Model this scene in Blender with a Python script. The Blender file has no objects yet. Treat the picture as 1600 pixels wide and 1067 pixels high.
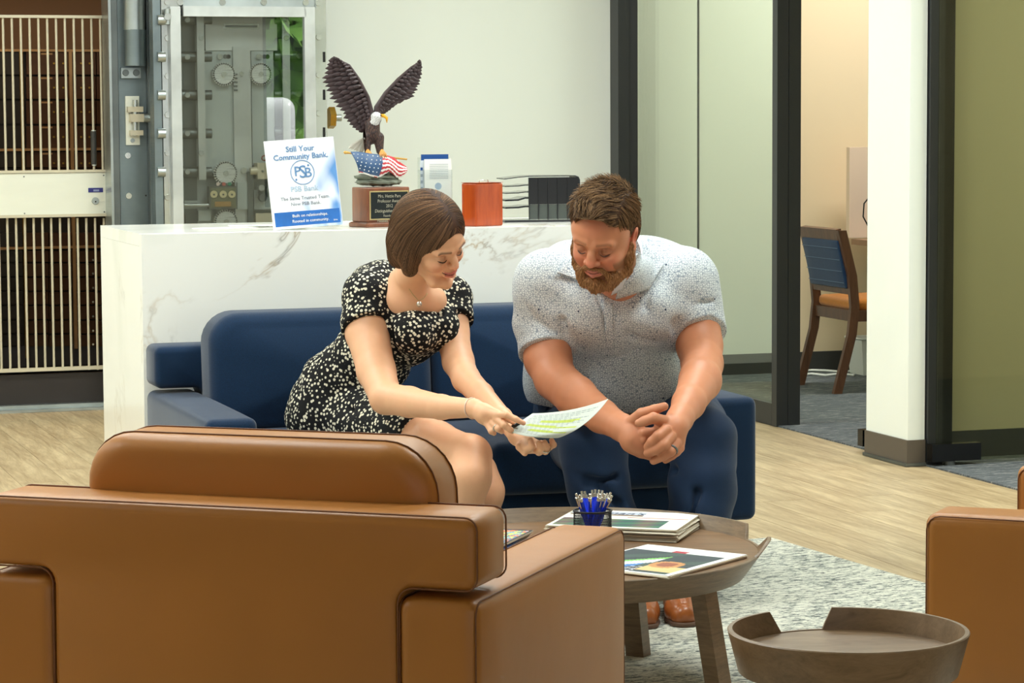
import bpy, bmesh, math, random
import numpy as np
from mathutils import Vector, Matrix, Euler
random.seed(7); rng = np.random.default_rng(7)
S = bpy.context.scene
C = S.collection
# ------------------------------------------------------------ camera
CAM_Z = 1.42; FPX = 4150.0; PITCH = math.atan(352.0/4150.0); ROLL = -0.0057
cam_d = bpy.data.cameras.new('camera'); cam = bpy.data.objects.new('camera', cam_d); C.objects.link(cam)
cam_d.sensor_width = 36.0; cam_d.lens = FPX/1600*36.0; cam_d.clip_end = 400; cam_d.clip_start = 0.1
cam.matrix_world = Matrix.Translation((0, 0, CAM_Z)) @ Matrix.Rotation(math.pi/2-PITCH, 4, 'X') @ Matrix.Rotation(ROLL, 4, 'Z')
cam_d.dof.use_dof = False
S.camera = cam
# ------------------------------------------------------------ world, lights, exposure
w = bpy.data.worlds.new('sky'); S.world = w; w.use_nodes = True
wn = w.node_tree.nodes; wl = w.node_tree.links
bg = wn['Background']; bg.inputs[0].default_value = (0.86, 0.95, 1.0, 1); bg.inputs[1].default_value = 1.7
S.view_settings.view_transform = 'Standard'; S.view_settings.look = 'None'
S.view_settings.gamma = 1.0; S.view_settings.use_curve_mapping = False
S.view_settings.exposure = 0.0
CEIL_W = 52.0       # watts of one ceiling panel
sun_d = bpy.data.lights.new('sun', 'SUN'); sun_d.energy = 5.0; sun_d.angle = 0.02; sun_d.color = (1.0, 0.96, 0.88)
sun = bpy.data.objects.new('sun', sun_d); C.objects.link(sun); sun.rotation_euler = (math.radians(-12), math.radians(50), math.radians(18.4))
try:
    S.cycles.use_denoising = True; S.cycles.max_bounces = 8; S.cycles.diffuse_bounces = 4; S.cycles.glossy_bounces = 4
    S.cycles.transmission_bounces = 8; S.cycles.transparent_max_bounces = 12; S.cycles.sample_clamp_indirect = 6.0
    S.cycles.caustics_reflective = False; S.cycles.caustics_refractive = False
except Exception: pass
# ------------------------------------------------------------ room frame: u runs along the counter, v into the depth
YAW = math.radians(18.4); CA, SA = math.cos(YAW), math.sin(YAW)
def W(u, v, z=0.0): return Vector((u*CA - v*SA, u*SA + v*CA, z))
def UV(p): return (p[0]*CA + p[1]*SA, -p[0]*SA + p[1]*CA)
CM = cam.matrix_world.copy(); CO = CM.translation.copy()
def ray(px, py):
    d = Vector(((px-800)/FPX, -(py-533.5)/FPX, -1.0)); return (CM.to_3x3() @ d)
def PY(px, py, Y):      # the point seen at a pixel of the reference, at depth Y
    d = ray(px, py); return CO + d*(Y/d.y)
def PZ(px, py, z):      # ... at height z
    d = ray(px, py); return CO + d*((z-CO.z)/d.z)
def PV(px, py, v):      # ... on the plane v = const
    d = ray(px, py); n = Vector((-SA, CA, 0)); return CO + d*((v-CO.dot(n))/d.dot(n))
def PU(px, py, u):
    d = ray(px, py); n = Vector((CA, SA, 0)); return CO + d*((u-CO.dot(n))/d.dot(n))
# ------------------------------------------------------------ materials
def s2l(c): return tuple((x/255/12.92 if x/255 <= 0.04045 else ((x/255+0.055)/1.055)**2.4) for x in c[:3])
class NT:
    def __init__(s, name):
        s.m = bpy.data.materials.new(name); s.m.use_nodes = True; s.t = s.m.node_tree; s.n = s.t.nodes; s.l = s.t.links
        s.b = s.n['Principled BSDF']; s.out = s.n['Material Output']
    def add(s, typ, **kw):
        x = s.n.new(typ)
        for k, v in kw.items():
            if k.startswith('i_'):
                key = k[2:]; key = int(key) if key.isdigit() else key.replace('_', ' ')
                x.inputs[key].default_value = v
            else: setattr(x, k, v)
        return x
    def link(s, a, b): s.l.new(a, b)
    def coord(s, scale=(1,1,1), kind='Object', rot=(0,0,0)):
        tc = s.add('ShaderNodeTexCoord'); mp = s.add('ShaderNodeMapping'); mp.inputs['Scale'].default_value = scale; mp.inputs['Rotation'].default_value = rot
        s.link(tc.outputs[kind], mp.inputs[0]); return mp.outputs[0]
    def noise(s, vec, scale, detail=3, rough=0.5, dist=0.0):
        x = s.add('ShaderNodeTexNoise'); x.inputs['Scale'].default_value = scale; x.inputs['Detail'].default_value = detail
        x.inputs['Roughness'].default_value = rough; x.inputs['Distortion'].default_value = dist; s.link(vec, x.inputs['Vector']); return x.outputs[0]
    def ramp(s, fac, stops, interp='LINEAR'):
        r = s.add('ShaderNodeValToRGB'); r.color_ramp.interpolation = interp; e = r.color_ramp.elements
        while len(e) < len(stops): e.new(0.5)
        for i, (p, c) in enumerate(stops): e[i].position = p; e[i].color = (*c, 1) if len(c) == 3 else c
        s.link(fac, r.inputs[0]); return r.outputs[0]
    def bump(s, h, strength=0.2, dist=0.002, normal=None):
        b = s.add('ShaderNodeBump'); b.inputs['Strength'].default_value = strength; b.inputs['Distance'].default_value = dist
        s.link(h, b.inputs['Height'])
        if normal is not None: s.link(normal, b.inputs['Normal'])
        return b.outputs[0]
    def mix(s, fac, a, b):
        x = s.add('ShaderNodeMix', data_type='RGBA')
        for sock, v in ((x.inputs[0], fac), (x.inputs[6], a), (x.inputs[7], b)):
            if hasattr(v, 'is_output') or isinstance(v, bpy.types.NodeSocket): s.link(v, sock)
            elif isinstance(v, tuple): sock.default_value = (*v, 1) if len(v) == 3 else v
            else: sock.default_value = v
        return x.outputs[2]
    def math(s, op, a, b=0.0):
        x = s.add('ShaderNodeMath', operation=op)
        for i, v in enumerate((a, b)):
            if isinstance(v, bpy.types.NodeSocket): s.link(v, x.inputs[i])
            else: x.inputs[i].default_value = v
        return x.outputs[0]
def mat(name, rgb, rough=0.5, metal=0.0, spec=0.5, bump=None, var=None, coat=0.0, sheen=0.0, trans=0.0, emit=None, aniso=None):
    """rgb in display values; bump=(scale,strength,dist); var=(scale,amount)"""
    k = NT(name); b = k.b; c = s2l(rgb)
    b.inputs['Base Color'].default_value = (*c, 1); b.inputs['Roughness'].default_value = rough
    b.inputs['Metallic'].default_value = metal; b.inputs['Specular IOR Level'].default_value = spec
    b.inputs['Coat Weight'].default_value = coat; b.inputs['Sheen Weight'].default_value = sheen
    b.inputs['Transmission Weight'].default_value = trans
    if emit: b.inputs['Emission Color'].default_value = (*s2l(emit[0]), 1); b.inputs['Emission Strength'].default_value = emit[1]
    if var or bump: vec = k.coord()
    if var:
        sc = var[2] if len(var) > 2 else (1,1,1); v2 = k.coord(sc) if len(var) > 2 else vec
        n = k.noise(v2, var[0], 4, 0.6); a = var[1]
        col = k.ramp(n, [(0.25, tuple(x*(1-a) for x in c)), (0.75, tuple(min(1, x*(1+a)) for x in c))]); k.link(col, b.inputs['Base Color'])
    if bump:
        n = k.noise(vec, bump[0], 3, 0.6); k.link(k.bump(n, bump[1], bump[2]), b.inputs['Normal'])
    return k.m
# ------------------------------------------------------------ object helpers
def link(o, parent=None, kind=None):
    C.objects.link(o)
    if parent is not None: o.parent = parent
    if kind: o['kind'] = kind
    return o
def obj(name, bm, m, parent=None, smooth=False, kind=None, bevel=0, seg=2, loc=None, rotz=None, label=None, autos=None):
    me = bpy.data.meshes.new(name)
    if bevel:
        bmesh.ops.bevel(bm, geom=[e for e in bm.edges if e.is_boundary or len(e.link_faces) == 2 and e.calc_face_angle(0) > 0.5], offset=bevel, segments=seg, profile=0.5, affect='EDGES', clamp_overlap=True)
    bmesh.ops.recalc_face_normals(bm, faces=bm.faces)
    bm.to_mesh(me); bm.free()
    for x in (m if isinstance(m, (list, tuple)) else [m]): me.materials.append(x)
    if smooth or bevel:
        for p in me.polygons: p.use_smooth = True
        if not smooth or autos:
            try: me.set_sharp_from_angle(angle=math.radians(autos or 50))
            except Exception: pass
    o = bpy.data.objects.new(name, me)
    if loc is not None: o.location = loc
    if rotz is not None: o.rotation_euler = (0, 0, rotz)
    if label: o['label'] = label
    return link(o, parent, kind)
def thing(name, label, cat, loc=(0,0,0), rotz=0, group=None):
    o = bpy.data.objects.new(name, None); C.objects.link(o); o.location = loc; o.rotation_euler = (0,0,rotz)
    o.empty_display_size = 0.1
    o['label'] = label; o['category'] = cat
    if group: o['group'] = group
    return o
def tag(o, label, cat, group=None):
    o['label'] = label; o['category'] = cat
    if group: o['group'] = group
    return o
def BM(): return bmesh.new()
def box(bm, x0, x1, y0, y1, z0, z1, mi=0):
    vs = [bm.verts.new(p) for p in ((x0,y0,z0),(x1,y0,z0),(x1,y1,z0),(x0,y1,z0),(x0,y0,z1),(x1,y0,z1),(x1,y1,z1),(x0,y1,z1))]
    for f in ((0,3,2,1),(4,5,6,7),(0,1,5,4),(1,2,6,5),(2,3,7,6),(3,0,4,7)):
        fc = bm.faces.new([vs[i] for i in f]); fc.material_index = mi
    return bm
def bx(*a, **k): return box(BM(), *a, **k)
def prism(bm, pts, z0, z1, axis='z', mi=0):
    def P(a, b, h): return {'z': (a, b, h), 'y': (a, h, b), 'x': (h, a, b)}[axis]
    lo = [bm.verts.new(P(a, b, z0)) for a, b in pts]; hi = [bm.verts.new(P(a, b, z1)) for a, b in pts]
    n = len(pts)
    for f in [list(reversed(lo)), hi] + [[lo[i], lo[(i+1) % n], hi[(i+1) % n], hi[i]] for i in range(n)]:
        bm.faces.new(f).material_index = mi
    return bm
def cyl(bm, p0, p1, r0, r1=None, n=16, cap=True, mi=0):
    p0, p1 = Vector(p0), Vector(p1); r1 = r0 if r1 is None else r1
    d = (p1-p0).normalized(); a = d.orthogonal().normalized(); b = d.cross(a)
    A = [bm.verts.new(p0 + (a*math.cos(t)+b*math.sin(t))*r0) for t in [2*math.pi*i/n for i in range(n)]]
    B = [bm.verts.new(p1 + (a*math.cos(t)+b*math.sin(t))*r1) for t in [2*math.pi*i/n for i in range(n)]]
    for i in range(n): bm.faces.new((A[i], A[(i+1) % n], B[(i+1) % n], B[i])).material_index = mi
    if cap: bm.faces.new(A[::-1]).material_index = mi; bm.faces.new(B).material_index = mi
    return bm
def tube(bm, pts, r, n=8, closed=False, mi=0):
    pts = [Vector(p) for p in pts]; rs = r if isinstance(r, (list, tuple)) else [r]*len(pts)
    rings = []; N = len(pts); ref = None
    for i, p in enumerate(pts):
        a = pts[(i-1) % N] if (closed or i > 0) else pts[i]; b = pts[(i+1) % N] if (closed or i < N-1) else pts[i]
        d = (b-a).normalized()
        if ref is None: ref = d.orthogonal().normalized()
        ref = (ref - d*ref.dot(d)).normalized(); q = d.cross(ref)
        rings.append([bm.verts.new(p + (ref*math.cos(2*math.pi*k/n)+q*math.sin(2*math.pi*k/n))*rs[i]) for k in range(n)])
    for i in range(N if closed else N-1):
        A, B = rings[i], rings[(i+1) % N]
        for k in range(n): bm.faces.new((A[k], A[(k+1) % n], B[(k+1) % n], B[k])).material_index = mi
    if not closed: bm.faces.new(rings[0][::-1]).material_index = mi; bm.faces.new(rings[-1]).material_index = mi
    return bm
def lathe(bm, prof, n=32, mi=0, cx=0, cy=0):
    rings = [[bm.verts.new((cx+r*math.cos(2*math.pi*k/n), cy+r*math.sin(2*math.pi*k/n), z)) for k in range(n)] if r > 1e-6 else [bm.verts.new((cx, cy, z))] for r, z in prof]
    for A, B in zip(rings, rings[1:]):
        for k in range(n):
            if len(A) == 1 and len(B) == 1: continue
            if len(A) == 1: f = (A[0], B[k], B[(k+1) % n])
            elif len(B) == 1: f = (A[k], A[(k+1) % n], B[0])
            else: f = (A[k], A[(k+1) % n], B[(k+1) % n], B[k])
            bm.faces.new(f).material_index = mi
    return bm
def copy_tree(o, parent=None, **kw):
    c = o.copy(); C.objects.link(c); c.parent = parent
    for ch in [x for x in bpy.data.objects if x.parent == o]: copy_tree(ch, c)
    return c
def text(name, body, size, m, parent, loc, rot, align='CENTER', extrude=0.0003, sx=1.0, shear=0.0, bold=0.0):
    cu = bpy.data.curves.new(name, 'FONT'); cu.body = body; cu.size = size; cu.align_x = align; cu.align_y = 'CENTER'
    cu.extrude = extrude; cu.shear = shear; cu.offset = bold; cu.resolution_u = 2; cu.materials.append(m)
    tmp = bpy.data.objects.new(name, cu); me = bpy.data.meshes.new_from_object(tmp); bpy.data.objects.remove(tmp)
    me.name = name
    if not me.materials: me.materials.append(m)
    o = bpy.data.objects.new(name, me); C.objects.link(o); o.parent = parent
    o.location = loc; o.rotation_euler = rot; o.scale = (sx, 1, 1); return o
# ------------------------------------------------------------ shared materials
def wood_mat(name, c0, c1, scale=(1,1,1), rough=0.45, ring=6.0, bump=0.15, coordrot=(0,0,0), randcol=0.0, kind='Object'):
    k = NT(name); vec = k.coord(scale, kind, coordrot)
    n1 = k.noise(vec, 2.2, 5, 0.62, 0.8); n2 = k.noise(vec, ring, 6, 0.7, 2.2)
    f = k.math('ADD', k.math('MULTIPLY', n1, 0.6), k.math('MULTIPLY', n2, 0.5))
    a, b = s2l(c0), s2l(c1); col = k.ramp(f, [(0.36, a), (0.72, b)])
    if randcol:
        oi = k.add('ShaderNodeObjectInfo'); hsv = k.add('ShaderNodeHueSaturation')
        k.link(col, hsv.inputs['Color']); v = k.add('ShaderNodeMapRange'); k.link(oi.outputs['Random'], v.inputs[0])
        v.inputs[3].default_value = 1-randcol; v.inputs[4].default_value = 1+randcol; k.link(v.outputs[0], hsv.inputs['Value']); col = hsv.outputs[0]
    k.link(col, k.b.inputs['Base Color']); k.b.inputs['Roughness'].default_value = rough
    k.link(k.bump(n2, bump, 0.0015), k.b.inputs['Normal']); return k.m
def metal_mat(name, rgb, rough=0.35, streak=(1,1,60), amount=0.25, metal=0.85):
    k = NT(name); vec = k.coord(streak); n = k.noise(vec, 6, 5, 0.7); vec2 = k.coord(); n2 = k.noise(vec2, 2.5, 4, 0.6)
    c = s2l(rgb); col = k.ramp(n2, [(0.3, tuple(x*(1-amount) for x in c)), (0.7, tuple(min(1, x*(1+amount)) for x in c))])
    k.link(col, k.b.inputs['Base Color']); k.b.inputs['Metallic'].default_value = metal
    k.link(k.ramp(n, [(0.2, (rough*0.7,)*3), (0.8, (min(1, rough*1.35),)*3)]), k.b.inputs['Roughness'])
    k.link(k.bump(n, 0.08, 0.001), k.b.inputs['Normal']); return k.m
def glass_mat(name, rgb=(225,235,225), rough=0.0, ior=1.45, mixf=None):
    k = NT(name); k.n.remove(k.b)
    tr = k.add('ShaderNodeBsdfTransparent'); tr.inputs[0].default_value = (*s2l(rgb), 1)
    gl = k.add('ShaderNodeBsdfGlossy'); gl.inputs['Roughness'].default_value = rough
    lw = k.add('ShaderNodeLayerWeight')
    fr5 = k.math('ADD', k.math('MULTIPLY', k.math('POWER', lw.outputs['Facing'], 4.0), 0.5), 0.025)
    mx = k.add('ShaderNodeMixShader')
    if mixf is None: k.link(fr5, mx.inputs[0])
    else: mx.inputs[0].default_value = mixf
    k.link(tr.outputs[0], mx.inputs[1]); k.link(gl.outputs[0], mx.inputs[2]); k.link(mx.outputs[0], k.out.inputs[0]); return k.m
M = {}
M['wall'] = mat('wall_paint', (240,246,240), 0.7, bump=(160,0.06,0.001))
M['wall_warm'] = mat('office_wall_paint', (232,210,176), 0.75, bump=(160,0.06,0.001))
M['wall_green'] = mat('office_wall_pale', (238,240,230), 0.75, bump=(160,0.06,0.001))
M['wall_beige'] = mat('office_wall_beige_paint', (194,184,156), 0.75, bump=(160,0.06,0.001))
M['ceiling'] = mat('ceiling_tile', (235,235,228), 0.9, bump=(80,0.2,0.002))
M['dark_frame'] = mat('dark_bronze_aluminium', (52,54,56), 0.42, 0.3, bump=(300,0.03,0.0005))
M['black_rubber'] = mat('baseboard_vinyl', (58,58,56), 0.45, bump=(200,0.05,0.0005))
M['brown_base'] = mat('baseboard_brown_vinyl', (92,84,74), 0.45, bump=(200,0.05,0.0005))
M['glass'] = glass_mat('partition_glass', (246,250,242), ior=1.5)
M['glass_tint'] = glass_mat('tinted_door_glass', (232,234,222), ior=1.5)
M['plank'] = wood_mat('oak_plank', (138,114,82), (206,186,148), (7,0.7,1), 0.42, 4.0, 0.12, randcol=0.06)
M['subfloor'] = mat('floor_joint', (120,98,72), 0.7, var=(8,0.1))
M['table_wood'] = wood_mat('smoked_oak_veneer', (84,60,38), (140,106,72), (1.2,14,14), 0.38, 4.0, 0.2)
M['rim_wood'] = wood_mat('smoked_oak_rim', (92,74,54), (134,110,82), (3,3,26), 0.4, 4.0, 0.15)
M['small_table'] = wood_mat('small_table_oak', (112,90,66), (150,124,96), (3,10,12), 0.38, 3.5, 0.12)
M['steel'] = metal_mat('brushed_steel', (176,184,184), 0.33)
M['steel_dark'] = metal_mat('dark_steel', (112,118,118), 0.4)
M['steel_blue'] = metal_mat('painted_vault_steel', (128,140,144), 0.42)
M['steel_bright'] = metal_mat('polished_steel', (222,224,218), 0.16)
M['steel_green'] = mat('grey_green_plate', (192,202,202), 0.38, 0.25, var=(3,0.12), bump=(90,0.06,0.001))
M['cream_metal'] = mat('cream_enamel_bar', (214,206,182), 0.35, 0.2, var=(6,0.06))
M['panel_metal'] = mat('brushed_aluminium_panel', (240,242,228), 0.4, 0.3, var=(5,0.05,(0.3,3,1)))
M['brass'] = mat('aged_brass', (176,140,60), 0.35, 0.9, var=(14,0.25))
M['black'] = mat('black_plastic', (16,17,18), 0.3, bump=(300,0.05,0.0004))
M['black_gloss'] = mat('black_gloss_plastic', (10,11,12), 0.12)
M['vault_base'] = mat('vault_sill_paint', (44,38,36), 0.5, var=(5,0.12), bump=(60,0.1,0.001))
M['vault_wall'] = mat('vault_wall_tan', (134,98,64), 0.7, bump=(120,0.08,0.001))
M['box_door'] = mat('deposit_box_bronze', (74,48,28), 0.38, 0.55, var=(9,0.22))
M['box_dark'] = mat('deposit_box_dark', (40,34,26), 0.4, 0.5, var=(9,0.2))
M['box_trim'] = mat('deposit_bank_trim', (158,122,82), 0.4, 0.5, var=(12,0.15))
M['white'] = mat('white_plastic', (240,240,236), 0.4)
M['paper'] = mat('paper_white', (240,240,234), 0.7, bump=(200,0.05,0.0004))
M['cherry'] = wood_mat('cherry_wood', (138,48,12), (184,78,28), (6,6,0.8), 0.18, 5.0, 0.05)
M['walnut'] = wood_mat('walnut_plinth', (92,52,34), (140,84,56), (5,5,1), 0.3, 5.0, 0.08)
M['chair_wood'] = wood_mat('walnut_chair_wood', (72,46,32), (112,74,52), (8,8,1.5), 0.35, 5.0, 0.1)
# leather, woven fabric
def leather(name, rgb):
    k = NT(name); vec = k.coord(); c = s2l(rgb)
    vo = k.add('ShaderNodeTexVoronoi', feature='DISTANCE_TO_EDGE'); vo.inputs['Scale'].default_value = 420; k.link(vec, vo.inputs['Vector'])
    n = k.noise(vec, 3, 3, 0.5); col = k.ramp(n, [(0.3, tuple(x*0.93 for x in c)), (0.7, tuple(x*1.06 for x in c))]); k.link(col, k.b.inputs['Base Color'])
    k.b.inputs['Roughness'].default_value = 0.42; k.b.inputs['Specular IOR Level'].default_value = 0.45
    b1 = k.bump(vo.outputs['Distance'], 0.12, 0.0008); k.link(k.bump(k.noise(vec, 7, 3, 0.5), 0.25, 0.006, b1), k.b.inputs['Normal']); return k.m
M['leather'] = leather('tan_leather', (172,112,48))
M['leather_seam'] = mat('leather_seam', (112,66,30), 0.6)
def woven(name, rgb, sc=700, var=0.35, rough=0.85, sheen=0.25):
    k = NT(name); vec = k.coord(); c = s2l(rgb)
    n = k.noise(k.coord((1,1,3.0)), sc*0.5, 2, 0.5); n2 = k.noise(k.coord((3,3,1)), sc*0.5, 2, 0.5); f = k.math('MULTIPLY', k.math('ADD', n, n2), 0.5)
    col = k.ramp(f, [(0.38, tuple(x*(1-var) for x in c)), (0.62, tuple(min(1, x*(1+var)) for x in c))]); k.link(col, k.b.inputs['Base Color'])
    k.b.inputs['Roughness'].default_value = rough; k.b.inputs['Sheen Weight'].default_value = sheen; k.b.inputs['Specular IOR Level'].default_value = 0.2
    b1 = k.bump(f, 0.3, 0.0015); k.link(k.bump(k.noise(vec, 6, 3, 0.5), 0.2, 0.008, b1), k.b.inputs['Normal']); return k.m
M['blue_fabric'] = woven('navy_woven_fabric', (5,38,68))
M['blue_dark'] = woven('navy_seam_fabric', (10,42,76))  # sofa seam fabric, slightly lighter than the cover
M['chair_blue'] = woven('blue_check_fabric', (36,60,98), 500)
M['chair_orange'] = woven('orange_seat_fabric', (196,122,44), 500)
# quartz counter: white with grey and gold veins
def quartz():
    k = NT('white_quartz'); vec = k.coord()
    w1 = k.noise(vec, 1.3, 6, 0.62, 0.9)
    v = k.math('ABSOLUTE', k.math('SUBTRACT', w1, 0.5)); thin = k.ramp(v, [(0.0, (1,1,1)), (0.007, (0.35,)*3), (0.02, (0,0,0))])
    brk = k.ramp(k.noise(vec, 2.1, 2, 0.5), [(0.45, (0,0,0)), (0.62, (1,1,1))])
    broad = k.ramp(k.noise(vec, 1.1, 3, 0.5, 1.5), [(0.5, (0,0,0)), (0.62, (1,1,1))])
    base = k.mix(k.math('MULTIPLY', broad, 0.35), s2l((246,246,240)), s2l((214,218,206)))
    fac = k.math('MULTIPLY', k.math('MULTIPLY', thin, brk), 0.75)
    vein = k.ramp(k.noise(vec, 9, 3, 0.6), [(0.4, s2l((150,146,138))), (0.62, s2l((186,158,112)))])
    k.link(k.mix(fac, base, vein), k.b.inputs['Base Color']); k.b.inputs['Roughness'].default_value = 0.14; return k.m
M['quartz'] = quartz()
# rug: pale heather knit
def rugm():
    k = NT('heathered_wool'); vec = k.coord((1,2.6,1), 'Object', (0,0,0.5))
    n = k.noise(vec, 34, 4, 0.8, 0.6); n2 = k.noise(k.coord(), 5, 2, 0.5)
    f = k.math('ADD', n, k.math('MULTIPLY', k.math('SUBTRACT', n2, 0.5), 0.12))
    col = k.ramp(f, [(0.37, s2l((70,78,80))), (0.46, s2l((160,164,156))), (0.52, s2l((216,216,202))), (0.75, s2l((232,230,216)))])
    k.link(col, k.b.inputs['Base Color']); k.b.inputs['Roughness'].default_value = 0.95; k.b.inputs['Specular IOR Level'].default_value = 0.1
    k.link(k.bump(n, 0.8, 0.006), k.b.inputs['Normal']); return k.m
M['rug'] = rugm()
def carpetm():
    k = NT('office_carpet'); n = k.noise(k.coord((1.2,9,1), 'Object', (0,0,0.25)), 9, 6, 0.75, 1.0); n2 = k.noise(k.coord(), 140, 2, 0.6)
    col = k.ramp(n, [(0.42, s2l((58,66,72))), (0.56, s2l((92,100,104))), (0.62, s2l((176,176,170)))])
    k.link(k.mix(0.2, col, k.ramp(n2, [(0.3, (0.03,)*3), (0.7, (0.25,)*3)])), k.b.inputs['Base Color'])
    k.b.inputs['Roughness'].default_value = 0.95; k.link(k.bump(n2, 0.6, 0.003), k.b.inputs['Normal']); return k.m
M['carpet'] = carpetm()
# ------------------------------------------------------------ room shell (meshes in u,v,z, turned by YAW)
def rb(name, u0, u1, v0, v1, z0, z1, m, kind='structure', parent=None, bevel=0, label=None):
    cu, cv = (u0+u1)/2, (v0+v1)/2
    bm = box(BM(), u0-cu, u1-cu, v0-cv, v1-cv, 0, z1-z0)
    o = obj(name, bm, m, parent, bevel=bevel, kind=kind if parent is None else None, label=label)
    if parent is None: o.location = W(cu, cv, z0); o.rotation_euler = (0, 0, YAW)
    else:
        pu, pv = UV(parent.location); o.location = (cu-pu, cv-pv, z0-parent.location.z)
    return o
def rroot(name, u, v, z, label=None, cat=None, group=None, kind=None):
    o = bpy.data.objects.new(name, None); C.objects.link(o); o.location = W(u, v, z); o.rotation_euler = (0, 0, YAW); o.empty_display_size = 0.1
    if label: o['label'] = label; o['category'] = cat
    if group: o['group'] = group
    if kind: o['kind'] = kind
    return o
UG, VB, VO, HC = 4.93, 13.0, 13.35, 3.15
floor = rb('floor', -6, 11.5, -6, 14.6, -0.12, -0.0025, M['plank'])
# oak planks, laid along v
pl_m = {}
def plank_mesh(L):
    if L not in pl_m:
        bm = box(BM(), -0.0893, 0.0893, -L/2+0.0008, L/2-0.0008, -0.0025, 0); me = bpy.data.meshes.new('plank'); bmesh.ops.recalc_face_normals(bm, faces=bm.faces)
        bm.to_mesh(me); bm.free(); me.materials.append(M['plank']); pl_m[L] = me
    return pl_m[L]
fl = floor.location; fu, fv = UV(fl)
r_ = random.Random(3)
for i in range(44):
    u = -2.9+i*0.18+0.09; v = 6.3 - r_.choice([0, 0.35, 0.7, 1.05, 1.4])
    if u > 4.9: break
    while v < 12.9:
        if u > 2.2 or v > 8.2 or u < 1.4:
            o = bpy.data.objects.new('plank', plank_mesh(1.83)); C.objects.link(o); o.parent = floor
            vc = v+0.915; L = 1.83
            if v+L > 12.93:
                L = round(max(0.3, 12.93-v), 1); o.data = plank_mesh(L); vc = v+L/2
            o.location = (u-fu, vc-fv, -fl.z)
        v += 1.83
carpet = rb('floor_office', UG+0.03, 9.5, 6.42, VO, -0.01, 0.004, M['carpet'])
ceiling = rb('ceiling', -6, 11.5, -6, 14.6, HC, HC+0.1, M['ceiling'])
# back walls: white wall beside the vault, office wall behind the glass
u_w0 = UV(PV(500, 300, VB))[0]
rb('wall_back', u_w0, UG-0.06, VB, VB+0.25, 0, HC, M['wall'])
rb('baseboard_back', u_w0, UG-0.06, VB-0.012, VB, 0, 0.1, M['black_rubber'])
us_ = UV(PV(1228, 300, VO))[0]  # one office wall in two colours, paler on the stretch behind the glass
rb('wall_office_back', UG-0.06, us_, VO, VO+0.15, 0, HC, M['wall_green']); rb('wall_office_back', us_, 9.5, VO, VO+0.15, 0, HC, M['wall_warm'])
rb('baseboard_office_back', UG+0.05, 9.5, VO-0.012, VO, 0.004, 0.115, M['black_rubber'])
rb('wall_office_side', 6.0, 6.1, 20, 20.1, 0, 0.1, M['wall']) if False else None
rb('wall_right', 11.5, 11.65, -6, 6.42, 0, HC, M['wall']); rb('wall_office_right', 9.5, 9.65, 6.42, VO+0.15, 0, HC, M['wall_beige'])
rb('wall_left', -6.15, -6, -6, 14.6, 0, HC, M['wall'])
rb('wall_office_partition', UG+0.16, 9.5, 9.76, 9.90, 0, HC, M['wall_beige'])
rb('baseboard_partition', UG+0.16, 9.5, 9.748, 9.76, 0.004, 0.115, M['black_rubber'])
rb('wall_office_front', UG-0.05, 11.5, 6.30, 6.42, 0, HC, M['wall_beige'])
# pillar between the two office doors
pill = rb('wall_pillar', UG-0.045, UG+0.03, 9.62, 10.0, 0, HC, M['wall'])
rb('baseboard_pillar', UG-0.053, UG+0.03, 9.612, 10.0, 0.008, 0.105, M['brown_base'])
rb('trim_1', UG-0.062, UG+0.03, 9.603, 10.0, 0, 0.012, M['steel_dark'])
# street wall behind the camera; first three windows added to let daylight in
wins = [(-5.2, -2.2), (-1.6, 1.6), (2.2, 6.0), (7.25, 11.2)]
edges = [-6] + [x for p_ in wins for x in p_] + [11.5]
for i in range(0, len(edges), 2): rb('wall_street', edges[i], edges[i+1], -6.15, -6, 0, HC, M['wall'])
for i, (a, b) in enumerate(wins):
    rb('wall_street', a, b, -6.15, -6, 0, 0.35, M['wall']); rb('wall_street', a, b, -6.15, -6, 2.8, HC, M['wall'])
    f = rb('window_%d' % (i+2), a, b, -6.1, -6.05, 0.35, 0.41, M['dark_frame'])
    rb('window_frame', a, b, -6.1, -6.05, 2.74, 2.8, M['dark_frame'], parent=f)
    for x in ((a, (a+b)/2-0.025, b-0.05) if i < 3 else (a, b-0.05)): rb('window_frame', x, x+0.05, -6.1, -6.05, 0.41, 2.74, M['dark_frame'], parent=f)
# glass partition between lobby and first office
gw = rroot('window_1', UG, 12.0, 0, kind='structure')
def gpart(name, u0, u1, v0, v1, z0, z1, m, bevel=0.002, parent=None): return rb(name, u0, u1, v0, v1, z0, z1, m, parent=parent or gw, bevel=bevel)
gpart('corner_post', UG-0.06, UG+0.0, 12.88, 12.998, 0, HC, M['dark_frame'])
gpart('corner_post', UG+0.002, UG+0.055, 12.9, 12.998, 0, HC, M['dark_frame'])
gpart('end_post', UG+0.02, UG+0.075, 11.06, 11.115, 0, HC, M['dark_frame'])
gpart('end_post', UG+0.0775, UG+0.137, 11.06, 11.115, 0, HC, M['dark_frame'])
gpart('bottom_rail', UG+0.02, UG+0.075, 11.116, 12.88, 0, 0.10, M['dark_frame'])
gpart('joint_gasket', UG+0.0435, UG+0.0525, 12.0605, 12.0655, 0.1, HC, M['black_rubber'], bevel=0)
for v0, v1 in ((11.118, 12.06), (12.066, 12.876)): gpart('pane', UG+0.043, UG+0.053, v0, v1, 0.09, HC, M['glass'], bevel=0)
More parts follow.
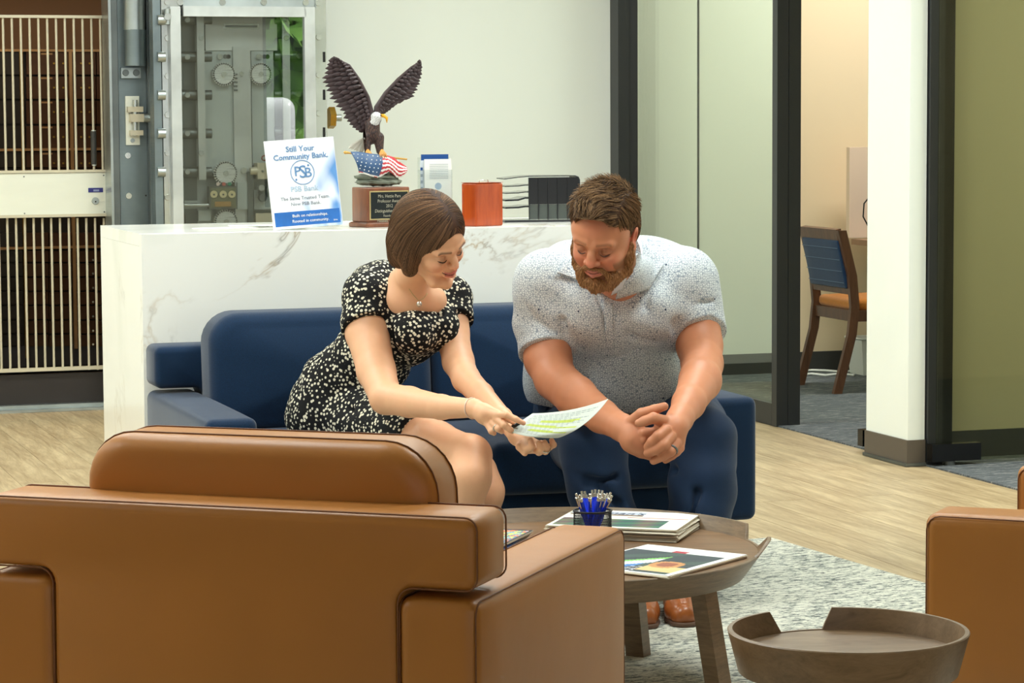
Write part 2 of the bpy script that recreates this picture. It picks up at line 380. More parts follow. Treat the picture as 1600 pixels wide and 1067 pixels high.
# second office: jamb and the two open glass doors
jm = rb('trim_2', UG+0.035, UG+0.10, 9.60, 9.76, 0, HC, M['dark_frame'])
rb('trim_3', UG+0.10, UG+0.165, 9.64, 9.76, 0, HC, M['black'])
def glass_door(name, u0, v, L, gl):
    d = rroot(name, u0, v, 0.02, kind='structure')
    rb('leaf', u0, u0+L, v-0.006, v+0.006, 0.02, 2.6, gl, parent=d)
    rb('patch_fitting', u0-0.03, u0+0.19, v-0.024, v+0.024, 0.022, 0.092, M['black_gloss'], parent=d, bevel=0.003)
    rb('patch_fitting', u0-0.03, u0+0.19, v-0.024, v+0.024, 2.5, 2.6, M['black_gloss'], parent=d, bevel=0.003)
    b = BM(); lathe(b, [(0.0, 0), (0.022, 0), (0.022, 0.018), (0, 0.018)], 16)
    o = obj('floor_pivot', b, M['steel_dark'], d); o.location = (0.06, 0, -0.016)
    return d
glass_door('door_1', UG+0.015, 10.12, 0.86, M['glass'])
glass_door('door_2', UG+0.055, 9.565, 0.9, M['glass_tint'])
# lobby-side wall beyond the second door (off frame)
rb('wall_lobby_right', UG-0.05, UG+0.08, 6.42, 8.0, 0, HC, M['wall'])
# ------------------------------------------------------------ lights
def area(name, loc, sx, sy, watts, rgb=(1,1,1), rot=(0,0,0)):
    l = bpy.data.lights.new(name, 'AREA'); l.shape = 'RECTANGLE'; l.size = sx; l.size_y = sy; l.energy = watts; l.color = rgb
    o = bpy.data.objects.new(name, l); C.objects.link(o); o.location = loc; o.rotation_euler = rot; return o
WARM = (0.93, 1.0, 0.97)
for u in (-2.4, 0.6, 3.4):
    for v in (5.9, 8.0, 10.9):
        area('ceiling_panel_light', W(u, v, HC-0.02), 1.2, 0.6, CEIL_W, WARM, (0, 0, YAW))
for u, v in ((6.6, 12.2), (6.9, 8.3)): area('office_panel_light', W(u, v, HC-0.02), 1.2, 0.6, 62 if v > 10 else 110, (0.98, 1.0, 0.95), (0, 0, YAW))
# added area lamps inside three street windows, boosting the daylight
for a, b in wins[:3]:
    area('window_fill_lamp', W((a+b)/2, -5.9, 1.6), b-a, 2.3, 3*(b-a), (0.92, 0.98, 1.0), (math.radians(90), 0, YAW))
# ------------------------------------------------------------ soft boxes for upholstery
def soft(bm, x0, x1, y0, y1, z0, z1, r, cx=0.0, cy=0.0, cz=0.0, n=10, fn=None, mi=0):
    """rounded box; cx/cy/cz push the faces across that axis outward (a crown)"""
    L = [x1-x0, y1-y0, z1-z0]; c = Vector(((x0+x1)/2, (y0+y1)/2, (z0+z1)/2)); r = min(r, min(L)/2*0.99)
    def seq(l):
        k = 4; core = max(2, n)
        a = [-l/2 + r*(1-math.cos(math.pi/2*i/k)) for i in range(k+1)]; mid = [-l/2+r + (l-2*r)*i/core for i in range(1, core)]
        return a + mid + [-v for v in reversed(a)]
    S3 = [seq(l) for l in L]; vd = {}
    N3 = [len(q) for q in S3]
    def vert(i, j, k):
        key = (i, j, k)
        if key in vd: return vd[key]
        p = Vector((S3[0][i], S3[1][j], S3[2][k])); q = Vector([max(-L[a]/2+r, min(L[a]/2-r, p[a])) for a in range(3)])
        # cube-surface samples near an edge already sit on the arc spacing; project to the rounded shell
        d = p-q
        if d.length > 1e-9: p = q + d.normalized()*r if sum(abs(x) > 1e-9 for x in d) > 1 else p
        w = [p[a]/(L[a]/2) for a in range(3)]
        for a, amt in enumerate((cx, cy, cz)):
            if amt:
                o = [w[b] for b in range(3) if b != a]
                p[a] += amt * w[a] * max(0, 1-o[0]**2)**0.6 * max(0, 1-o[1]**2)**0.6
        p = p + c
        if fn: p = fn(p)
        vd[key] = bm.verts.new(p); return vd[key]
    for a in range(3):
        b, d = [x for x in range(3) if x != a]
        for side in (0, N3[a]-1):
            for i in range(N3[b]-1):
                for j in range(N3[d]-1):
                    ids = []
                    for (p, q) in ((i, j), (i+1, j), (i+1, j+1), (i, j+1)):
                        t = [0, 0, 0]; t[a] = side; t[b] = p; t[d] = q; ids.append(vert(*t))
                    if len(set(ids)) == 4:
                        f = bm.faces.new(ids); f.material_index = mi
    return bm
def rrect(x0, x1, z0, z1, r, n=5):
    out = []
    for cx, cz, a0 in ((x1-r, z1-r, 0), (x0+r, z1-r, 90), (x0+r, z0+r, 180), (x1-r, z0+r, 270)):
        for i in range(n+1):
            t = math.radians(a0+90*i/n); out.append((cx+r*math.cos(t), cz+r*math.sin(t)))
    return out
def outline(x0, x1, z0, z1, rl, rr, rb, n=7):
    out = []
    for cx, cz, r, a0 in ((x1-rr, z1-rr, rr, 0), (x0+rl, z1-rl, rl, 90), (x0+rb, z0+rb, rb, 180), (x1-rb, z0+rb, rb, 270)):
        for i in range(n+1):
            t = math.radians(a0+90*i/n); out.append((cx+r*math.cos(t), cz+r*math.sin(t)))
    return out
def pillow(bm, x0, x1, z0, z1, rl, rr, rb, y0, y1, r, crown, fn):
    """slab with a rounded outline, soft edges and crowned faces"""
    O = outline(x0, x1, z0, z1, rl, rr, rb); cx, cz = (x0+x1)/2, (z0+z1)/2; hx, hz = (x1-x0)/2, (z1-z0)/2
    rows = []
    def ring(ins, y, sc=1.0):
        kx, kz = (hx-ins)/hx*sc, (hz-ins)/hz*sc
        rows.append([bm.verts.new(fn(Vector((cx+(x-cx)*kx, y, cz+(z-cz)*kz)))) for x, z in O])
    inner = (0.15, 0.4, 0.65, 0.85, 0.95); cr = lambda q: crown*(1-q*q)
    for q in inner: ring(r, y0-cr(q)*1.0, q)
    for i in range(7):
        t = math.pi/2*i/6; ring(r*(1-math.sin(t)), y0+r*(1-math.cos(t)))
    for i in range(7):
        t = math.pi/2*(6-i)/6; ring(r*(1-math.sin(t)), y1-r*(1-math.cos(t)))
    for q in reversed(inner): ring(r, y1+cr(q)*0.5, q)
    for A, B in zip(rows, rows[1:]):
        for k in range(len(A)): bm.faces.new((A[k], A[(k+1) % len(A)], B[(k+1) % len(A)], B[k]))
    bm.faces.new(rows[0]); bm.faces.new(rows[-1][::-1]); return bm
AW, SD, LEGH, ARMH, TBOT, TTOP, CTOP = 0.155, 0.925, 0.175, 0.555, 0.572, 0.705, 0.815
def lounge(name, label, cat, n, seatw, m, ms, loc, rotz, group=None, tdep=0.165):
    """front edge at y=0, back at y=SD, centred on x"""
    t = thing(name, label, cat, loc, rotz, group); Wd = n*seatw+2*AW; h = Wd/2; D = SD
    obj('base_frame', soft(BM(), -h+AW-0.004, h-AW+0.004, 0.02, D-0.06, LEGH, 0.29, 0.015, n=3), m, t, smooth=True)
    for s in (-1, 1):
        a = obj('arm', soft(BM(), min(s*h, s*(h-AW)), max(s*h, s*(h-AW)), 0, D, LEGH, ARMH, 0.026, cx=0.003, cz=0.004, n=8), m, t, smooth=True)
        for xx in (s*h, s*(h-AW)):
            pr = [(xx*0.9995, y, z) for y, z in rrect(0.006, D-0.006, LEGH+0.006, ARMH-0.003, 0.03, 4)]
            if ms is not M['blue_dark']: obj('seam', tube(BM(), [(p[0]-0.004*(1 if xx > 0 else -1)*(1 if abs(xx) == h else -1), p[1], p[2]-0.001) for p in pr], 0.0017, 6, True), ms, a, smooth=True)
    # T shaped back: slab on top of the arms, panel running down between them
    f = 0.03; hi = h-AW+0.001
    out = []
    def arc(cx, cz, r, a0, a1, k=5):
        for i in range(k+1):
            q = math.radians(a0+(a1-a0)*i/k); out.append((cx+r*math.cos(q), cz+r*math.sin(q)))
    e = 0.024
    arc(h-e, TTOP-e, e, 0, 90); arc(-h+e, TTOP-e, e, 90, 180); arc(-h+e, TBOT+e, e, 180, 270)
    arc(-hi-f, TBOT-f, f, 90, 0); out.append((-hi, LEGH+0.02)); out.append((hi, LEGH+0.02)); arc(hi+f, TBOT-f, f, 180, 90); arc(h-e, TBOT+e, e, 270, 360)
    bm = BM(); o = out
    yb, yf = D, D-tdep; rr = 0.018
    rings = []
    for (yy, ins) in ((yf, rr), (yf+rr*0.3, rr*0.3), (yf+rr, 0), (yb-rr, 0), (yb-rr*0.3, rr*0.3), (yb, rr)):
        ring = []
        N = len(o)
        for i in range(N):
            p0, p1, p2 = Vector(o[i-1]), Vector(o[i]), Vector(o[(i+1) % N]); d = (p2-p0)
            nrm = Vector((d.y, -d.x)).normalized() if d.length > 1e-9 else Vector((0, 0)); q = p1 - nrm*ins*(1)
            ring.append(bm.verts.new((q.x, yy, q.y)))
        rings.append(ring)
    for A, B in zip(rings, rings[1:]):
        for i in range(len(A)): bm.faces.new((A[i], A[(i+1) % len(A)], B[(i+1) % len(A)], B[i]))
    bm.faces.new(rings[0]); bm.faces.new(rings[-1][::-1])
    bk = obj('back_panel', bm, m, t, smooth=True, autos=60)
    if ms is not M['blue_dark']:
        for yy in (yb-0.005, yf+0.005): obj('seam', tube(BM(), [(x, yy, z) for x, z in o], 0.0018, 6, True), ms, bk, smooth=True)
    for i in range(n):
        x0 = -h+AW+i*seatw; x1 = x0+seatw
        obj('seat_cushion', soft(BM(), x0+0.002, x1-0.002, -0.012, D-0.30, 0.292, 0.452, 0.035, cz=0.012, cy=0.006, n=8), m, t, smooth=True)
        def lean(p):
            q = p.copy(); q.y += (p.z-0.45)*0.10; return q
        cx0, cx1 = (x0-0.012, x1+0.012) if n == 1 else (x0+(-0.012 if i == 0 else 0.001), x1+(0.012 if i == n-1 else -0.001))
        rl, rr_ = (0.10, 0.10) if n == 1 else ((0.10, 0.035) if i == 0 else (0.035, 0.10))
        cu = obj('back_cushion', pillow(BM(), cx0, cx1, 0.44, CTOP, rl, rr_, 0.04, D-tdep-0.19, D-tdep-0.002, 0.045, 0.028, lean), m, t, smooth=True)
        if ms is not M['blue_dark']:
            for yy in (D-tdep-0.047, D-tdep-0.145):
                obj('seam', tube(BM(), [lean(Vector((x, yy, z))) for x, z in outline(cx0-0.0008, cx1+0.0008, 0.44, CTOP+0.0012, rl, rr_, 0.04)], 0.0016, 6, True), ms, cu, smooth=True)
    for sx in (-1, 1):
        for y in (0.09, D-0.09):
            obj('leg', cyl(BM(), (sx*(h-0.10), y, LEGH+0.012), (sx*(h-0.10), y, 0.013), 0.016, 0.012, 12), M['steel_dark'], t, smooth=True)
    return t
# two-seat navy sofa in front of the counter
sofa_u0, sofa_u1, sofa_v = 1.555, 3.278, 7.462
blue_seat = (sofa_u1-sofa_u0-2*AW)/2
lounge('sofa', 'navy blue fabric two-seat sofa standing against the white marble counter', 'sofa', 2, blue_seat, M['blue_fabric'], M['blue_dark'], W((sofa_u0+sofa_u1)/2, sofa_v, 0), YAW)
# tan armchairs; the near one is seen from behind
B1 = math.radians(19.3); seat1 = 0.70; W1 = seat1+2*AW
rc = Vector((-0.066, 4.691, 0)); ax = Vector((math.cos(-B1), math.sin(-B1), 0)); ay = Vector((math.sin(B1), math.cos(B1), 0))
lounge('armchair', 'tan leather armchair seen from behind in the foreground, below the woman', 'armchair', 1, seat1, M['leather'], M['leather_seam'], rc - ax*(W1/2) + ay*SD, math.pi-B1, 'tan leather armchairs')

G2 = math.radians(24); f2 = PZ(1443, 803, 0.555); f2 = Vector((f2.x, f2.y, 0)); th2 = -math.pi/2-G2
lx = Vector((math.cos(th2), math.sin(th2), 0))
lounge('armchair', 'tan leather armchair cut off by the right edge of the photo, seen from its side', 'armchair', 1, seat1, M['leather'], M['leather_seam'], f2 - lx*(W1/2), th2, 'tan leather armchairs')
# ------------------------------------------------------------ rug
rc2 = Vector((0.863, 8.794, 0)); rd = (Vector((1.233, 7.931, 0))-rc2).normalized(); ra = math.atan2(rd.x, -rd.y)
rug = obj('rug', soft(BM(), -3.3, 0, -3.9, 0, 0.0005, 0.013, 0.005, n=30), M['rug'], smooth=True, loc=rc2, rotz=ra)
tag(rug, 'large pale grey and white heathered wool rug under the tables', 'rug')
# ------------------------------------------------------------ round tray tables
def ring_rim(bm, R0, R1, zb, zdisc, ztop, th, gaps, low, N=160):
    """tapered band: radius R0 at zb to R1 at ztop; gaps=[(a0,a1)] degrees where it is cut down to 'low'"""
    sl = 5.5
    def H(a):
        for a0, a1 in gaps:
            x = (a-a0) % 360; w_ = (a1-a0) % 360
            if x <= w_: return low
            if x-w_ < sl: return low+(ztop-low)*(x-w_)/sl
            if 360-x < sl: return low+(ztop-low)*(360-x)/sl
        return ztop
    angs = sorted(set([360*i/N for i in range(N)] + [x % 360 for a0, a1 in gaps for x in (a0-sl, a0, a1, a1+sl)]))
    rad = lambda z: R0+(R1-R0)*(z-zb)/(ztop-zb)
    rows = []
    for a in angs:
        h = H(a); c, s_ = math.cos(math.radians(a)), math.sin(math.radians(a)); row = []
        for r, z in ((rad(zb)-th, zb), (rad(zb)-0.002, zb), (rad(zb), zb+0.002), (rad(h), h-0.002), (rad(h)-0.002, h), (rad(h)-th, h), (rad(zdisc)-th, min(zdisc, h-0.0005))):
            row.append(bm.verts.new((r*c, r*s_, z)))
        rows.append(row)
    for i in range(len(rows)):
        A, B = rows[i], rows[(i+1) % len(rows)]
        for k in range(7): bm.faces.new((A[k], B[k], B[(k+1) % 7], A[(k+1) % 7]))
    return bm
def tray_table(name, label, cat, loc, rotz, R0, R1, zb, zd, zt, gaps, low, legs, mt, mr, lz0, lw=0.042, splay=0.06):
    t = thing(name, label, cat, loc, rotz)
    rd_ = R0+(R1-R0)*(zd-zb)/(zt-zb)-0.009
    obj('tabletop', lathe(BM(), [(0, zd-0.02), (rd_-0.012, zd-0.02), (rd_-0.008, zd-0.004), (rd_, zd-0.001), (rd_-0.001, zd), (0, zd)], 96), mt, t, smooth=True, autos=40)
    obj('rim', ring_rim(BM(), R0, R1, zb, zd, zt, 0.009, gaps, low), mr, t, smooth=True, autos=40)
    for a, r in legs:
        a = math.radians(a); c, s_ = math.cos(a), math.sin(a); bm = BM(); L = []
        for z, rr in ((lz0, r), (zd-0.018, r-splay)):
            for dx, dy in ((-1,-1),(1,-1),(1,1),(-1,1)):
                x, y = rr+dx*lw/2, dy*lw*0.62; L.append(bm.verts.new((x*c-y*s_, x*s_+y*c, z)))
        bm.faces.new(L[3::-1]); bm.faces.new(L[4:])
        for i in range(4): bm.faces.new((L[i], L[(i+1) % 4], L[4+(i+1) % 4], L[4+i]))
        obj('leg', bm, mr, t, bevel=0.003)
    return t
TC = Vector((0.146, 6.544, 0)); TZ = 0.345
def ang(px, py, c, z): p = PZ(px, py, z); return math.degrees(math.atan2(p.y-c.y, p.x-c.x))
big_gaps = [(ang(1192, 855, TC, TZ), ang(1167, 843, TC, TZ)), (250, ang(1203, 870, TC, TZ)-2)]
tray_table('coffee_table', 'large round brown wood coffee table with newspapers on it', 'table', TC, 0, 0.428, 0.494, TZ-0.062, TZ, TZ+0.034, big_gaps, TZ+0.0015, [(60,0.36),(-37,0.44),(143,0.42),(240,0.42)], M['table_wood'], M['rim_wood'], 0.013)
SC = PZ(1325, 985, 0.50); SC = Vector((SC.x, SC.y, 0))
tray_table('side_table', 'small empty round brown tray table in the foreground', 'table', SC, 0, 0.196, 0.2155, 0.425, 0.463, 0.503, [(ang(1285, 978, SC, 0.47), ang(1213, 981, SC, 0.47))], 0.4645, [(45,0.17),(165,0.17),(285,0.17)], M['small_table'], M['small_table'], 0.013, 0.03, 0.03)
# ------------------------------------------------------------ reception counter
CU0, CV0, CV1, CZ = 1.56, 8.443, 9.217, 1.05
cnt = rroot('reception_counter', CU0+0.8, (CV0+CV1)/2, 0, 'long white marble-look reception counter with grey veins behind the sofa', 'counter')
CU1 = 3.19
rb('front_slab', CU0, CU1, CV0, CV0+0.04, 0, CZ-0.001, M['quartz'], parent=cnt, bevel=0.002)
rb('end_slab', CU0, CU0+0.04, CV0+0.041, CV1, 0, CZ-0.0405, M['quartz'], parent=cnt, bevel=0.001)
rb('end_slab', CU1-0.04, CU1, CV0+0.041, CV1, 0, CZ-0.0405, M['quartz'], parent=cnt, bevel=0.001)
rb('countertop', CU0, CU1, CV0+0.0405, CV1, CZ-0.04, CZ, M['quartz'], parent=cnt, bevel=0.002)
rb('back_panel', CU0+0.05, CU1-0.05, CV1-0.12, CV1-0.1, 0, CZ-0.042, M['wall'], parent=cnt)
def con(name, label, cat, px, py, v, group=None, rot=0, z=CZ):
    """thing standing on the counter below a pixel"""
    p = PV(px, py, v); t = thing(name, label, cat, (p.x, p.y, z), YAW+rot, group); return t
PXM = 8.75/FPX
# ---- acrylic sign, leaning back a little
M['sign_white'] = mat('sign_face', (246,247,250), 0.25)
def sign_grad():
    k = NT('sign_print'); vec = k.coord(); sp = k.add('ShaderNodeSeparateXYZ'); k.link(vec, sp.inputs[0])
    n = k.noise(k.coord((7,1,4), rot=(0,0.6,0)), 1.4, 2, 0.5, 0.5)
    low = k.ramp(k.math('ADD', k.math('ADD', k.math('MULTIPLY', sp.outputs[0], 5.0), 0.42), k.math('MULTIPLY', sp.outputs[2], -3.6)), [(0.0, (0,0,0)), (0.25, (1,1,1))])
    f = k.math('MULTIPLY', low, k.ramp(n, [(0.42, (0,0,0)), (0.6, (1,1,1))]))
    k.link(k.mix(f, s2l((244,247,252)), s2l((96,148,208))), k.b.inputs['Base Color']); k.b.inputs['Roughness'].default_value = 0.3; return k.m
M['sign_print'] = sign_grad(); M['sign_blue'] = mat('sign_band_blue', (46,104,178), 0.3, var=(10,0.25)); M['ink_blue'] = mat('ink_blue', (92,134,180), 0.5)
M['ink_grey'] = mat('ink_grey', (120,126,136), 0.5); M['ink_lightblue'] = mat('ink_light_blue', (170,190,210), 0.5)
M['acrylic'] = glass_mat('clear_acrylic', (248,250,250), 0.02)
pb = PZ(486, 357, CZ); su, sv = UV(pb)
sv = 8.56
sp_ = PV(482, 340, sv); sg = thing('counter_sign', 'white and blue acrylic bank sign leaning on the counter, left of the eagle', 'sign', (sp_.x, sp_.y, CZ+0.008), YAW+0.02)
pl = PV(421, 222, sv); pr = PV(527, 219, sv); bl = PV(433, 358, sv); br = PV(541, 355, sv)
sw, sh = (PV(541, 355, sv)-bl).length, 0.292
tilt = math.radians(-12)
leanE = bpy.data.objects.new('sign_panel', None)
def tilt_parent(parent): return parent
Rt = Matrix.Rotation(math.radians(-9), 4, 'X') @ Matrix.Rotation(math.radians(-3.5), 4, 'Y')
def place(o, x, y, z):
    m_ = Rt @ Matrix.Translation((x, y, z)) @ o.matrix_basis; o.matrix_basis = m_; return o
face = obj('print_sheet', bx(-sw/2, sw/2, -0.0005, 0.0005, 0, sh), M['sign_print'], sg); face.matrix_basis = Rt
back = obj('acrylic_sheet', bx(-sw/2-0.002, sw/2+0.002, 0.001, 0.0035, -0.0005, sh+0.003), M['sign_white'], sg); back.matrix_basis = Rt
band = obj('blue_band', bx(-sw/2+0.006, sw/2-0.006, -0.0012, -0.0005, 0.008, 0.055), M['sign_blue'], sg); band.matrix_basis = Rt
foot = obj('acrylic_foot', bx(-sw/2, sw/2, 0.004, 0.07, 0.0005, 0.0025), M['acrylic'], sg)
def _x(): pass
def stext(body, size, m, x, z, bold=0.0, sx=1.0):
    o = text('lettering', body, size, m, sg, (0,0,0), (0,0,0), sx=sx, bold=bold)
    o.matrix_basis = Rt @ Matrix.Translation((x, -0.0016, z)) @ Matrix.Rotation(math.pi/2, 4, 'X') @ Matrix.Diagonal((sx, 1, 1, 1)); return o
stext('Still Your', 0.026, M['ink_blue'], 0.0, 0.262, 0.0004); stext('Community Bank.', 0.026, M['ink_blue'], 0.0, 0.236, 0.0004)
stext('PSB Bank', 0.025, M['ink_lightblue'], 0.0, 0.128, 0.0003)
stext('The Same Trusted Team.', 0.0165, M['ink_grey'], 0.0, 0.098); stext('Now PSB Bank.', 0.0165, M['ink_grey'], 0.0, 0.079)
stext('Built on relationships.', 0.014, M['white'], 0.01, 0.04); stext('Rooted in community.', 0.014, M['white'], 0.01, 0.022); stext('2016', 0.007, M['white'], 0.095, 0.017)
lg = obj('emblem_ring', tube(BM(), [(0.040*math.cos(a*math.pi/24), 0, 0.040*math.sin(a*math.pi/24)) for a in range(48)], 0.0013, 6, True), M['ink_blue'], sg); lg.matrix_basis = Rt @ Matrix.Translation((0, -0.0014, 0.183))
stext('P', 0.046, M['ink_blue'], -0.017, 0.186, 0.0003); stext('S', 0.060, M['ink_blue'], 0.001, 0.183, 0.0003); stext('B', 0.046, M['ink_blue'], 0.019, 0.180, 0.0003)
for x, z in ((0.022, 0.205), (-0.024, 0.160)):
    o = obj('emblem_dot', cyl(BM(), (0,0,0), (0,-0.0006,0), 0.0035, n=12), M['ink_blue'], sg); o.matrix_basis = Rt @ Matrix.Translation((x, -0.0012, z))
# ---- brochures lying flat left of the sign
for i, (px, py, rot, w_, h_, lab) in enumerate(((352, 356.0, 0.15, 0.2, 0.1, 'pale leaflet lying flat at the left end of the counter'), (395, 353.5, -0.1, 0.16, 0.09, 'leaflet with a blue edge lying flat just left of the bank sign'))):
    p = PZ(px, py, CZ+0.002); o = obj('leaflet', bx(-w_/2, w_/2, -h_/2, h_/2, 0, 0.002), [M['paper'], M['ink_lightblue']][0], loc=(p.x, p.y, CZ+0.0005+i*0.003), rotz=YAW+rot)
    tag(o, lab, 'leaflet', 'leaflets on the counter')
    obj('printed_stripe', bx(-w_/2+0.01, w_/2-0.01, -h_/2+0.012, -h_/2+0.03, 0.002, 0.0023), [mat('leaflet_green', (190,206,180), 0.6), M['sign_blue']][i], o)
# ---- brochure holder
bh = con('brochure_holder', 'clear brochure holder with stacked leaflets right of the eagle', 'holder', 682, 330, 8.66)
hw = 0.056
obj('holder_back', bx(-hw, hw, 0.03, 0.033, 0, 0.232), M['acrylic'], bh); obj('holder_front', bx(-hw, hw, -0.002, 0.0, 0, 0.19), M['acrylic'], bh)
obj('holder_base', bx(-hw, hw, -0.002, 0.05, 0, 0.003), M['acrylic'], bh)
for s in (-1, 1): obj('holder_side', bx(s*hw-0.001, s*hw+0.001, 0, 0.03, 0, 0.19), M['acrylic'], bh)
M['ink_mid'] = mat('ink_slate', (150,160,172), 0.6); M['cover_blue'] = mat('brochure_blue', (24,74,140), 0.4)
for i, (m_, hgt, dx, lab) in enumerate(((M['paper'], 0.222, 0.008, 'front white leaflet with small print in the clear holder'), (mat('brochure_grey', (206,214,222), 0.5), 0.218, -0.004, 'grey-blue leaflet behind the front one in the clear holder'), (M['cover_blue'], 0.238, 0.002, 'tall leaflet with blue top edge at the back of the holder'))):
    p = bh.matrix_world if False else None
    lo = W(0, 0); base = Vector(bh.location) + Vector((CA*dx - SA*(0.004+0.008*i), SA*dx + CA*(0.004+0.008*i), 0.004))
    o = obj('brochure', bx(-0.048, 0.048, 0, 0.005, 0, hgt), m_, loc=base, rotz=YAW); tag(o, lab, 'brochure', 'leaflets in the clear holder')
    if i == 0:
        for k in range(9): obj('printed_line', bx(-0.03, 0.036, -0.0004, 0, 0.205-k*0.006-0.0015, 0.205-k*0.006), M['ink_mid'], o)
        obj('printed_emblem', cyl(BM(), (0, 0, 0.13), (0, -0.0005, 0.13), 0.012, n=20), M['ink_lightblue'], o)
        obj('printed_seal', cyl(BM(), (-0.025, 0, 0.085), (-0.025, -0.0005, 0.085), 0.005, n=12), M['cover_blue'], o)
    if i == 1:
        for k in range(8): obj('printed_band', bx(-0.048, -0.04, -0.0004, 0, 0.03+k*0.022, 0.04+k*0.022), M['cover_blue'] if k > 6 else M['ink_mid'], o)
# ---- cherry wood box
v_ = 8.58
pa, pbx = PV(726, 350, v_), PV(786, 350, v_); wv = 0.128; hv = (PV(760, 282, v_)-PV(760, 350, v_)).z
wb = con('wooden_box', 'reddish brown polished wooden box between the two people, on the counter', 'box', 756, 340, v_, rot=0.42)
obj('body', soft(BM(), -0.062, 0.062, -0.03, 0.045, 0.0, hv-0.002, 0.006, n=4), M['cherry'], wb, smooth=True)
obj('lid', soft(BM(), -0.062, 0.062, -0.03, 0.045, hv-0.0015, hv+0.0, 0.0008, n=2), M['cherry'], wb, smooth=True)
hd = obj('handle', tube(BM(), [(-0.02, 0.0, hv), (-0.02, 0.0, hv+0.007), (0.02, 0.0, hv+0.007), (0.02, 0.0, hv)], 0.0015, 8), M['steel_bright'], wb, smooth=True)
# ---- black file sorter: vertical curved sheets
fs = con('file_sorter', 'black plastic desk tray organiser standing on the counter behind the man', 'organiser', 845, 330, 8.78, rot=0.25)
fh, fd = 0.158, 0.21
x0_, x1_ = -0.058, 0.055
prof = [(x0_-0.06, fh-0.012), (x0_-0.02, fh-0.004), (x0_+0.006, fh-0.001), (x1_-0.008, fh), (x1_, fh-0.004), (x1_+0.003, fh-0.012), (x1_+0.003, 0.004)]
def sheet(bm, pts, y0, y1, th=0.002):
    n = len(pts); L = []
    for i, (x, z) in enumerate(pts):
        a = Vector(pts[max(0, i-1)]); b = Vector(pts[min(n-1, i+1)]); d = (b-a).normalized(); nn = Vector((-d.y, d.x))*th
        L.append([bm.verts.new((x, y0, z)), bm.verts.new((x, y1, z)), bm.verts.new((x+nn.x, y1, z+nn.y)), bm.verts.new((x+nn.x, y0, z+nn.y))])
    for A, B in zip(L, L[1:]):
        for k in range(4): bm.faces.new((A[k], A[(k+1) % 4], B[(k+1) % 4], B[k]))
    bm.faces.new(L[0]); bm.faces.new(L[-1][::-1]); return bm
fs.rotation_euler = (0, 0, YAW-0.12)
pc = PV(853, 340, 8.80); fs.location = (pc.x, pc.y, CZ)
b = BM()
for z in (0.158,):
    sheet(b, [(-0.150, z-0.008), (-0.10, z-0.002), (-0.06, z+0.001), (0.104, z+0.001), (0.114, z-0.003), (0.118, z-0.012), (0.118, 0.0)], -0.01, 0.13, 0.003)
obj('outer_shell', b, M['black_gloss'], fs, smooth=True, autos=40)
for k, z in enumerate((0.128, 0.104, 0.078, 0.052)):
    b = sheet(BM(), [(-0.146, z-0.004), (-0.10, z-0.003), (-0.075, z + (0.004 if k == 2 else 0)), (0.117, z+0.001)], -0.006, 0.128, 0.0035 if k < 2 else 0.006)
    obj('shelf', b, M['black_gloss'], fs, smooth=True, autos=40)
obj('base_tray', bx(-0.15, 0.12, -0.012, 0.132, 0.0, 0.008), M['black_gloss'], fs, bevel=0.002)
fr = obj('end_frame', bx(-0.064, 0.117, -0.0098, -0.0075, 0.062, 0.156), M['black'], fs)
M['smoke'] = mat('smoked_plastic', (66,72,66), 0.25, trans=0.0)
obj('smoked_window', bx(-0.060, 0.113, -0.0085, -0.0075, 0.010, 0.0615), M['smoke'], fs)
for x in (-0.062, -0.028, 0.006, 0.040, 0.076): obj('rib', bx(x-0.0018, x+0.0018, -0.0125, -0.0099, 0.009, 0.154), M['black'], fs)
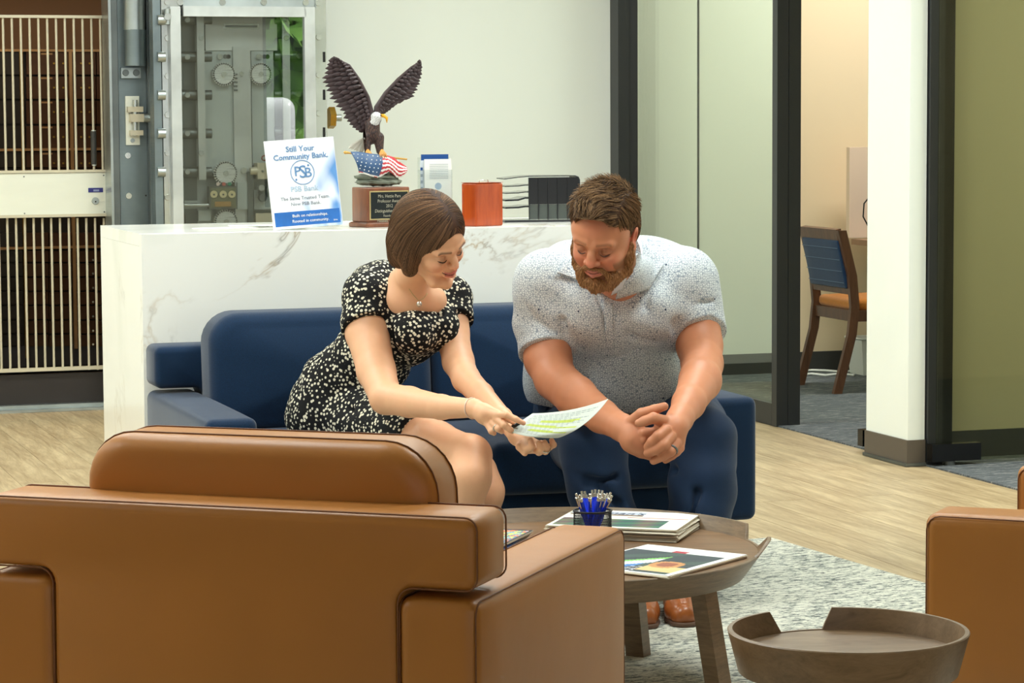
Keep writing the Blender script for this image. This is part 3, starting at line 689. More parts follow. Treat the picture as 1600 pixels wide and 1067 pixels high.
# ------------------------------------------------------------ signed-distance sculpting, meshed with surface nets
class Field:
    def __init__(s, lo, hi, res):
        s.res = res; s.lo = np.array(lo, np.float32); n = np.ceil((np.array(hi)-np.array(lo))/res).astype(int)+1; s.n = n
        s.ax = [s.lo[i]+res*np.arange(n[i], dtype=np.float32) for i in range(3)]
        s.D = np.full(tuple(n), 0.25, np.float32)
    def sub(s, lo, hi):
        sl = []
        for i in range(3):
            a = int(np.searchsorted(s.ax[i], lo[i])); b = int(np.searchsorted(s.ax[i], hi[i]))
            if b-a < 1: return None, None
            sl.append(slice(a, b))
        P = np.meshgrid(*[s.ax[i][sl[i]] for i in range(3)], indexing='ij', sparse=True)
        return tuple(sl), P
    def apply(s, fn, lo, hi, k, mode):
        pad = k+5*s.res+0.004
        sl, P = s.sub(np.minimum(lo, hi)-pad, np.maximum(lo, hi)+pad)
        if sl is None: return
        d = fn(P); D = s.D[sl]
        if mode == 'add':
            if k <= 0: r = np.minimum(D, d)
            else: h = np.maximum(k-np.abs(D-d), 0)/k; r = np.minimum(D, d)-h*h*k*0.25
        elif mode == 'cut':
            d = -d
            if k <= 0: r = np.maximum(D, d)
            else: h = np.maximum(k-np.abs(D-d), 0)/k; r = np.maximum(D, d)+h*h*k*0.25
        s.D[sl] = r
    # primitives; F is a 4x4 frame (local->world) or None
    def cap(s, a, b, ra, rb=None, k=0.01, mode='add', F=None):
        rb = ra if rb is None else rb; a = Vector(a); b = Vector(b)
        if F is not None: sc = F.to_scale()[0]; ra *= sc; rb *= sc; k *= sc; a = F @ a; b = F @ b
        A = np.array(a, np.float32); Bv = np.array(b, np.float32); d = Bv-A; L2 = float(d@d)+1e-12
        def fn(P):
            x, y, z = P[0]-A[0], P[1]-A[1], P[2]-A[2]
            t = np.clip((x*d[0]+y*d[1]+z*d[2])/L2, 0, 1)
            return np.sqrt((x-t*d[0])**2+(y-t*d[1])**2+(z-t*d[2])**2)-(ra+(rb-ra)*t)
        r = max(ra, rb); s.apply(fn, np.minimum(A, Bv)-r, np.maximum(A, Bv)+r, k, mode)
    def chain(s, pts, rs, k=0.01, mode='add', F=None):
        for i in range(len(pts)-1): s.cap(pts[i], pts[i+1], rs[i], rs[i+1], k, mode, F)
    def ell(s, c, r, rot=None, k=0.01, mode='add', F=None):
        c = Vector(c); R = Matrix.Identity(3) if rot is None else Euler([math.radians(q) for q in rot]).to_matrix()
        if F is not None: sc = F.to_scale()[0]; r = [q*sc for q in r]; k *= sc; c = F @ c; R = F.to_3x3().normalized() @ R
        Rm = np.array(R, np.float32); c = np.array(c, np.float32); r = np.array(r, np.float32)
        ext = np.sqrt(((Rm*r[None, :])**2).sum(1))
        def fn(P):
            x, y, z = P[0]-c[0], P[1]-c[1], P[2]-c[2]
            q = [(x*Rm[0, i]+y*Rm[1, i]+z*Rm[2, i]) for i in range(3)]
            k0 = np.sqrt((q[0]/r[0])**2+(q[1]/r[1])**2+(q[2]/r[2])**2)
            k1 = np.sqrt((q[0]/r[0]**2)**2+(q[1]/r[1]**2)**2+(q[2]/r[2]**2)**2)+1e-9
            return k0*(k0-1)/k1
        s.apply(fn, c-ext, c+ext, k, mode)
    def plane_cut(s, p, n, lo=None, hi=None, k=0.002):   # remove the side n points to
        p = np.array(p, np.float32); n = np.array(Vector(n).normalized(), np.float32)
        lo = s.lo-1 if lo is None else np.array(lo); hi = s.lo+s.n*s.res+1 if hi is None else np.array(hi)
        def fn(P): return -((P[0]-p[0])*n[0]+(P[1]-p[1])*n[1]+(P[2]-p[2])*n[2])
        pad = k+5*s.res+0.004
        s.apply(fn, lo+pad, hi-pad, k, 'cut')
    def displace(s, fn):
        P = np.meshgrid(*s.ax, indexing='ij', sparse=True); m = np.abs(s.D) < 0.03
        s.D = s.D + np.where(m, fn(P), 0).astype(np.float32)
    def sample(s, p):
        q = (p-s.lo)/s.res; q = np.clip(q, 0, np.array(s.D.shape)-1.001); i = q.astype(int); f = (q-i)
        D = s.D; x, y, z = i.T; fx, fy, fz = f.T
        c00 = D[x, y, z]*(1-fx)+D[x+1, y, z]*fx; c10 = D[x, y+1, z]*(1-fx)+D[x+1, y+1, z]*fx
        c01 = D[x, y, z+1]*(1-fx)+D[x+1, y, z+1]*fx; c11 = D[x, y+1, z+1]*(1-fx)+D[x+1, y+1, z+1]*fx
        return (c00*(1-fy)+c10*fy)*(1-fz)+(c01*(1-fy)+c11*fy)*fz
    def grad(s, p):
        e = s.res*1.5; g = np.stack([s.sample(p+np.eye(3)[a]*e)-s.sample(p-np.eye(3)[a]*e) for a in range(3)], 1)
        return g/(np.linalg.norm(g, axis=1, keepdims=True)+1e-9)
    def mesh(s):
        D = s.D; neg = D < 0; n = D.shape
        c = [neg[i:n[0]-1+i, j:n[1]-1+j, k:n[2]-1+k] for i in (0, 1) for j in (0, 1) for k in (0, 1)]
        cnt = sum(x.astype(np.int8) for x in c); act = (cnt > 0) & (cnt < 8)
        I = np.argwhere(act)
        if len(I) == 0: return np.zeros((0, 3)), np.zeros((0, 4), int)
        vals = np.stack([D[I[:, 0]+i, I[:, 1]+j, I[:, 2]+k] for i in (0, 1) for j in (0, 1) for k in (0, 1)], 1)
        corners = np.array([(i, j, k) for i in (0, 1) for j in (0, 1) for k in (0, 1)], np.float32)
        E = [(a, b) for a in range(8) for b in range(a+1, 8) if np.abs(corners[a]-corners[b]).sum() == 1]
        acc = np.zeros((len(I), 3), np.float32); ct = np.zeros(len(I), np.float32)
        for a, b in E:
            va, vb = vals[:, a], vals[:, b]; m = (va < 0) != (vb < 0)
            t = np.where(m, va/(va-vb+1e-20), 0)
            acc += np.where(m[:, None], corners[a]+(corners[b]-corners[a])*t[:, None], 0); ct += m
        V = (acc/ct[:, None]+I)*s.res+s.lo
        idx = np.full(act.shape, -1, np.int64); idx[act] = np.arange(len(I))
        Q = []
        for ax in range(3):
            sl0 = [slice(None)]*3; sl1 = [slice(None)]*3; sl0[ax] = slice(0, n[ax]-1); sl1[ax] = slice(1, n[ax])
            cr = neg[tuple(sl0)] != neg[tuple(sl1)]; e = np.argwhere(cr); o = [x for x in range(3) if x != ax]
            ok = (e[:, o[0]] > 0) & (e[:, o[1]] > 0) & (e[:, o[0]] < n[o[0]]-1) & (e[:, o[1]] < n[o[1]]-1); e = e[ok]
            inside = neg[tuple(e.T)]
            def cell(da, db):
                q = e.copy(); q[:, o[0]] += da; q[:, o[1]] += db; return idx[tuple(q.T)]
            q = np.stack([cell(-1, -1), cell(0, -1), cell(0, 0), cell(-1, 0)], 1)
            flip = inside if ax != 1 else ~inside
            q[~flip] = q[~flip][:, ::-1]; Q.append(q)
        Q = np.concatenate(Q); Q = Q[(Q >= 0).all(1)]
        return V, Q
def np_mesh(name, V, Q, mats, smooth=True, fmat=None, cols=None):
    me = bpy.data.meshes.new(name); me.vertices.add(len(V)); me.vertices.foreach_set('co', np.asarray(V, np.float32).ravel())
    me.loops.add(Q.size); me.loops.foreach_set('vertex_index', Q.ravel().astype(np.int32)); me.polygons.add(len(Q))
    me.polygons.foreach_set('loop_start', np.arange(0, Q.size, Q.shape[1], dtype=np.int32))
    try: me.polygons.foreach_set('loop_total', np.full(len(Q), Q.shape[1], np.int32))
    except Exception: pass
    me.polygons.foreach_set('use_smooth', np.full(len(Q), smooth))
    for m_ in mats: me.materials.append(m_)
    if fmat is not None: me.polygons.foreach_set('material_index', fmat.astype(np.int32))
    if cols is not None:
        ca = me.color_attributes.new('pigment', 'FLOAT_COLOR', 'POINT'); c4 = np.ones((len(V), 4), np.float32); c4[:, :3] = cols; ca.data.foreach_set('color', c4.ravel())
    me.update(calc_edges=True); me.validate(); return me
def smooth_verts(V, Q, it=2, f=0.5):
    V = V.astype(np.float64).copy(); e = np.concatenate([Q[:, [0, 1]], Q[:, [1, 2]], Q[:, [2, 3]], Q[:, [3, 0]]]); n = len(V)
    deg = np.bincount(e.ravel(), minlength=n).astype(float)[:, None]+1e-9
    for i in range(it*2):
        g = f if i % 2 == 0 else -f*1.04
        A = np.stack([np.bincount(e[:, 0], V[e[:, 1], k], n)+np.bincount(e[:, 1], V[e[:, 0], k], n) for k in range(3)], 1)
        V += g*(A/deg-V)
    return V
def join_parts(parts):
    Vs, Qs, off = [], [], 0
    for V, Q in parts: Vs.append(V); Qs.append(Q+off); off += len(V)
    return np.concatenate(Vs), np.concatenate(Qs)
def clip_faces(V, Q, keep):
    """keep: boolean per face centre function"""
    c = V[Q].mean(1); m = keep(c); Q = Q[m]; used = np.unique(Q); mp = np.full(len(V), -1); mp[used] = np.arange(len(used)); return V[used], mp[Q]
def sdf_obj(name, V, Q, mats, parent, origin=None, fmat=None, cols=None):
    """mesh in world coordinates, object placed with its parent's origin"""
    o0 = np.array(origin if origin is not None else (0, 0, 0), np.float64)
    me = np_mesh(name, V-o0, Q, mats, fmat=fmat, cols=cols); o = bpy.data.objects.new(name, me); C.objects.link(o); o.parent = parent; return o

def strands(name, P, m, parent, r0=0.0006, r1=0.0002, mats=None, shade=None):
    """P: (N, K, 3) points; a three-sided tapering strand along each row"""
    N, K, _ = P.shape; T = np.gradient(P, axis=1); T /= np.linalg.norm(T, axis=2, keepdims=True)+1e-9
    ref = np.array([0.31, 0.52, 0.79]); A = np.cross(T, ref); A /= np.linalg.norm(A, axis=2, keepdims=True)+1e-9; B = np.cross(T, A)
    rr = (r0+(r1-r0)*np.linspace(0, 1, K)**1.5)[None, :, None]
    rings = np.stack([P+rr*(A*math.cos(a)+B*math.sin(a)) for a in (0, 2.094, 4.189)], 2)   # N,K,3,3
    V = rings.reshape(-1, 3); base = (np.arange(N)*K*3)[:, None, None]; k_ = (np.arange(K-1)*3)[None, :, None]; j = np.arange(3)[None, None, :]; j2 = (j+1) % 3
    Q = np.stack([base+k_+j, base+k_+j2, base+k_+3+j2, base+k_+3+j], 3).reshape(-1, 4)
    cols = None
    if shade is not None: cols = np.repeat(shade, K*3, axis=0)
    o0 = np.array(parent.matrix_basis.translation) if parent is not None else np.zeros(3)
    me = np_mesh(name, V-o0, Q, [m], cols=cols); o = bpy.data.objects.new(name, me); C.objects.link(o); o.parent = parent; o['kind'] = 'stuff'; return o
def comb(f, P0, dirfn, K, step, off0, off1, relax=1.0):
    """march from the roots along dirfn, held at a growing distance from the sculpted surface"""
    p = P0.copy(); out = [p.copy()]
    for k in range(K-1):
        d = dirfn(p, k); n = f.grad(p); d = d-n*(d*n).sum(1, keepdims=True)*relax; d /= np.linalg.norm(d, axis=1, keepdims=True)+1e-9
        p = p+d*(step if np.isscalar(step) else step[:, None]); off = off0+(off1-off0)*(k+1)/(K-1)
        off = off if np.isscalar(off) else off
        n = f.grad(p); p = p-n*(f.sample(p)-off)[:, None]*relax; out.append(p.copy())
    return np.stack(out, 1)
# ------------------------------------------------------------ eagle award on the counter
vE = 8.68
pE = PV(597, 352, vE); EY = pE.y
eg = thing('eagle_award', 'bald eagle figurine with spread wings on a wooden award plinth with black plaque', 'award', (pE.x, pE.y, CZ), YAW)
def EL(px, py, dv=0.0):   # local coordinates of a pixel on the award's own plane
    p = PV(px, py, vE+dv); u, v = UV(p); u0, v0 = UV(eg.location); return Vector((u-u0, v-v0, p.z-CZ))
zt = EL(597, 292).z; zb_ = EL(597, 346).z
ER = 0.24
pl_ = bpy.data.objects.new('plinth', None)
bm = BM(); x0, x1 = EL(553, 300).x-0.006, EL(632, 300).x
y0, y1 = -0.045, 0.06
def rotz_bm(bm, a, c=(0,0)):
    bmesh.ops.rotate(bm, verts=bm.verts, cent=(c[0], c[1], 0), matrix=Matrix.Rotation(a, 3, 'Z')); return bm
HW = 0.083
plo = obj('plinth', rotz_bm(bx(-HW, HW, y0, y1, zb_, zt), ER), M['walnut'], eg, bevel=0.004); 
bas = obj('base_board', rotz_bm(bx(-HW-0.008, HW+0.008, y0-0.01, y1+0.01, 0, 0.014), ER), M['walnut'], eg, bevel=0.003)
bas2 = obj('base_board', rotz_bm(bx(-HW-0.004, HW+0.004, y0-0.005, y1+0.005, 0.0142, zb_-0.0002), ER), M['walnut'], eg, bevel=0.002)
M['gold_trim'] = mat('gold_edge', (216,196,140), 0.3, 0.6)
M['plaque'] = mat('plaque_black', (26,32,34), 0.25); M['plaque_ink'] = mat('plaque_engraving', (176,170,150), 0.4, 0.4)
h_ = zt-zb_
pb1 = obj('plaque_border', rotz_bm(bx(-HW+0.010, HW-0.006, y0-0.0022, y0-0.0001, zb_+0.008, zt-0.012), ER), M['gold_trim'], plo)
pb2 = obj('plaque', rotz_bm(bx(-HW+0.014, HW-0.010, y0-0.0032, y0-0.0023, zb_+0.012, zt-0.016), ER), M['plaque'], plo)
zc = (zb_+zt)/2
for i, (s_, sz) in enumerate((('Mrs. Hettie Pars', 0.0125), ('Professor Award', 0.0125), ('2012', 0.0125), ('Distinguished Service', 0.0125), ('Founders of', 0.009), ('Peoples Exchange', 0.0125))):
    o = text('engraving', s_, sz*1.25, M['plaque_ink'], plo, (0,0,0), (0,0,0), extrude=0.0002, shear=0.2 if i == 3 else 0)
    q = Matrix.Rotation(ER, 4, 'Z') @ Matrix.Translation((0.002, y0-0.0034, zt-0.030-i*0.0165)) @ Matrix.Rotation(math.pi/2, 4, 'X') @ Matrix.Diagonal((0.85, 1, 1, 1)); o.matrix_basis = q
# rock, body, head by sculpting in local award coordinates
M['rock'] = mat('painted_rock', (120,126,112), 0.7, var=(30,0.35,(1,1,4)), bump=(60,0.5,0.004))
f = Field((-0.12, -0.07, zt-0.012), (0.12, 0.08, zt+0.075), 0.0022)
for k_, (px, py, rx, rz) in enumerate(((592, 284, .082, .015), (590, 276, .080, .012), (598, 268, .062, .014), (596, 256, .046, .016), (598, 246, .036, .014))):
    p = EL(px, py); f.ell((p.x, 0.005, p.z), (rx, 0.045-0.004*k_, rz), k=0.004)
f.displace(lambda P: 0.0022*np.sin(P[0]*190+P[2]*260)*np.cos(P[1]*140+P[2]*90)+0.0014*np.sin(P[2]*900+P[0]*60))
V, Q = f.mesh(); V[:, 2] = np.maximum(V[:, 2], zt+0.0002); sdf_obj('rock', V, Q, [M['rock']], eg)
def feathered(name, c0, c1, sc=260):
    k = NT(name); vec = k.coord((1,1,0.45)); vo = k.add('ShaderNodeTexVoronoi'); vo.inputs['Scale'].default_value = sc; k.link(vec, vo.inputs['Vector'])
    k.link(k.ramp(vo.outputs['Distance'], [(0.1, s2l(c1)), (0.6, s2l(c0))]), k.b.inputs['Base Color']); k.b.inputs['Roughness'].default_value = 0.55
    k.link(k.bump(vo.outputs['Distance'], 0.6, 0.002), k.b.inputs['Normal']); return k.m
M['eagle_brown'] = feathered('eagle_brown', (48,34,34), (104,74,62)); M['eagle_white'] = feathered('eagle_white', (206,206,206), (250,250,250), 300)
M['eagle_yellow'] = mat('eagle_yellow', (232,170,36), 0.35); M['eagle_foot'] = mat('eagle_foot', (206,146,72), 0.5)
f = Field((-0.06, -0.07, zt+0.05), (0.06, 0.07, zt+0.25), 0.0018)
sh_, nk = EL(578, 196), EL(584, 186)
f.ell((EL(580, 207).x, 0.0, EL(580, 207).z), (0.029, 0.028, 0.042), (0, 12, 0), k=0.01)
f.cap((EL(580, 195).x, 0, EL(580, 195).z), (nk.x+0.004, -0.012, nk.z), 0.025, 0.019, 0.012)
for px in (571, 591):
    p = EL(px, 215); q = EL(px+1, 236); f.cap((p.x, -0.004, p.z), (q.x, -0.012, q.z), 0.019, 0.012, 0.006)
V, Q = f.mesh(); sdf_obj('body', V, Q, [M['eagle_brown']], eg)
f = Field((-0.06, -0.08, zt+0.12), (0.06, 0.05, zt+0.26), 0.0012)
hc = EL(586, 183); f.ell((hc.x, -0.016, hc.z), (0.0185, 0.021, 0.0175), (0, 15, 0), k=0.004); n2 = EL(583, 191); f.ell((n2.x, -0.014, n2.z), (0.018, 0.018, 0.015), k=0.008)
f.displace(lambda P: 0.0008*np.sin(P[0]*900)*np.sin(P[2]*700+P[0]*300))
V, Q = f.mesh(); hd_ = sdf_obj('head', V, Q, [M['eagle_white']], eg)
bk0, bk1, bk2 = EL(594, 181), EL(600, 184), EL(600, 192)
obj('beak', tube(BM(), [(bk0.x-0.004, -0.026, bk0.z), (bk0.x+0.004, -0.030, bk0.z+0.0005), (bk1.x, -0.034, bk1.z-0.001), (bk2.x, -0.036, bk2.z)], [0.0062, 0.0065, 0.0052, 0.001], 10), M['eagle_yellow'], hd_, smooth=True)
e1 = EL(591, 180); obj('eye', lathe(BM(), [(0, -0.0022), (0.0018, -0.001), (0.0018, 0.001), (0, 0.0022)], 10), M['black_gloss'], hd_, loc=(e1.x, -0.033, e1.z), smooth=True)
# wings: rows of overlapping feathers between the leading edge and the tips
M['feather'] = mat('eagle_feather', (58,42,44), 0.5, var=(60,0.35,(1,1,0.3)), bump=(220,0.4,0.001))
def poly(pts, t):
    n = len(pts)-1; x = t*n; i = min(n-1, int(x)); return pts[i].lerp(pts[i+1], x-i)
def leaf(bm, a, b, w, y, lift, mi=0):
    d = b-a; L = d.length; d = d.normalized(); nx = Vector((d.z, 0, -d.x)); N = 7; rows = []
    for i in range(N+1):
        t = i/N; ww = w*(0.55+0.9*t-0.5*t*t)*(1 if t < 0.8 else max(0.08, math.sqrt(max(0, 1-((t-0.8)/0.2)**2))))
        c = a+d*L*t; yy = y-lift*math.sin(t*math.pi*0.6)
        rows.append([bm.verts.new((c.x-nx.x*ww, yy+0.0012, c.z-nx.z*ww)), bm.verts.new((c.x, yy-0.0016, c.z)), bm.verts.new((c.x+nx.x*ww, yy+0.0006, c.z+nx.z*ww)), bm.verts.new((c.x, yy+0.003, c.z))])
    for A, B in zip(rows, rows[1:]):
        for k in range(4): bm.faces.new((A[k], A[(k+1) % 4], B[(k+1) % 4], B[k]))
    bm.faces.new(rows[-1]); bm.faces.new(rows[0][::-1])
def wing(name, lead, tips, N, label):
    lead = [EL(*p) for p in lead]; tips = [EL(*p) for p in tips]; bm = BM(); rr = random.Random(5)
    for li, (frac, cnt, w, yo) in enumerate(((1.0, N, 0.0088, 0.012), (0.68, N-3, 0.0080, 0.006), (0.45, N-4, 0.0072, 0.001), (0.24, N-2, 0.0062, -0.004))):
        for i in range(cnt):
            t = i/(cnt-1); a = poly(lead, 0.04+0.94*t); b = poly(tips, t); b = a+(b-a)*(frac*(1+rr.uniform(-0.05, 0.06)))
            leaf(bm, a, b, w*(1.15-0.35*t), yo+0.0006*(i % 3)-0.004*t, 0.006)
    tube(bm, [poly(lead, q/10)+Vector((0, -0.003, 0)) for q in range(11)], [0.011-0.0008*q for q in range(11)], 8)
    return obj(name, bm, M['feather'], eg, smooth=True, autos=50)
wing('wing', [(577,196),(580,176),(574,152),(560,124),(545,102),(528,93)], [(562,206),(553,199),(545,190),(536,180),(530,168),(520,156),(512,145),(506,133),(504,120),(508,106),(515,94),(519,90)], 22, '')
wing('wing', [(588,182),(588,168),(602,146),(622,124),(642,106),(655,97)], [(604,172),(612,168),(622,160),(634,156),(645,152),(650,142),(656,134),(658,126),(660,115),(661,105),(658,95)], 20, '')
# tail, feet, flag pole and flag
bm = BM()
for i in range(6): a = EL(572, 216); b = EL(547+i*4, 232+i*1.4); leaf(bm, a, b, 0.0075, 0.018+0.001*(i % 2), 0.0)
obj('tail', bm, mat('tail_white', (196,192,180), 0.5, bump=(200,0.3,0.001)), eg, smooth=True, autos=50)
for px in (572, 594):
    bm = BM(); a = EL(px, 234)
    for dx in (-4.5, -1.5, 1.5, 4.5):
        b = EL(px+dx, 241); c = EL(px+dx*1.15, 246); tube(bm, [(a.x, -0.020, a.z), (b.x, -0.033, b.z), (c.x, -0.040, c.z-0.0)], [0.0045, 0.0038, 0.0015], 8)
    obj('talon', bm, M['eagle_foot'], eg, smooth=True)
pa_, pb_ = EL(533, 238), EL(637, 249)
bm = BM(); tube(bm, [(pa_.x, -0.030, pa_.z), (pa_.x+0.005, -0.029, pa_.z-0.0004), (pa_.x+0.016, -0.027, pa_.z-0.001), (pa_.x+0.02, -0.026, pa_.z-0.002), (pb_.x, 0.01, pb_.z)], [0.0008, 0.0055, 0.0045, 0.0034, 0.0034], 10)
obj('flag_pole', bm, mat('flag_pole_gold', (206,158,76), 0.4), eg, smooth=True)
M['flag_red'] = mat('flag_red', (190,42,52), 0.5); M['flag_white'] = mat('flag_white', (244,240,236), 0.5); M['flag_blue'] = mat('flag_blue', (52,84,124), 0.5)
NU, NV = 60, 26; top = [(543,237),(560,238),(582,240),(600,243),(612,246),(622,252),(634,262)]; bot = [(556,269),(572,275),(588,277),(602,268),(616,277),(624,276),(632,271)]
topP = [EL(*p) for p in top]; botP = [EL(*p) for p in bot]
V = []; Q = []; fm = []
for i in range(NU+1):
    for j in range(NV+1):
        t, s_ = i/NU, j/NV; p = poly(topP, t).lerp(poly(botP, t), s_)
        y = -0.040-0.020*math.sin(math.pi*min(1, s_*0.9))*(1-0.3*t)+0.006*math.sin(t*17+s_*2)*(0.3+s_) + 0.03*t*t
        V.append((p.x, y, p.z+0.0015*math.sin(t*14)))
for i in range(NU):
    for j in range(NV):
        Q.append((i*(NV+1)+j, (i+1)*(NV+1)+j, (i+1)*(NV+1)+j+1, i*(NV+1)+j+1))
        s_ = (j+0.5)/NV; t = (i+0.5)/NU
        fm.append(2 if (t < 0.43-0.12*s_*s_ and s_ < 0.94) else (0 if int(s_*9+1.2*math.sin(t*6)) % 2 == 0 else 1))
me = np_mesh('flag', np.array(V), np.array(Q), [M['flag_red'], M['flag_white'], M['flag_blue']], fmat=np.array(fm))
fo = bpy.data.objects.new('flag', me); C.objects.link(fo); fo.parent = eg; md = fo.modifiers.new('thickness', 'SOLIDIFY'); md.thickness = 0.0016; md.offset = 0
stars = BM(); rs = random.Random(2)
for a in range(5):
    for b in range(6):
        t, s_ = 0.03+b*0.065+(a % 2)*0.03, 0.10+a*0.17
        if t > 0.40-0.12*s_*s_: continue
        p = poly(topP, t).lerp(poly(botP, t), s_); y = -0.040-0.020*math.sin(math.pi*min(1, s_*0.9))*(1-0.3*t)+0.006*math.sin(t*17+s_*2)*(0.3+s_)+0.03*t*t-0.0012
        cyl(stars, (p.x, y, p.z), (p.x, y-0.0008, p.z), 0.0023, n=5)
obj('star', stars, M['flag_white'], fo, kind='stuff')
# ------------------------------------------------------------ vault: gate, frame, open door, deposit boxes behind
def vuz(px, py, v): p = PV(px, py, v); return UV(p)[0], p.z
class VRoot:
    def __init__(s, name, label, cat, px, py, v, z=None, kind=None):
        u, zz = vuz(px, py, v); s.u, s.v, s.z = u, v, (zz if z is None else z); s.o = rroot(name, s.u, s.v, s.z, label, cat, kind=kind)
    def vb(s, name, px0, px1, py0, py1, vf, dep, m, parent=None, bevel=0.0, z0=None, z1=None):
        ym = (py0+py1)/2; u0 = vuz(px0, ym, vf)[0]; u1 = vuz(px1, ym, vf)[0]; xm = (px0+px1)/2
        za = vuz(xm, py1, vf)[1] if z0 is None else z0; zb = vuz(xm, py0, vf)[1] if z1 is None else z1
        cu, cz = (u0+u1)/2, (za+zb)/2
        o = obj(name, bx(u0-cu, u1-cu, 0, dep, za-cz, zb-cz), m, parent or s.o, bevel=bevel)
        pl = Vector((cu-s.u, vf-s.v, cz-s.z)); o.location = pl if parent is None else pl-parent.location
        return o
    def bar(s, name, p0, p1, v0, v1, r, m, parent=None, n=12, r1=None):
        a, b = vuz(*p0, v0), vuz(*p1, v1); A = Vector((a[0]-s.u, v0-s.v, a[1]-s.z)); Bq = Vector((b[0]-s.u, v1-s.v, b[1]-s.z))
        o = obj(name, cyl(BM(), (0,0,0), Bq-A, r, r1, n), m, parent or s.o, smooth=True, autos=40); o.location = A if parent is None else A-parent.location; return o
    def disc(s, name, px, py, vf, dep, r, m, parent=None, n=20, bevel=0):
        u, z = vuz(px, py, vf); o = obj(name, cyl(BM(), (0, dep, 0), (0, 0, 0), r, r*0.9 if bevel else r, n), m, parent or s.o, smooth=True, autos=40)
        pl = Vector((u-s.u, vf-s.v, z-s.z)); o.location = pl if parent is None else pl-parent.location; return o
u_l, _ = vuz(-203, 400, VB); u_j, _ = vuz(176, 300, VB)
# opening surround
rb('wall_vault_left', -6, u_l, VB, VB+0.25, 0, HC, M['wall'])
rb('wall_vault_inner_left', u_l-0.1, u_l, VB+0.25, 15.4, 0, 2.7, M['vault_wall'])
rb('wall_vault_inner_right', u_j+1.35, u_j+1.45, VB+0.25, 15.4, 0, 2.7, M['vault_wall'])
rb('wall_vault_inner_back', u_l-0.1, u_j+1.45, 15.4, 15.5, 0, 2.7, M['vault_wall'])
rb('ceiling_vault', u_l-0.1, u_j+1.45, VB+0.02, 15.5, 2.7, 2.8, M['vault_wall'])
rb('wall_vault_lintel', u_l, u_w0, VB, VB+0.25, 2.66, HC, M['wall'])
rb('floor_vault', u_l-0.1, u_j+1.45, VB+0.26, 15.4, -0.02, 0.02, M['carpet'])
rb('wall_vault_jamb', u_w0, u_w0+0.3, VB+0.25, VB+0.26, 0, 2.7, M['vault_wall'])
area('vault_lamp', W((u_l+u_j)/2, 13.7, 2.62), 0.8, 0.3, 17, (1.0, 0.72, 0.40), (0, 0, YAW))
sill = rb('trim_4', u_l, u_j+0.02, VB-0.10, VB-0.03, 0, 0.012, M['steel'])
rb('trim_5', u_l, u_j+0.02, VB-0.03, VB+0.02, 0, 0.028, M['steel'])
rb('trim_6', u_l, u_j, VB+0.02, VB+0.05, 0.0, vuz(80, 584, VB+0.02)[1], M['vault_base'])
# ---- gate
gt = VRoot('vault_gate', 'cream barred vault gate with aluminium lock plate at the far left', 'gate', 85, 580, VB, kind=None)
gv = VB-0.01
gt.vb('top_rail', -200, 169, 23, 27.5, gv, 0.03, M['cream_metal'], bevel=0.002)
gt.vb('bottom_rail', -200, 170, 577.5, 583, gv, 0.03, M['cream_metal'], bevel=0.002)
gt.vb('middle_rail', -200, 173.5, 267, 271, gv-0.02, 0.05, M['cream_metal'], bevel=0.002)
gt.vb('middle_rail', -200, 174.5, 336.5, 341, gv-0.02, 0.05, M['cream_metal'], bevel=0.002)
lp = gt.vb('lock_plate', -160, 172.5, 271.3, 336.2, gv-0.012, 0.03, M['panel_metal'], bevel=0.002)
for px, py in ((37.5, 276), (162, 274), (38.5, 333.5), (163, 331), (-90, 277), (-90, 334)): gt.disc('screw', px, py, gv-0.015, 0.004, 0.0035, M['steel_dark'], lp, 10)
gt.vb('nameplate', 138, 161, 293.5, 300.5, gv-0.0145, 0.003, mat('enamel_navy', (48,50,130), 0.3), lp)
gt.vb('nameplate_text', 146, 155, 296, 299, gv-0.0152, 0.0006, mat('enamel_pale', (150,160,200), 0.4), lp)
lk = gt.disc('lock_cylinder', 149.5, 314, gv-0.019, 0.008, 0.0185, M['steel'], lp, 24, 1)
gt.disc('keyhole', 149.5, 315, gv-0.0195, 0.002, 0.004, M['black'], lp, 10)
gt.vb('stile', 169.5, 172, 18, 583, gv, 0.03, M['cream_metal'])
for i in range(-9, 12):
    x_t = 4.3+13.82*i; x_b = 14.5+13.75*i-3.0
    if i == 11:
        pass
    a = vuz(x_t, 27, gv+0.015); b_ = vuz(x_t+5.0, 578, gv+0.015); ub = vuz(x_t+4.4, 268, gv+0.015)
    u_ = a[0]
    for (z0, z1) in ((vuz(x_t, 268, gv)[1], a[1]), (b_[1], vuz(x_t, 341, gv)[1])):
        o = obj('bar', cyl(BM(), (0,0,0), (0,0,z1-z0), 0.0062, n=10), M['cream_metal'], gt.o, smooth=True, autos=40); o.location = (u_-gt.u, 0.005, z0-gt.z)
    if i == 10:
        zc0, zc1 = vuz(x_t+3, 257, gv)[1], vuz(x_t+3, 205, gv)[1]
        g_ = obj('grip', cyl(BM(), (0,0,0), (0,0,zc1-zc0), 0.0145, n=16), M['black_rubber'], gt.o, smooth=True, autos=40); g_.location = (u_-gt.u, 0.005, zc0-gt.z)
        for z in (zc0, zc1): c_ = obj('collar', cyl(BM(), (0,0,-0.006), (0,0,0.006), 0.0125, n=16), M['steel_bright'], g_, smooth=True, autos=40); c_.location = (0, 0, z-zc0)
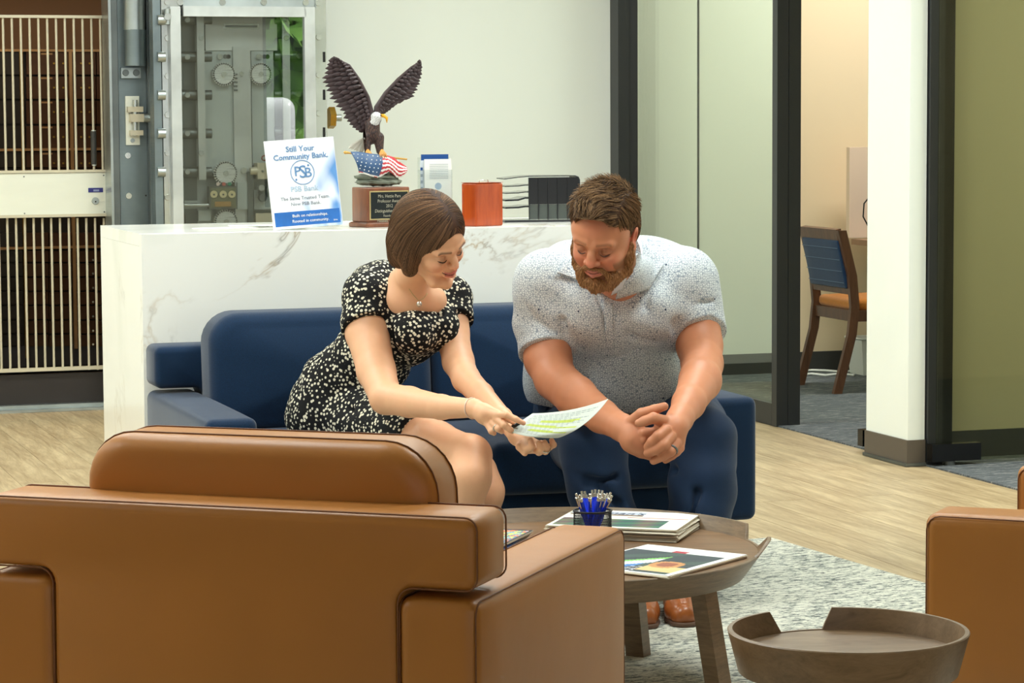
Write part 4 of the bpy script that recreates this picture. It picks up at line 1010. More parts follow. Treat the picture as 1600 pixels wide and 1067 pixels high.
# ---- deposit box bank inside the vault
vbk = 14.6
db = VRoot('deposit_box_bank', 'bank of dark bronze safe deposit boxes inside the vault behind the gate', 'deposit boxes', 80, 500, vbk, z=0.02)
db.vb('carcass', -250, 210, 76, 570, vbk+0.03, 0.3, M['box_dark'], z0=0.03)
for y in (78.5,): db.vb('trim_strip', -250, 190, y-2, y+2, vbk-0.012, 0.04, M['box_trim'])
for y in (234.5, 389): db.vb('trim_strip', -250, 190, y-2, y+2, vbk-0.012, 0.04, M['box_trim'])
for x in (114.5, -34): db.vb('trim_strip', x-2.5, x+2.5, 81, 545, vbk-0.013, 0.04, M['box_trim'])
hs = db.vb('hinge_strip', 35.5, 40.5, 81, 560, vbk-0.014, 0.04, M['brass'])
cols_ = [(-30, 35.5, M['box_dark'], [None]), (40.8, 76, M['box_door'], [1]), (76.6, 112, M['box_door'], [1]), (117.3, 150, M['box_door'], [1]), (150.6, 190, M['box_door'], [1])]
rows_ = [(81, 117), (119, 155), (157, 194), (196, 232), (237, 262), (263, 287), (288, 312), (313, 337), (338, 362), (363, 386), (391, 409.5), (411, 432), (433.5, 454), (455.5, 476), (477.5, 499), (500.5, 521), (522.5, 541.5)]
for cx0, cx1, mm, kn in cols_:
    for ri, (ry0, ry1) in enumerate(rows_):
        if ri in (6, 7, 8): continue
        d_ = db.vb('box_door', cx0+0.4, cx1-0.4, ry0+0.6, ry1-0.6, vbk, 0.028, mm)
        d_.location.y += random.uniform(-0.002, 0.002)
        if kn[0] and ri < 5:
            xk = {40.8: (85-14, 99-28), 76.6: (84.5, 99), 117.3: (127, 140), 150.6: (158, 172)}[cx0]
            for q in ((84.5, 99) if cx0 == 76.6 else (127, 140) if cx0 == 117.3 else ()): 
                k_ = db.disc('lock_knob', q, ry0+18, vbk-0.008, 0.01, 0.0055, M['brass'], d_, 10)
        if cx0 == 150.6 and ri >= 10: db.disc('lock_knob', 145.5, (ry0+ry1)/2+6, vbk-0.01, 0.01, 0.006, M['steel_bright'], d_, 10)
        if cx0 == 40.8 and ri < 5: db.vb('number_plate', 64, 82, ry0+1.8, ry0+4.5, vbk-0.003, 0.003, M['box_trim'], d_)
db.vb('toe_base', -250, 200, 543, 575, vbk+0.01, 0.1, M['vault_base'])
# ---- steel frame (jamb) with hinge gear
jb = VRoot('vault_door_frame', 'blue-grey steel vault door jamb with cylinder and hinge hardware', 'vault frame', 205, 500, VB-0.1, z=0.0)
jv = VB-0.16
def jz(**k): return k
jb.vb('edge_strip', 173, 177, -120, 590, jv-0.03, 0.19, M['steel'], z0=0.0, z1=2.66)
jb.vb('outer_rib', 177.3, 186.5, -120, 590, jv-0.02, 0.18, M['steel_dark'], z0=0.0, z1=2.66)
plj = jb.vb('face_plate', 187, 232, -120, 590, jv, 0.15, M['steel_blue'], z0=0.0, z1=2.66)
jb.vb('inner_rib', 232.3, 241, -120, 590, jv-0.045, 0.2, M['steel_dark'], z0=0.0, z1=2.66)
cy_ = jb.bar('lift_cylinder', (210, 47), (210, -110), jv-0.055, jv-0.055, 0.052, M['steel'], n=28)
cy2 = jb.bar('lift_cylinder', (211.5, 103), (211.5, 46.5), jv-0.056, jv-0.056, 0.054, M['steel_blue'], n=28)
jb.disc('cylinder_cap', 211.5, 103, jv-0.07, 0.0, 0.001, M['steel_dark']) if False else None
bk_ = jb.vb('bracket', 189.5, 220, 106, 122, jv-0.03, 0.03, M['steel'], bevel=0.002)
for x in (197, 213.5): jb.disc('bolt_head', x, 113.5, jv-0.04, 0.011, 0.0165, M['steel_dark'], bk_, 20, 1)
hp = jb.vb('hinge_plate', 196.5, 218, 150, 226.5, jv-0.014, 0.014, M['panel_metal'], bevel=0.002)
jb.bar('hinge_pin', (211, 212), (211, 156), jv-0.035, jv-0.035, 0.012, M['steel_bright'], hp)
for y0, y1, x0, x1 in ((166.5, 175, 200, 224), (178, 190.5, 204, 225), (203.5, 211.5, 204, 224)): jb.vb('hinge_block', x0, x1, y0, y1, jv-0.055, 0.042, M['cream_metal'], hp, bevel=0.002)
jb.bar('hinge_bolt', (224, 184), (234, 184.5), jv-0.04, jv-0.04, 0.022, M['steel'], hp, 18)
jb.disc('screw_head', 207.5, 219.5, jv-0.02, 0.007, 0.011, M['steel'], hp, 16, 1)
for x, y in ((200, 243), (201.5, 306)): jb.disc('screw_head', x, y, jv-0.006, 0.006, 0.016, M['steel_bright'], plj, 20, 1)
jb.disc('screw_hole', 228, 305.5, jv-0.0005, 0.001, 0.0045, M['black'], plj, 10)
# ---- the door itself, swung open against the wall
dv = VB-0.42   # face of the rim plate
vd = VRoot('vault_door', 'open stainless steel vault door with glass cover over bolts and gears', 'vault door', 380, 500, dv, z=0.0)
ZB, ZT = 0.10, 1.42+ (183+90)/4150*12.9
vd.vb('side_slab', 242, 257, 0, 590, dv+0.10, 0.28, M['steel'], z0=ZB, z1=ZT)
rim = vd.vb('rim_plate', 256.5, 285, 0, 590, dv+0.02, 0.36, M['steel_bright'], z0=ZB, z1=ZT)
rim2 = vd.vb('rim_plate', 494, 512.5, 0, 590, dv+0.02, 0.36, M['steel_bright'], z0=ZB, z1=ZT)
top_ = vd.vb('rim_plate', 285.2, 493.8, -90, 12, dv+0.02, 0.36, M['steel'], z1=ZT)
vd.vb('core_plate', 285.2, 493.8, 12, 590, dv+0.16, 0.22, M['steel_green'], z0=ZB)
M['frame_steel'] = metal_mat('satin_frame_steel', (206,211,210), 0.34, metal=0.5)
vd.vb('frame_stile', 270.5, 286.5, 10, 590, dv-0.03, 0.05, M['frame_steel'], z0=ZB+0.05, bevel=0.003)
vd.vb('frame_stile', 479, 495.5, 11, 590, dv-0.03, 0.05, M['frame_steel'], z0=ZB+0.05, bevel=0.003)
vd.vb('frame_rail', 286.7, 478.8, 10, 26, dv-0.03, 0.05, M['frame_steel'], bevel=0.003)
vd.vb('frame_rail', 286.7, 478.8, 560, 580, dv-0.03, 0.05, M['frame_steel'], bevel=0.003)
M['cover_glass'] = glass_mat('door_cover_glass', (250,252,250), 0.0, mixf=0.24)
vd.vb('glass_cover', 286.7, 478.8, 26.3, 560, dv-0.012, 0.004, M['cover_glass'])
for x, y in ((262,3),(282,3.5),(348,3.5),(412.5,3.5),(478,4),(497.5,4)): vd.disc('rivet', x, y, dv+0.012, 0.008, 0.0165, M['steel_bright'], top_ if 285 < x < 494 else rim, 18, 1)
for y in (59.5, 119, 179.5, 239, 308.5): vd.disc('rivet', 262.5, y, dv+0.012, 0.008, 0.0155, M['steel_bright'], rim, 18, 1)
for y in (58, 117, 177, 237): vd.disc('rivet', 498.5, y, dv+0.012, 0.008, 0.015, M['steel_bright'], rim2, 18, 1)
for y in (89, 148, 207): vd.vb('bolt_slot', 504.5, 508.5, y-8, y+8, dv+0.0185, 0.002, M['black'], rim2)
vd.bar('latch_nut', (513, 184), (522, 184), dv+0.12, dv+0.12, 0.055, M['brass'], n=6)
vd.bar('latch_pin', (522, 184), (533, 184), dv+0.12, dv+0.12, 0.018, M['steel'], n=14)
# locking bolts left and right
for y in (31, 89, 148.5, 208.5, 268.5):
    vd.bar('locking_bolt', (246, y), (330, y), dv+0.125, dv+0.125, 0.026, M['steel_dark'], n=20)
    vd.bar('bolt_tip', (245, y), (257, y), dv+0.10, dv+0.10, 0.027, M['steel'], n=20) if False else None
    vd.disc('rivet', 293, y, dv+0.088, 0.012, 0.014, M['steel_bright'], None, 16, 1)
for y in (32, 87.5, 147.5, 206):
    vd.bar('locking_bolt', (428, y), (476, y), dv+0.125, dv+0.125, 0.023, M['steel_dark'], n=20)
    vd.disc('rivet', 467.5, y, dv+0.092, 0.012, 0.014, M['steel_bright'], None, 16, 1)
sl_ = vd.vb('strap', 309, 320.5, 26.5, 281, dv+0.075, 0.014, M['frame_steel'])
for y in (59, 239): vd.disc('rivet', 315, y, dv+0.066, 0.01, 0.013, M['steel_bright'], sl_, 16, 1)
sr_ = vd.vb('strap', 442.5, 454, 26.5, 300, dv+0.075, 0.014, M['frame_steel'])
for y in (59,): vd.disc('rivet', 448, y, dv+0.066, 0.01, 0.013, M['steel_bright'], sr_, 16, 1)
vd.vb('recess_panel', 288, 308, 27, 560, dv+0.155, 0.004, M['steel_dark'], z0=ZB+0.1)
vd.vb('recess_panel', 321.5, 326, 100, 282, dv+0.155, 0.004, M['steel_green'])
vd.vb('recess_panel', 431, 478, 27, 560, dv+0.155, 0.004, M['steel_dark'], z0=ZB+0.1)
tp = vd.vb('upper_plate', 320.8, 433, 27, 79, dv+0.11, 0.03, M['frame_steel'], bevel=0.001)
np_ = vd.vb('maker_plate', 349.5, 405, 37, 45.5, dv+0.107, 0.003, M['steel_bright'], tp); vd.vb('maker_plate_band', 352, 402, 39.5, 43, dv+0.1062, 0.001, M['steel_dark'], tp)
gl = vd.vb('gear_plate', 318.5, 366, 79.5, 272, dv+0.115, 0.03, M['steel_green'], bevel=0.001)
gr = vd.vb('gear_plate', 393.5, 428, 79.5, 258, dv+0.115, 0.03, M['steel_green'], bevel=0.001)
cb = vd.vb('slide_bar', 366, 393, 73, 350, dv+0.095, 0.03, M['frame_steel'], bevel=0.002)
for x, q in ((349, gl), (410, gr)):
    vd.disc('slot', x+3, 88.5, dv+0.1135, 0.002, 0.011, M['steel_dark'], q, 16); vd.disc('pin', x-5, 88.5, dv+0.100, 0.014, 0.015, M['steel_bright'], q, 16, 1); vd.disc('slot_end', x+8, 88.5, dv+0.1135, 0.002, 0.011, M['black'], q, 16)
vd.disc('pin', 378, 115, dv+0.086, 0.01, 0.011, M['steel_bright'], cb, 16, 1)
M['gear_steel'] = metal_mat('machined_gear_steel', (226,230,228), 0.28, metal=0.5)
def gear(px, py, vf, R, teeth, name='gear', parent=None):
    u, z = vuz(px, py, vf); bm = BM(); pts = []
    for i in range(teeth):
        a = 2*math.pi*i/teeth
        for da, r in ((-0.30, R*0.90), (-0.16, R), (0.16, R), (0.30, R*0.90)): aa = a+da*2*math.pi/teeth; pts.append((r*math.cos(aa), r*math.sin(aa)))
    prism(bm, pts, 0, 0.018, 'y'); o = obj(name, bm, M['gear_steel'], vd.o, smooth=False)
    o.location = (u-vd.u, vf-vd.v, z-vd.z)
    h = obj('hub', cyl(BM(), (0, -0.010, 0), (0, 0, 0), R*0.20, n=16), M['steel_bright'], o, smooth=True, autos=40)
    for k in range(teeth):
        a = 2*math.pi*(k+0.5)/teeth
    tm = BM()
    for k in range(teeth):
        a = 2*math.pi*(k+0.5)/teeth; c, s_ = math.cos(a), math.sin(a); box(tm, R*0.865*c-0.0035, R*0.865*c+0.0035, -0.0012, 0.0, R*0.865*s_-0.0035, R*0.865*s_+0.0035)
    obj('tooth_gap', tm, M['black'], o, kind='stuff'); return o
gear(350, 116, dv+0.085, 0.058, 30); gear(407.5, 115.5, dv+0.085, 0.056, 30); gear(353, 270.5, dv+0.07, 0.060, 30); gear(353.5, 346, dv+0.07, 0.060, 30)
rk = BM()
for i in range(5): box(rk, -0.009, 0.009, 0, 0.01, i*0.019, i*0.019+0.008)
u_, z_ = vuz(368.5, 142, dv+0.09); o = obj('rack_tooth', rk, M['steel_dark'], vd.o); o.location = (u_-vd.u, dv+0.088-vd.v, z_-vd.z)
# time lock case with three dials
tl = vd.vb('time_lock', 327, 369.5, 291, 326.5, dv+0.055, 0.05, M['steel_dark'], bevel=0.002)
vd.vb('case_face', 329.5, 368.5, 293.5, 324, dv+0.051, 0.004, mat('time_lock_face', (120,122,96), 0.4, var=(30,0.3)), tl)
for x in (334.5, 349, 362.5):
    q = vd.disc('dial', x, 303.5, dv+0.044, 0.007, 0.0175, mat('dial_ivory', (226,214,170), 0.4), tl, 20); vd.disc('dial_hub', x, 304, dv+0.0425, 0.002, 0.005, M['steel_dark'], tl, 10)
vd.vb('brass_plate', 336, 361, 315, 322.5, dv+0.046, 0.004, mat('dial_brass', (190,150,90), 0.35, 0.5), tl)
for x, c in ((341, (232,214,208)), (350, (206,110,100)), (359, (60,160,130))): vd.disc('indicator', x, 287.5, dv+0.05, 0.01, 0.009, mat('indicator', c, 0.4), tl, 14)
vd.vb('link_plate', 371, 389, 285, 327, dv+0.08, 0.03, M['steel_green'], bevel=0.002)
vd.vb('link_plate', 310, 330, 329, 345, dv+0.09, 0.02, M['steel_green'], bevel=0.002)
vd.bar('link_rod', (288, 320.5), (326, 320.5), dv+0.06, dv+0.06, 0.008, M['frame_steel'])
vd.vb('link_plate', 288, 312, 313.5, 317, dv+0.08, 0.02, M['steel_green']); vd.vb('link_plate', 288, 310, 323, 326, dv+0.08, 0.02, M['steel_green'])
vd.disc('cam', 381.5, 266.5, dv+0.08, 0.02, 0.0165, M['steel_bright'], None, 20, 1)
ca = vd.vb('cover_box', 402.5, 440, 254.5, 279.5, dv+0.04, 0.08, M['cream_metal'], bevel=0.006)
vd.disc('screw_head', 411, 267.5, dv+0.034, 0.006, 0.006, M['steel_dark'], ca, 12, 1)
vd.bar('latch_neck', (391, 267), (403, 267), dv+0.06, dv+0.06, 0.017, M['cream_metal'], ca, 14, r1=0.022)
vd.vb('lever_arm', 387.5, 396, 268, 350, dv+0.07, 0.02, M['steel_dark'], bevel=0.002)
cr_ = vd.bar('crank', (409.5, 292), (411.5, 309), dv+0.055, dv+0.055, 0.022, M['steel_dark'], n=16)
vd.disc('crank_knob', 409, 293.5, dv+0.02, 0.03, 0.0165, M['steel_bright'], None, 18, 1); vd.disc('crank_pivot', 411.5, 309, dv+0.028, 0.03, 0.021, M['steel_dark'], None, 18, 1)
vd.vb('lower_plate', 397, 440, 297, 327, dv+0.09, 0.02, M['steel_green'], bevel=0.001); vd.vb('slot_plate', 416, 428, 294, 300, dv+0.075, 0.015, M['frame_steel'])
vd.vb('cover_box', 400, 440, 333, 349, dv+0.05, 0.07, M['cream_metal'], bevel=0.004)
sp = BM(); tube(sp, [(0.018*math.cos(a*0.7)*(1-a*0.02), 0, 0.018*math.sin(a*0.7)*(1-a*0.02)) for a in range(28)], 0.003, 6)
u_, z_ = vuz(420, 247, dv+0.06); o = obj('coil_spring', sp, M['brass'], vd.o, smooth=True); o.location = (u_-vd.u, dv+0.06-vd.v, z_-vd.z)
sp = BM(); tube(sp, [(0.012*math.cos(a*0.7), 0, 0.012*math.sin(a*0.7)) for a in range(12)], 0.004, 6)
u_, z_ = vuz(413, 247, dv+0.05); o = obj('coil_spring', sp, mat('copper_coil', (150,80,60), 0.4, 0.5), vd.o, smooth=True); o.location = (u_-vd.u, dv+0.05-vd.v, z_-vd.z)
vd.vb('hinge_post', 243, 255, 0, 590, dv-0.01, 0.1, M['steel_blue'], z0=ZB, z1=ZT)
for y in (31, 89, 148.5, 208.5, 268.5): vd.bar('bolt_tip', (246, y), (258, y), dv-0.015, dv-0.015, 0.024, M['steel'], n=20)
tb_ = vd.bar('corner_clamp', (262, 14), (262, 38), dv-0.02, dv-0.02, 0.016, M['steel'], n=12); vd.disc('clamp_screw', 262, 26, dv-0.045, 0.02, 0.018, M['steel_bright'], None, 14, 1)
# ---- what the cover glass mirrors: trees and a parked van across the pavement outside
rb('street_ground', -40, 60, -45, -6.16, -0.3, -0.02, mat('asphalt', (120,122,120), 0.9, bump=(40,0.3,0.01)), kind='structure')
M['leaves'] = mat('tree_leaves', (120,168,70), 0.7, var=(2.2,0.55)); M['bark'] = mat('bark', (90,74,58), 0.9)
def tree(u, v, h, r, lab):
    t = thing('street_tree', lab, 'tree', W(u, v, -0.02), 0, 'trees outside the bank'); rr = random.Random(int(u*10))
    obj('trunk', cyl(BM(), (0,0,0), (0,0,h*0.5), 0.16, 0.1, 10), M['bark'], t, smooth=True)
    bm = BM()
    for i in range(420):
        a, b, c = rr.gauss(0, 0.42), rr.gauss(0, 0.42), rr.gauss(0, 0.40); p = Vector((a*r, b*r, h*0.62+c*r)); n = Vector((rr.uniform(-1,1), rr.uniform(-1,1), rr.uniform(-1,1))).normalized(); q = n.orthogonal().normalized()*rr.uniform(0.18, 0.36); w_ = n.cross(q)
        bm.faces.new([bm.verts.new(p+q), bm.verts.new(p+w_), bm.verts.new(p-q), bm.verts.new(p-w_)])
    obj('crown', bm, M['leaves'], t, kind='stuff'); return t
for i, (u, v, h, r) in enumerate(((9.9, -17, 4.3, 1.5), (14.2, -17.5, 4.5, 1.7), (11.9, -23.5, 4.8, 1.7))): tree(u, v, h, r, ['green street tree outside mirrored above the white van', 'green street tree outside mirrored at the right edge of the vault glass', 'green street tree furthest back among those mirrored in the vault glass'][i])
vn = rroot('parked_van', 8.55, -11.0, -0.02, 'white van parked outside, mirrored in the vault door glass', 'van')
obj('body', soft(BM(), -2.3, 0.35, -1.8, 0, 0.35, 1.72, 0.18, n=8), mat('van_white', (240,240,240), 0.25), vn, smooth=True)
obj('window', bx(-0.95, -0.1, -0.01, 0.02, 1.0, 1.5), M['black_gloss'], vn, bevel=0.005)
for x in (-1.9, -0.2): obj('wheel', cyl(BM(), (x, -0.02, 0.33), (x, -0.25, 0.33), 0.33, n=24), M['black'], vn, smooth=True, autos=40)
# ------------------------------------------------------------ people: shared head, skin and cloth
def skin_mat(name):
    k = NT(name); at = k.add('ShaderNodeVertexColor', layer_name='pigment'); vec = k.coord()
    n = k.noise(vec, 45, 4, 0.6); n2 = k.noise(vec, 9, 3, 0.5)
    f = k.math('ADD', k.math('MULTIPLY', n, 0.10), k.math('ADD', k.math('MULTIPLY', n2, 0.10), 0.90))
    mx = k.add('ShaderNodeMix', data_type='RGBA', blend_type='MULTIPLY'); mx.inputs[0].default_value = 1.0
    k.link(at.outputs[0], mx.inputs[6]); k.link(f, mx.inputs[7]); k.link(mx.outputs[2], k.b.inputs['Base Color'])
    k.b.inputs['Roughness'].default_value = 0.48; k.b.inputs['Subsurface Weight'].default_value = 0.12; k.b.inputs['Subsurface Radius'].default_value = (0.012, 0.005, 0.003); k.b.inputs['Subsurface Scale'].default_value = 0.4
    k.link(k.bump(n, 0.12, 0.001), k.b.inputs['Normal']); return k.m
M['skin'] = skin_mat('skin')
def hair_mat(name, rough=0.6):
    k = NT(name); at = k.add('ShaderNodeVertexColor', layer_name='pigment'); k.link(at.outputs[0], k.b.inputs['Base Color'])
    k.b.inputs['Roughness'].default_value = rough; k.b.inputs['Specular IOR Level'].default_value = 0.3; return k.m
M['hair'] = hair_mat('hair'); M['lash'] = mat('lash', (60,40,32), 0.6)
def head_frame(X, Z, yaw, pit, rol, sc, Y):
    return Matrix.Translation((X, Y, Z)) @ Matrix.Rotation(yaw, 4, 'Z') @ Matrix.Rotation(pit, 4, 'X') @ Matrix.Rotation(rol, 4, 'Y') @ Matrix.Scale(sc, 4)
def sculpt_head(f, F, male):
    e, c = (lambda *a, **k: f.ell(*a, F=F, **k)), (lambda *a, **k: f.cap(*a, F=F, **k))
    e((0, 0.012, 0.042), (0.076, 0.096, 0.086), k=0.01)
    e((0, -0.030, 0.030), (0.069 if male else 0.062, 0.060, 0.062), k=0.03)          # forehead
    e((0, -0.022, -0.035), (0.068 if male else 0.053, 0.066, 0.066), k=0.03)
    jw = 0.062 if male else 0.046
    for s in (-1, 1):
        f.chain([(s*jw*1.06, 0.008, -0.030), (s*jw, -0.006, -0.070), (s*0.030, -0.060, -0.100), (0, -0.078, -0.106)], [0.018, 0.019, 0.019, 0.017] if male else [0.015, 0.014, 0.014, 0.013], k=0.018, F=F)
        e((s*0.037, -0.060, -0.030), (0.024, 0.024, 0.026), k=0.018)   # cheek
        e((s*0.034, -0.072, -0.022), (0.017, 0.017, 0.013), k=0.012)
    e((0, -0.080, -0.104), (0.020 if male else 0.015, 0.015, 0.014), k=0.012)            # chin
    for s in (-1, 1): c((s*0.012, -0.090, 0.022), (s*0.046, -0.078, 0.022), 0.0085, 0.008, k=0.014)
    for s in (-1, 1): e((s*0.032, -0.094, 0.003), (0.018, 0.013, 0.0115), k=0.012, mode='cut')
    for s in (-1, 1):
        e((s*0.032, -0.0755, 0.0015), (0.0135, 0.0125, 0.0115), k=0.004)   # lowered lid over the eyeball
        c((s*0.020, -0.086, -0.0075), (s*0.043, -0.080, -0.0065), 0.0022, 0.0018, k=0.004)
    nw = 1.15 if male else 0.92
    f.chain([(0, -0.088, 0.014), (0, -0.100, -0.008), (0, -0.108, -0.024)], [0.0075*nw, 0.0085*nw, 0.0105*nw], k=0.010, F=F)
    for s in (-1, 1):
        e((s*0.0125*nw, -0.098, -0.027), (0.0075*nw, 0.0095, 0.0075), k=0.006)
        e((s*0.0068, -0.103, -0.0345), (0.0032, 0.0045, 0.003), k=0.002, mode='cut')
    e((0, -0.086, -0.056), (0.027, 0.016, 0.018), k=0.012)            # muzzle
    f.chain([(-0.025, -0.084, -0.0500), (-0.009, -0.0985, -0.0515), (0, -0.0995, -0.0530), (0.009, -0.0985, -0.0515), (0.025, -0.084, -0.0500)], [0.0022, 0.0042, 0.0038, 0.0042, 0.0022], k=0.004, F=F)
    f.chain([(-0.022, -0.085, -0.0555), (0, -0.0975, -0.0650), (0.022, -0.085, -0.0555)], [0.0026, 0.0058, 0.0026], k=0.005, F=F)
    f.chain([(-0.028, -0.086, -0.0495), (-0.014, -0.1000, -0.0565), (0, -0.104, -0.0585), (0.014, -0.1000, -0.0565), (0.028, -0.086, -0.0495)], [0.0012, 0.0018, 0.0020, 0.0018, 0.0012], k=0.0025, mode='cut', F=F)
    for s in (-1, 1): # smile fold, ears
        f.chain([(s*0.021, -0.094, -0.030), (s*0.031, -0.088, -0.046), (s*0.034, -0.080, -0.060)], [0.0016, 0.0018, 0.001], k=0.006, mode='cut', F=F)
        e((s*0.0775, 0.014, -0.004), (0.0065, 0.019, 0.031), (0, s*14, 0), k=0.004)
        e((s*0.084, 0.008, 0.002), (0.006, 0.0095, 0.016), (0, s*14, 0), k=0.004, mode='cut')
def head_paint(V, F, base, lip, brow, blush, male):
    Mi = np.array(F.inverted()); L = V@Mi[:3, :3].T+Mi[:3, 3]; x, y, z = L.T; ax = np.abs(x)
    cols = np.tile(np.array(s2l(base)), (len(V), 1))
    def put(m, c, a=1.0):
        m = np.clip(m, 0, 1)[:, None]*a; cols[:] = cols*(1-m)+np.array(s2l(c))*m
    g = lambda cx, cy, cz, r: np.exp(-(((ax-cx)**2+(y-cy)**2+(z-cz)**2)/r**2))
    put(g(0.040, -0.078, -0.030, 0.024), blush, 0.55); put(g(0.0, -0.112, -0.024, 0.015), blush, 0.6); put(g(0.082, 0.01, 0.0, 0.03), blush, 0.7)
    put(g(0.0, -0.085, 0.075, 0.035), blush, 0.3 if male else 0.0)
    face = y < -0.05
    lp = face & (ax < 0.0235) & (z > -0.0715+0.65*np.maximum(0,ax-0.006)) & (z < -0.0475+0.05*ax)
    put(lp.astype(float), lip, 0.85)
    put((face & (ax < 0.027) & (np.abs(z+0.0585-0.32*np.maximum(0,ax-0.004)) < 0.0017)).astype(float), (96,44,40), 0.9)
    bz = 0.0265+0.10*(ax-0.03)-5.0*np.maximum(0, ax-0.038)**2*8
    put((np.exp(-((z-bz)/0.0036)**2)*(ax > 0.013)*(ax < 0.050)*(y < -0.05)), brow, 0.85 if not male else 0.6)
    put(np.exp(-((z-0.002)/0.010)**2)*np.exp(-((ax-0.032)/0.017)**2)*(y < -0.06), tuple(int(q*0.74) for q in base), 0.55); put(np.exp(-((z-0.0125)/0.0022)**2)*np.exp(-((ax-0.032)/0.014)**2)*(y < -0.06), tuple(int(q*0.5) for q in base), 0.55)  # shade of the eye socket and lid crease painted into the skin colour
    return cols
def lashes(parent, F, col, th=0.0011):
    for s in (-1, 1):
        pts = []
        for i in range(9):
            t = i/8; x = s*(0.0195+0.0255*t); z = -0.0050-0.0045*math.sin(math.pi*t)+0.001*t; y = -0.0895-0.0028*math.sin(math.pi*t)+0.0100*t*t; pts.append(F @ Vector((x, y, z)))
        o0 = parent.matrix_basis.translation
        obj('eyelash', tube(BM(), [p-o0 for p in pts], [th*0.6, th, th*1.2, th*1.3, th*1.4, th*1.4, th*1.3, th*1.1, th*0.5], 6), col, parent, smooth=True)
def hand_fingers(f, fingers, F=None, k=0.004):
    for pts, rs in fingers: f.chain([PY(*p) for p in pts], rs, k=k)
PP = PY
# ------------------------------------------------------------ the woman
WO = Vector((-0.50, 7.95, 0.0))
wo = thing('person', 'woman with a brown bob in a black dress with white spots, pointing at the paper', 'person', WO)
WH = head_frame(-0.228, 1.0724, 0.8782, 0.5303, -0.3869, 1.012, 7.55)
SKW = (232, 178, 140)
def place_sdf(name, V, Q, mats, parent, **k): return sdf_obj(name, V, Q, mats, parent, origin=tuple(parent.matrix_basis.translation) if parent else None, **k)
def woman_body(f, cloth=0.0, legs=True):
    a = cloth
    f.ell(PP(521, 648, 8.06), (0.140+a, 0.165+a, 0.130+a), k=0.03)
    f.ell(PP(540, 600, 8.02), (0.125+a, 0.125+a, 0.105+a), (0, 20, 0), k=0.06)
    f.ell(PP(580, 560, 7.95), (0.113+a, 0.100+a, 0.105+a), (0, 28, 0), k=0.06)
    f.ell(PP(622, 508, 7.86), (0.132+a, 0.112+a, 0.110+a), (0, 24, 0), k=0.06)
    f.ell(PP(628, 455, 7.86), (0.135+a, 0.085+a, 0.075+a), (0, 10, 0), k=0.05)
    f.ell(PP(590, 446, 7.92), (0.075+a, 0.07+a, 0.065+a), k=0.04)
    for px, py, Y in ((645, 520, 7.74), (684, 512, 7.80)): f.ell(PP(px, py, Y), (0.058+a, 0.055+a, 0.058+a), k=0.04)
    # shoulders
    f.ell(PP(574, 462, 7.82), (0.068+a, 0.065+a, 0.066+a), k=0.03); f.ell(PP(704, 466, 7.90), (0.050+a, 0.06+a, 0.060+a), k=0.03)
W_ARM_R = [(578, 470, 7.80), (574, 520, 7.76), (588, 580, 7.66), (603, 622, 7.56)]
W_ARM_L = [(706, 468, 7.90), (706, 520, 7.84), (716, 565, 7.76), (728, 592, 7.68)]
def thigh(f, a=0.0):
    f.chain([PP(530, 655, 8.02), PP(600, 672, 7.82), PP(680, 695, 7.60), PP(734, 712, 7.46)], [0.105+a, 0.090+a, 0.068+a, 0.055+a], k=0.02)
    f.chain([PP(560, 665, 8.12), PP(640, 690, 7.86), PP(700, 712, 7.68), PP(744, 738, 7.58)], [0.100+a, 0.085+a, 0.066+a, 0.052+a], k=0.02)
def wskin(f, head=True):
    if head:
        sculpt_head(f, WH, False)
    nk = WH @ Vector((0.002, 0.030, -0.05))
    f.chain([nk, PP(650, 424, 7.73), PP(632, 448, 7.82)], [0.050, 0.049, 0.058], k=0.012)
    f.chain([PP(642, 436, 7.72), PP(658, 462, 7.75)], [0.030, 0.030], k=0.03)
    f.ell(PP(640, 470, 7.80), (0.11, 0.075, 0.07), k=0.03)
# head, neck
f = Field((-0.42, 7.36, 0.80), (-0.08, 7.92, 1.24), 0.0023); wskin(f)
f.chain([PP(*p) for p in W_ARM_R[:2]], [0.060, 0.058], k=0.02)
V1, Q1 = f.mesh(); WHF = f
# arms with hands
f = Field((-0.50, 7.10, 0.44), (0.20, 7.95, 0.93), 0.0026)
f.chain([PP(*p) for p in W_ARM_R], [0.062, 0.063, 0.055, 0.046], k=0.015)
f.chain([PP(603, 622, 7.56), PP(640, 628, 7.50), PP(690, 636, 7.40), PP(741, 638, 7.29)], [0.046, 0.043, 0.034, 0.0255], k=0.012)
f.chain([PP(*p) for p in W_ARM_L], [0.052, 0.050, 0.045, 0.040], k=0.015)
f.chain([PP(728, 592, 7.68), PP(752, 617, 7.58), PP(785, 652, 7.42), PP(808, 682, 7.31)], [0.040, 0.035, 0.027, 0.023], k=0.012)
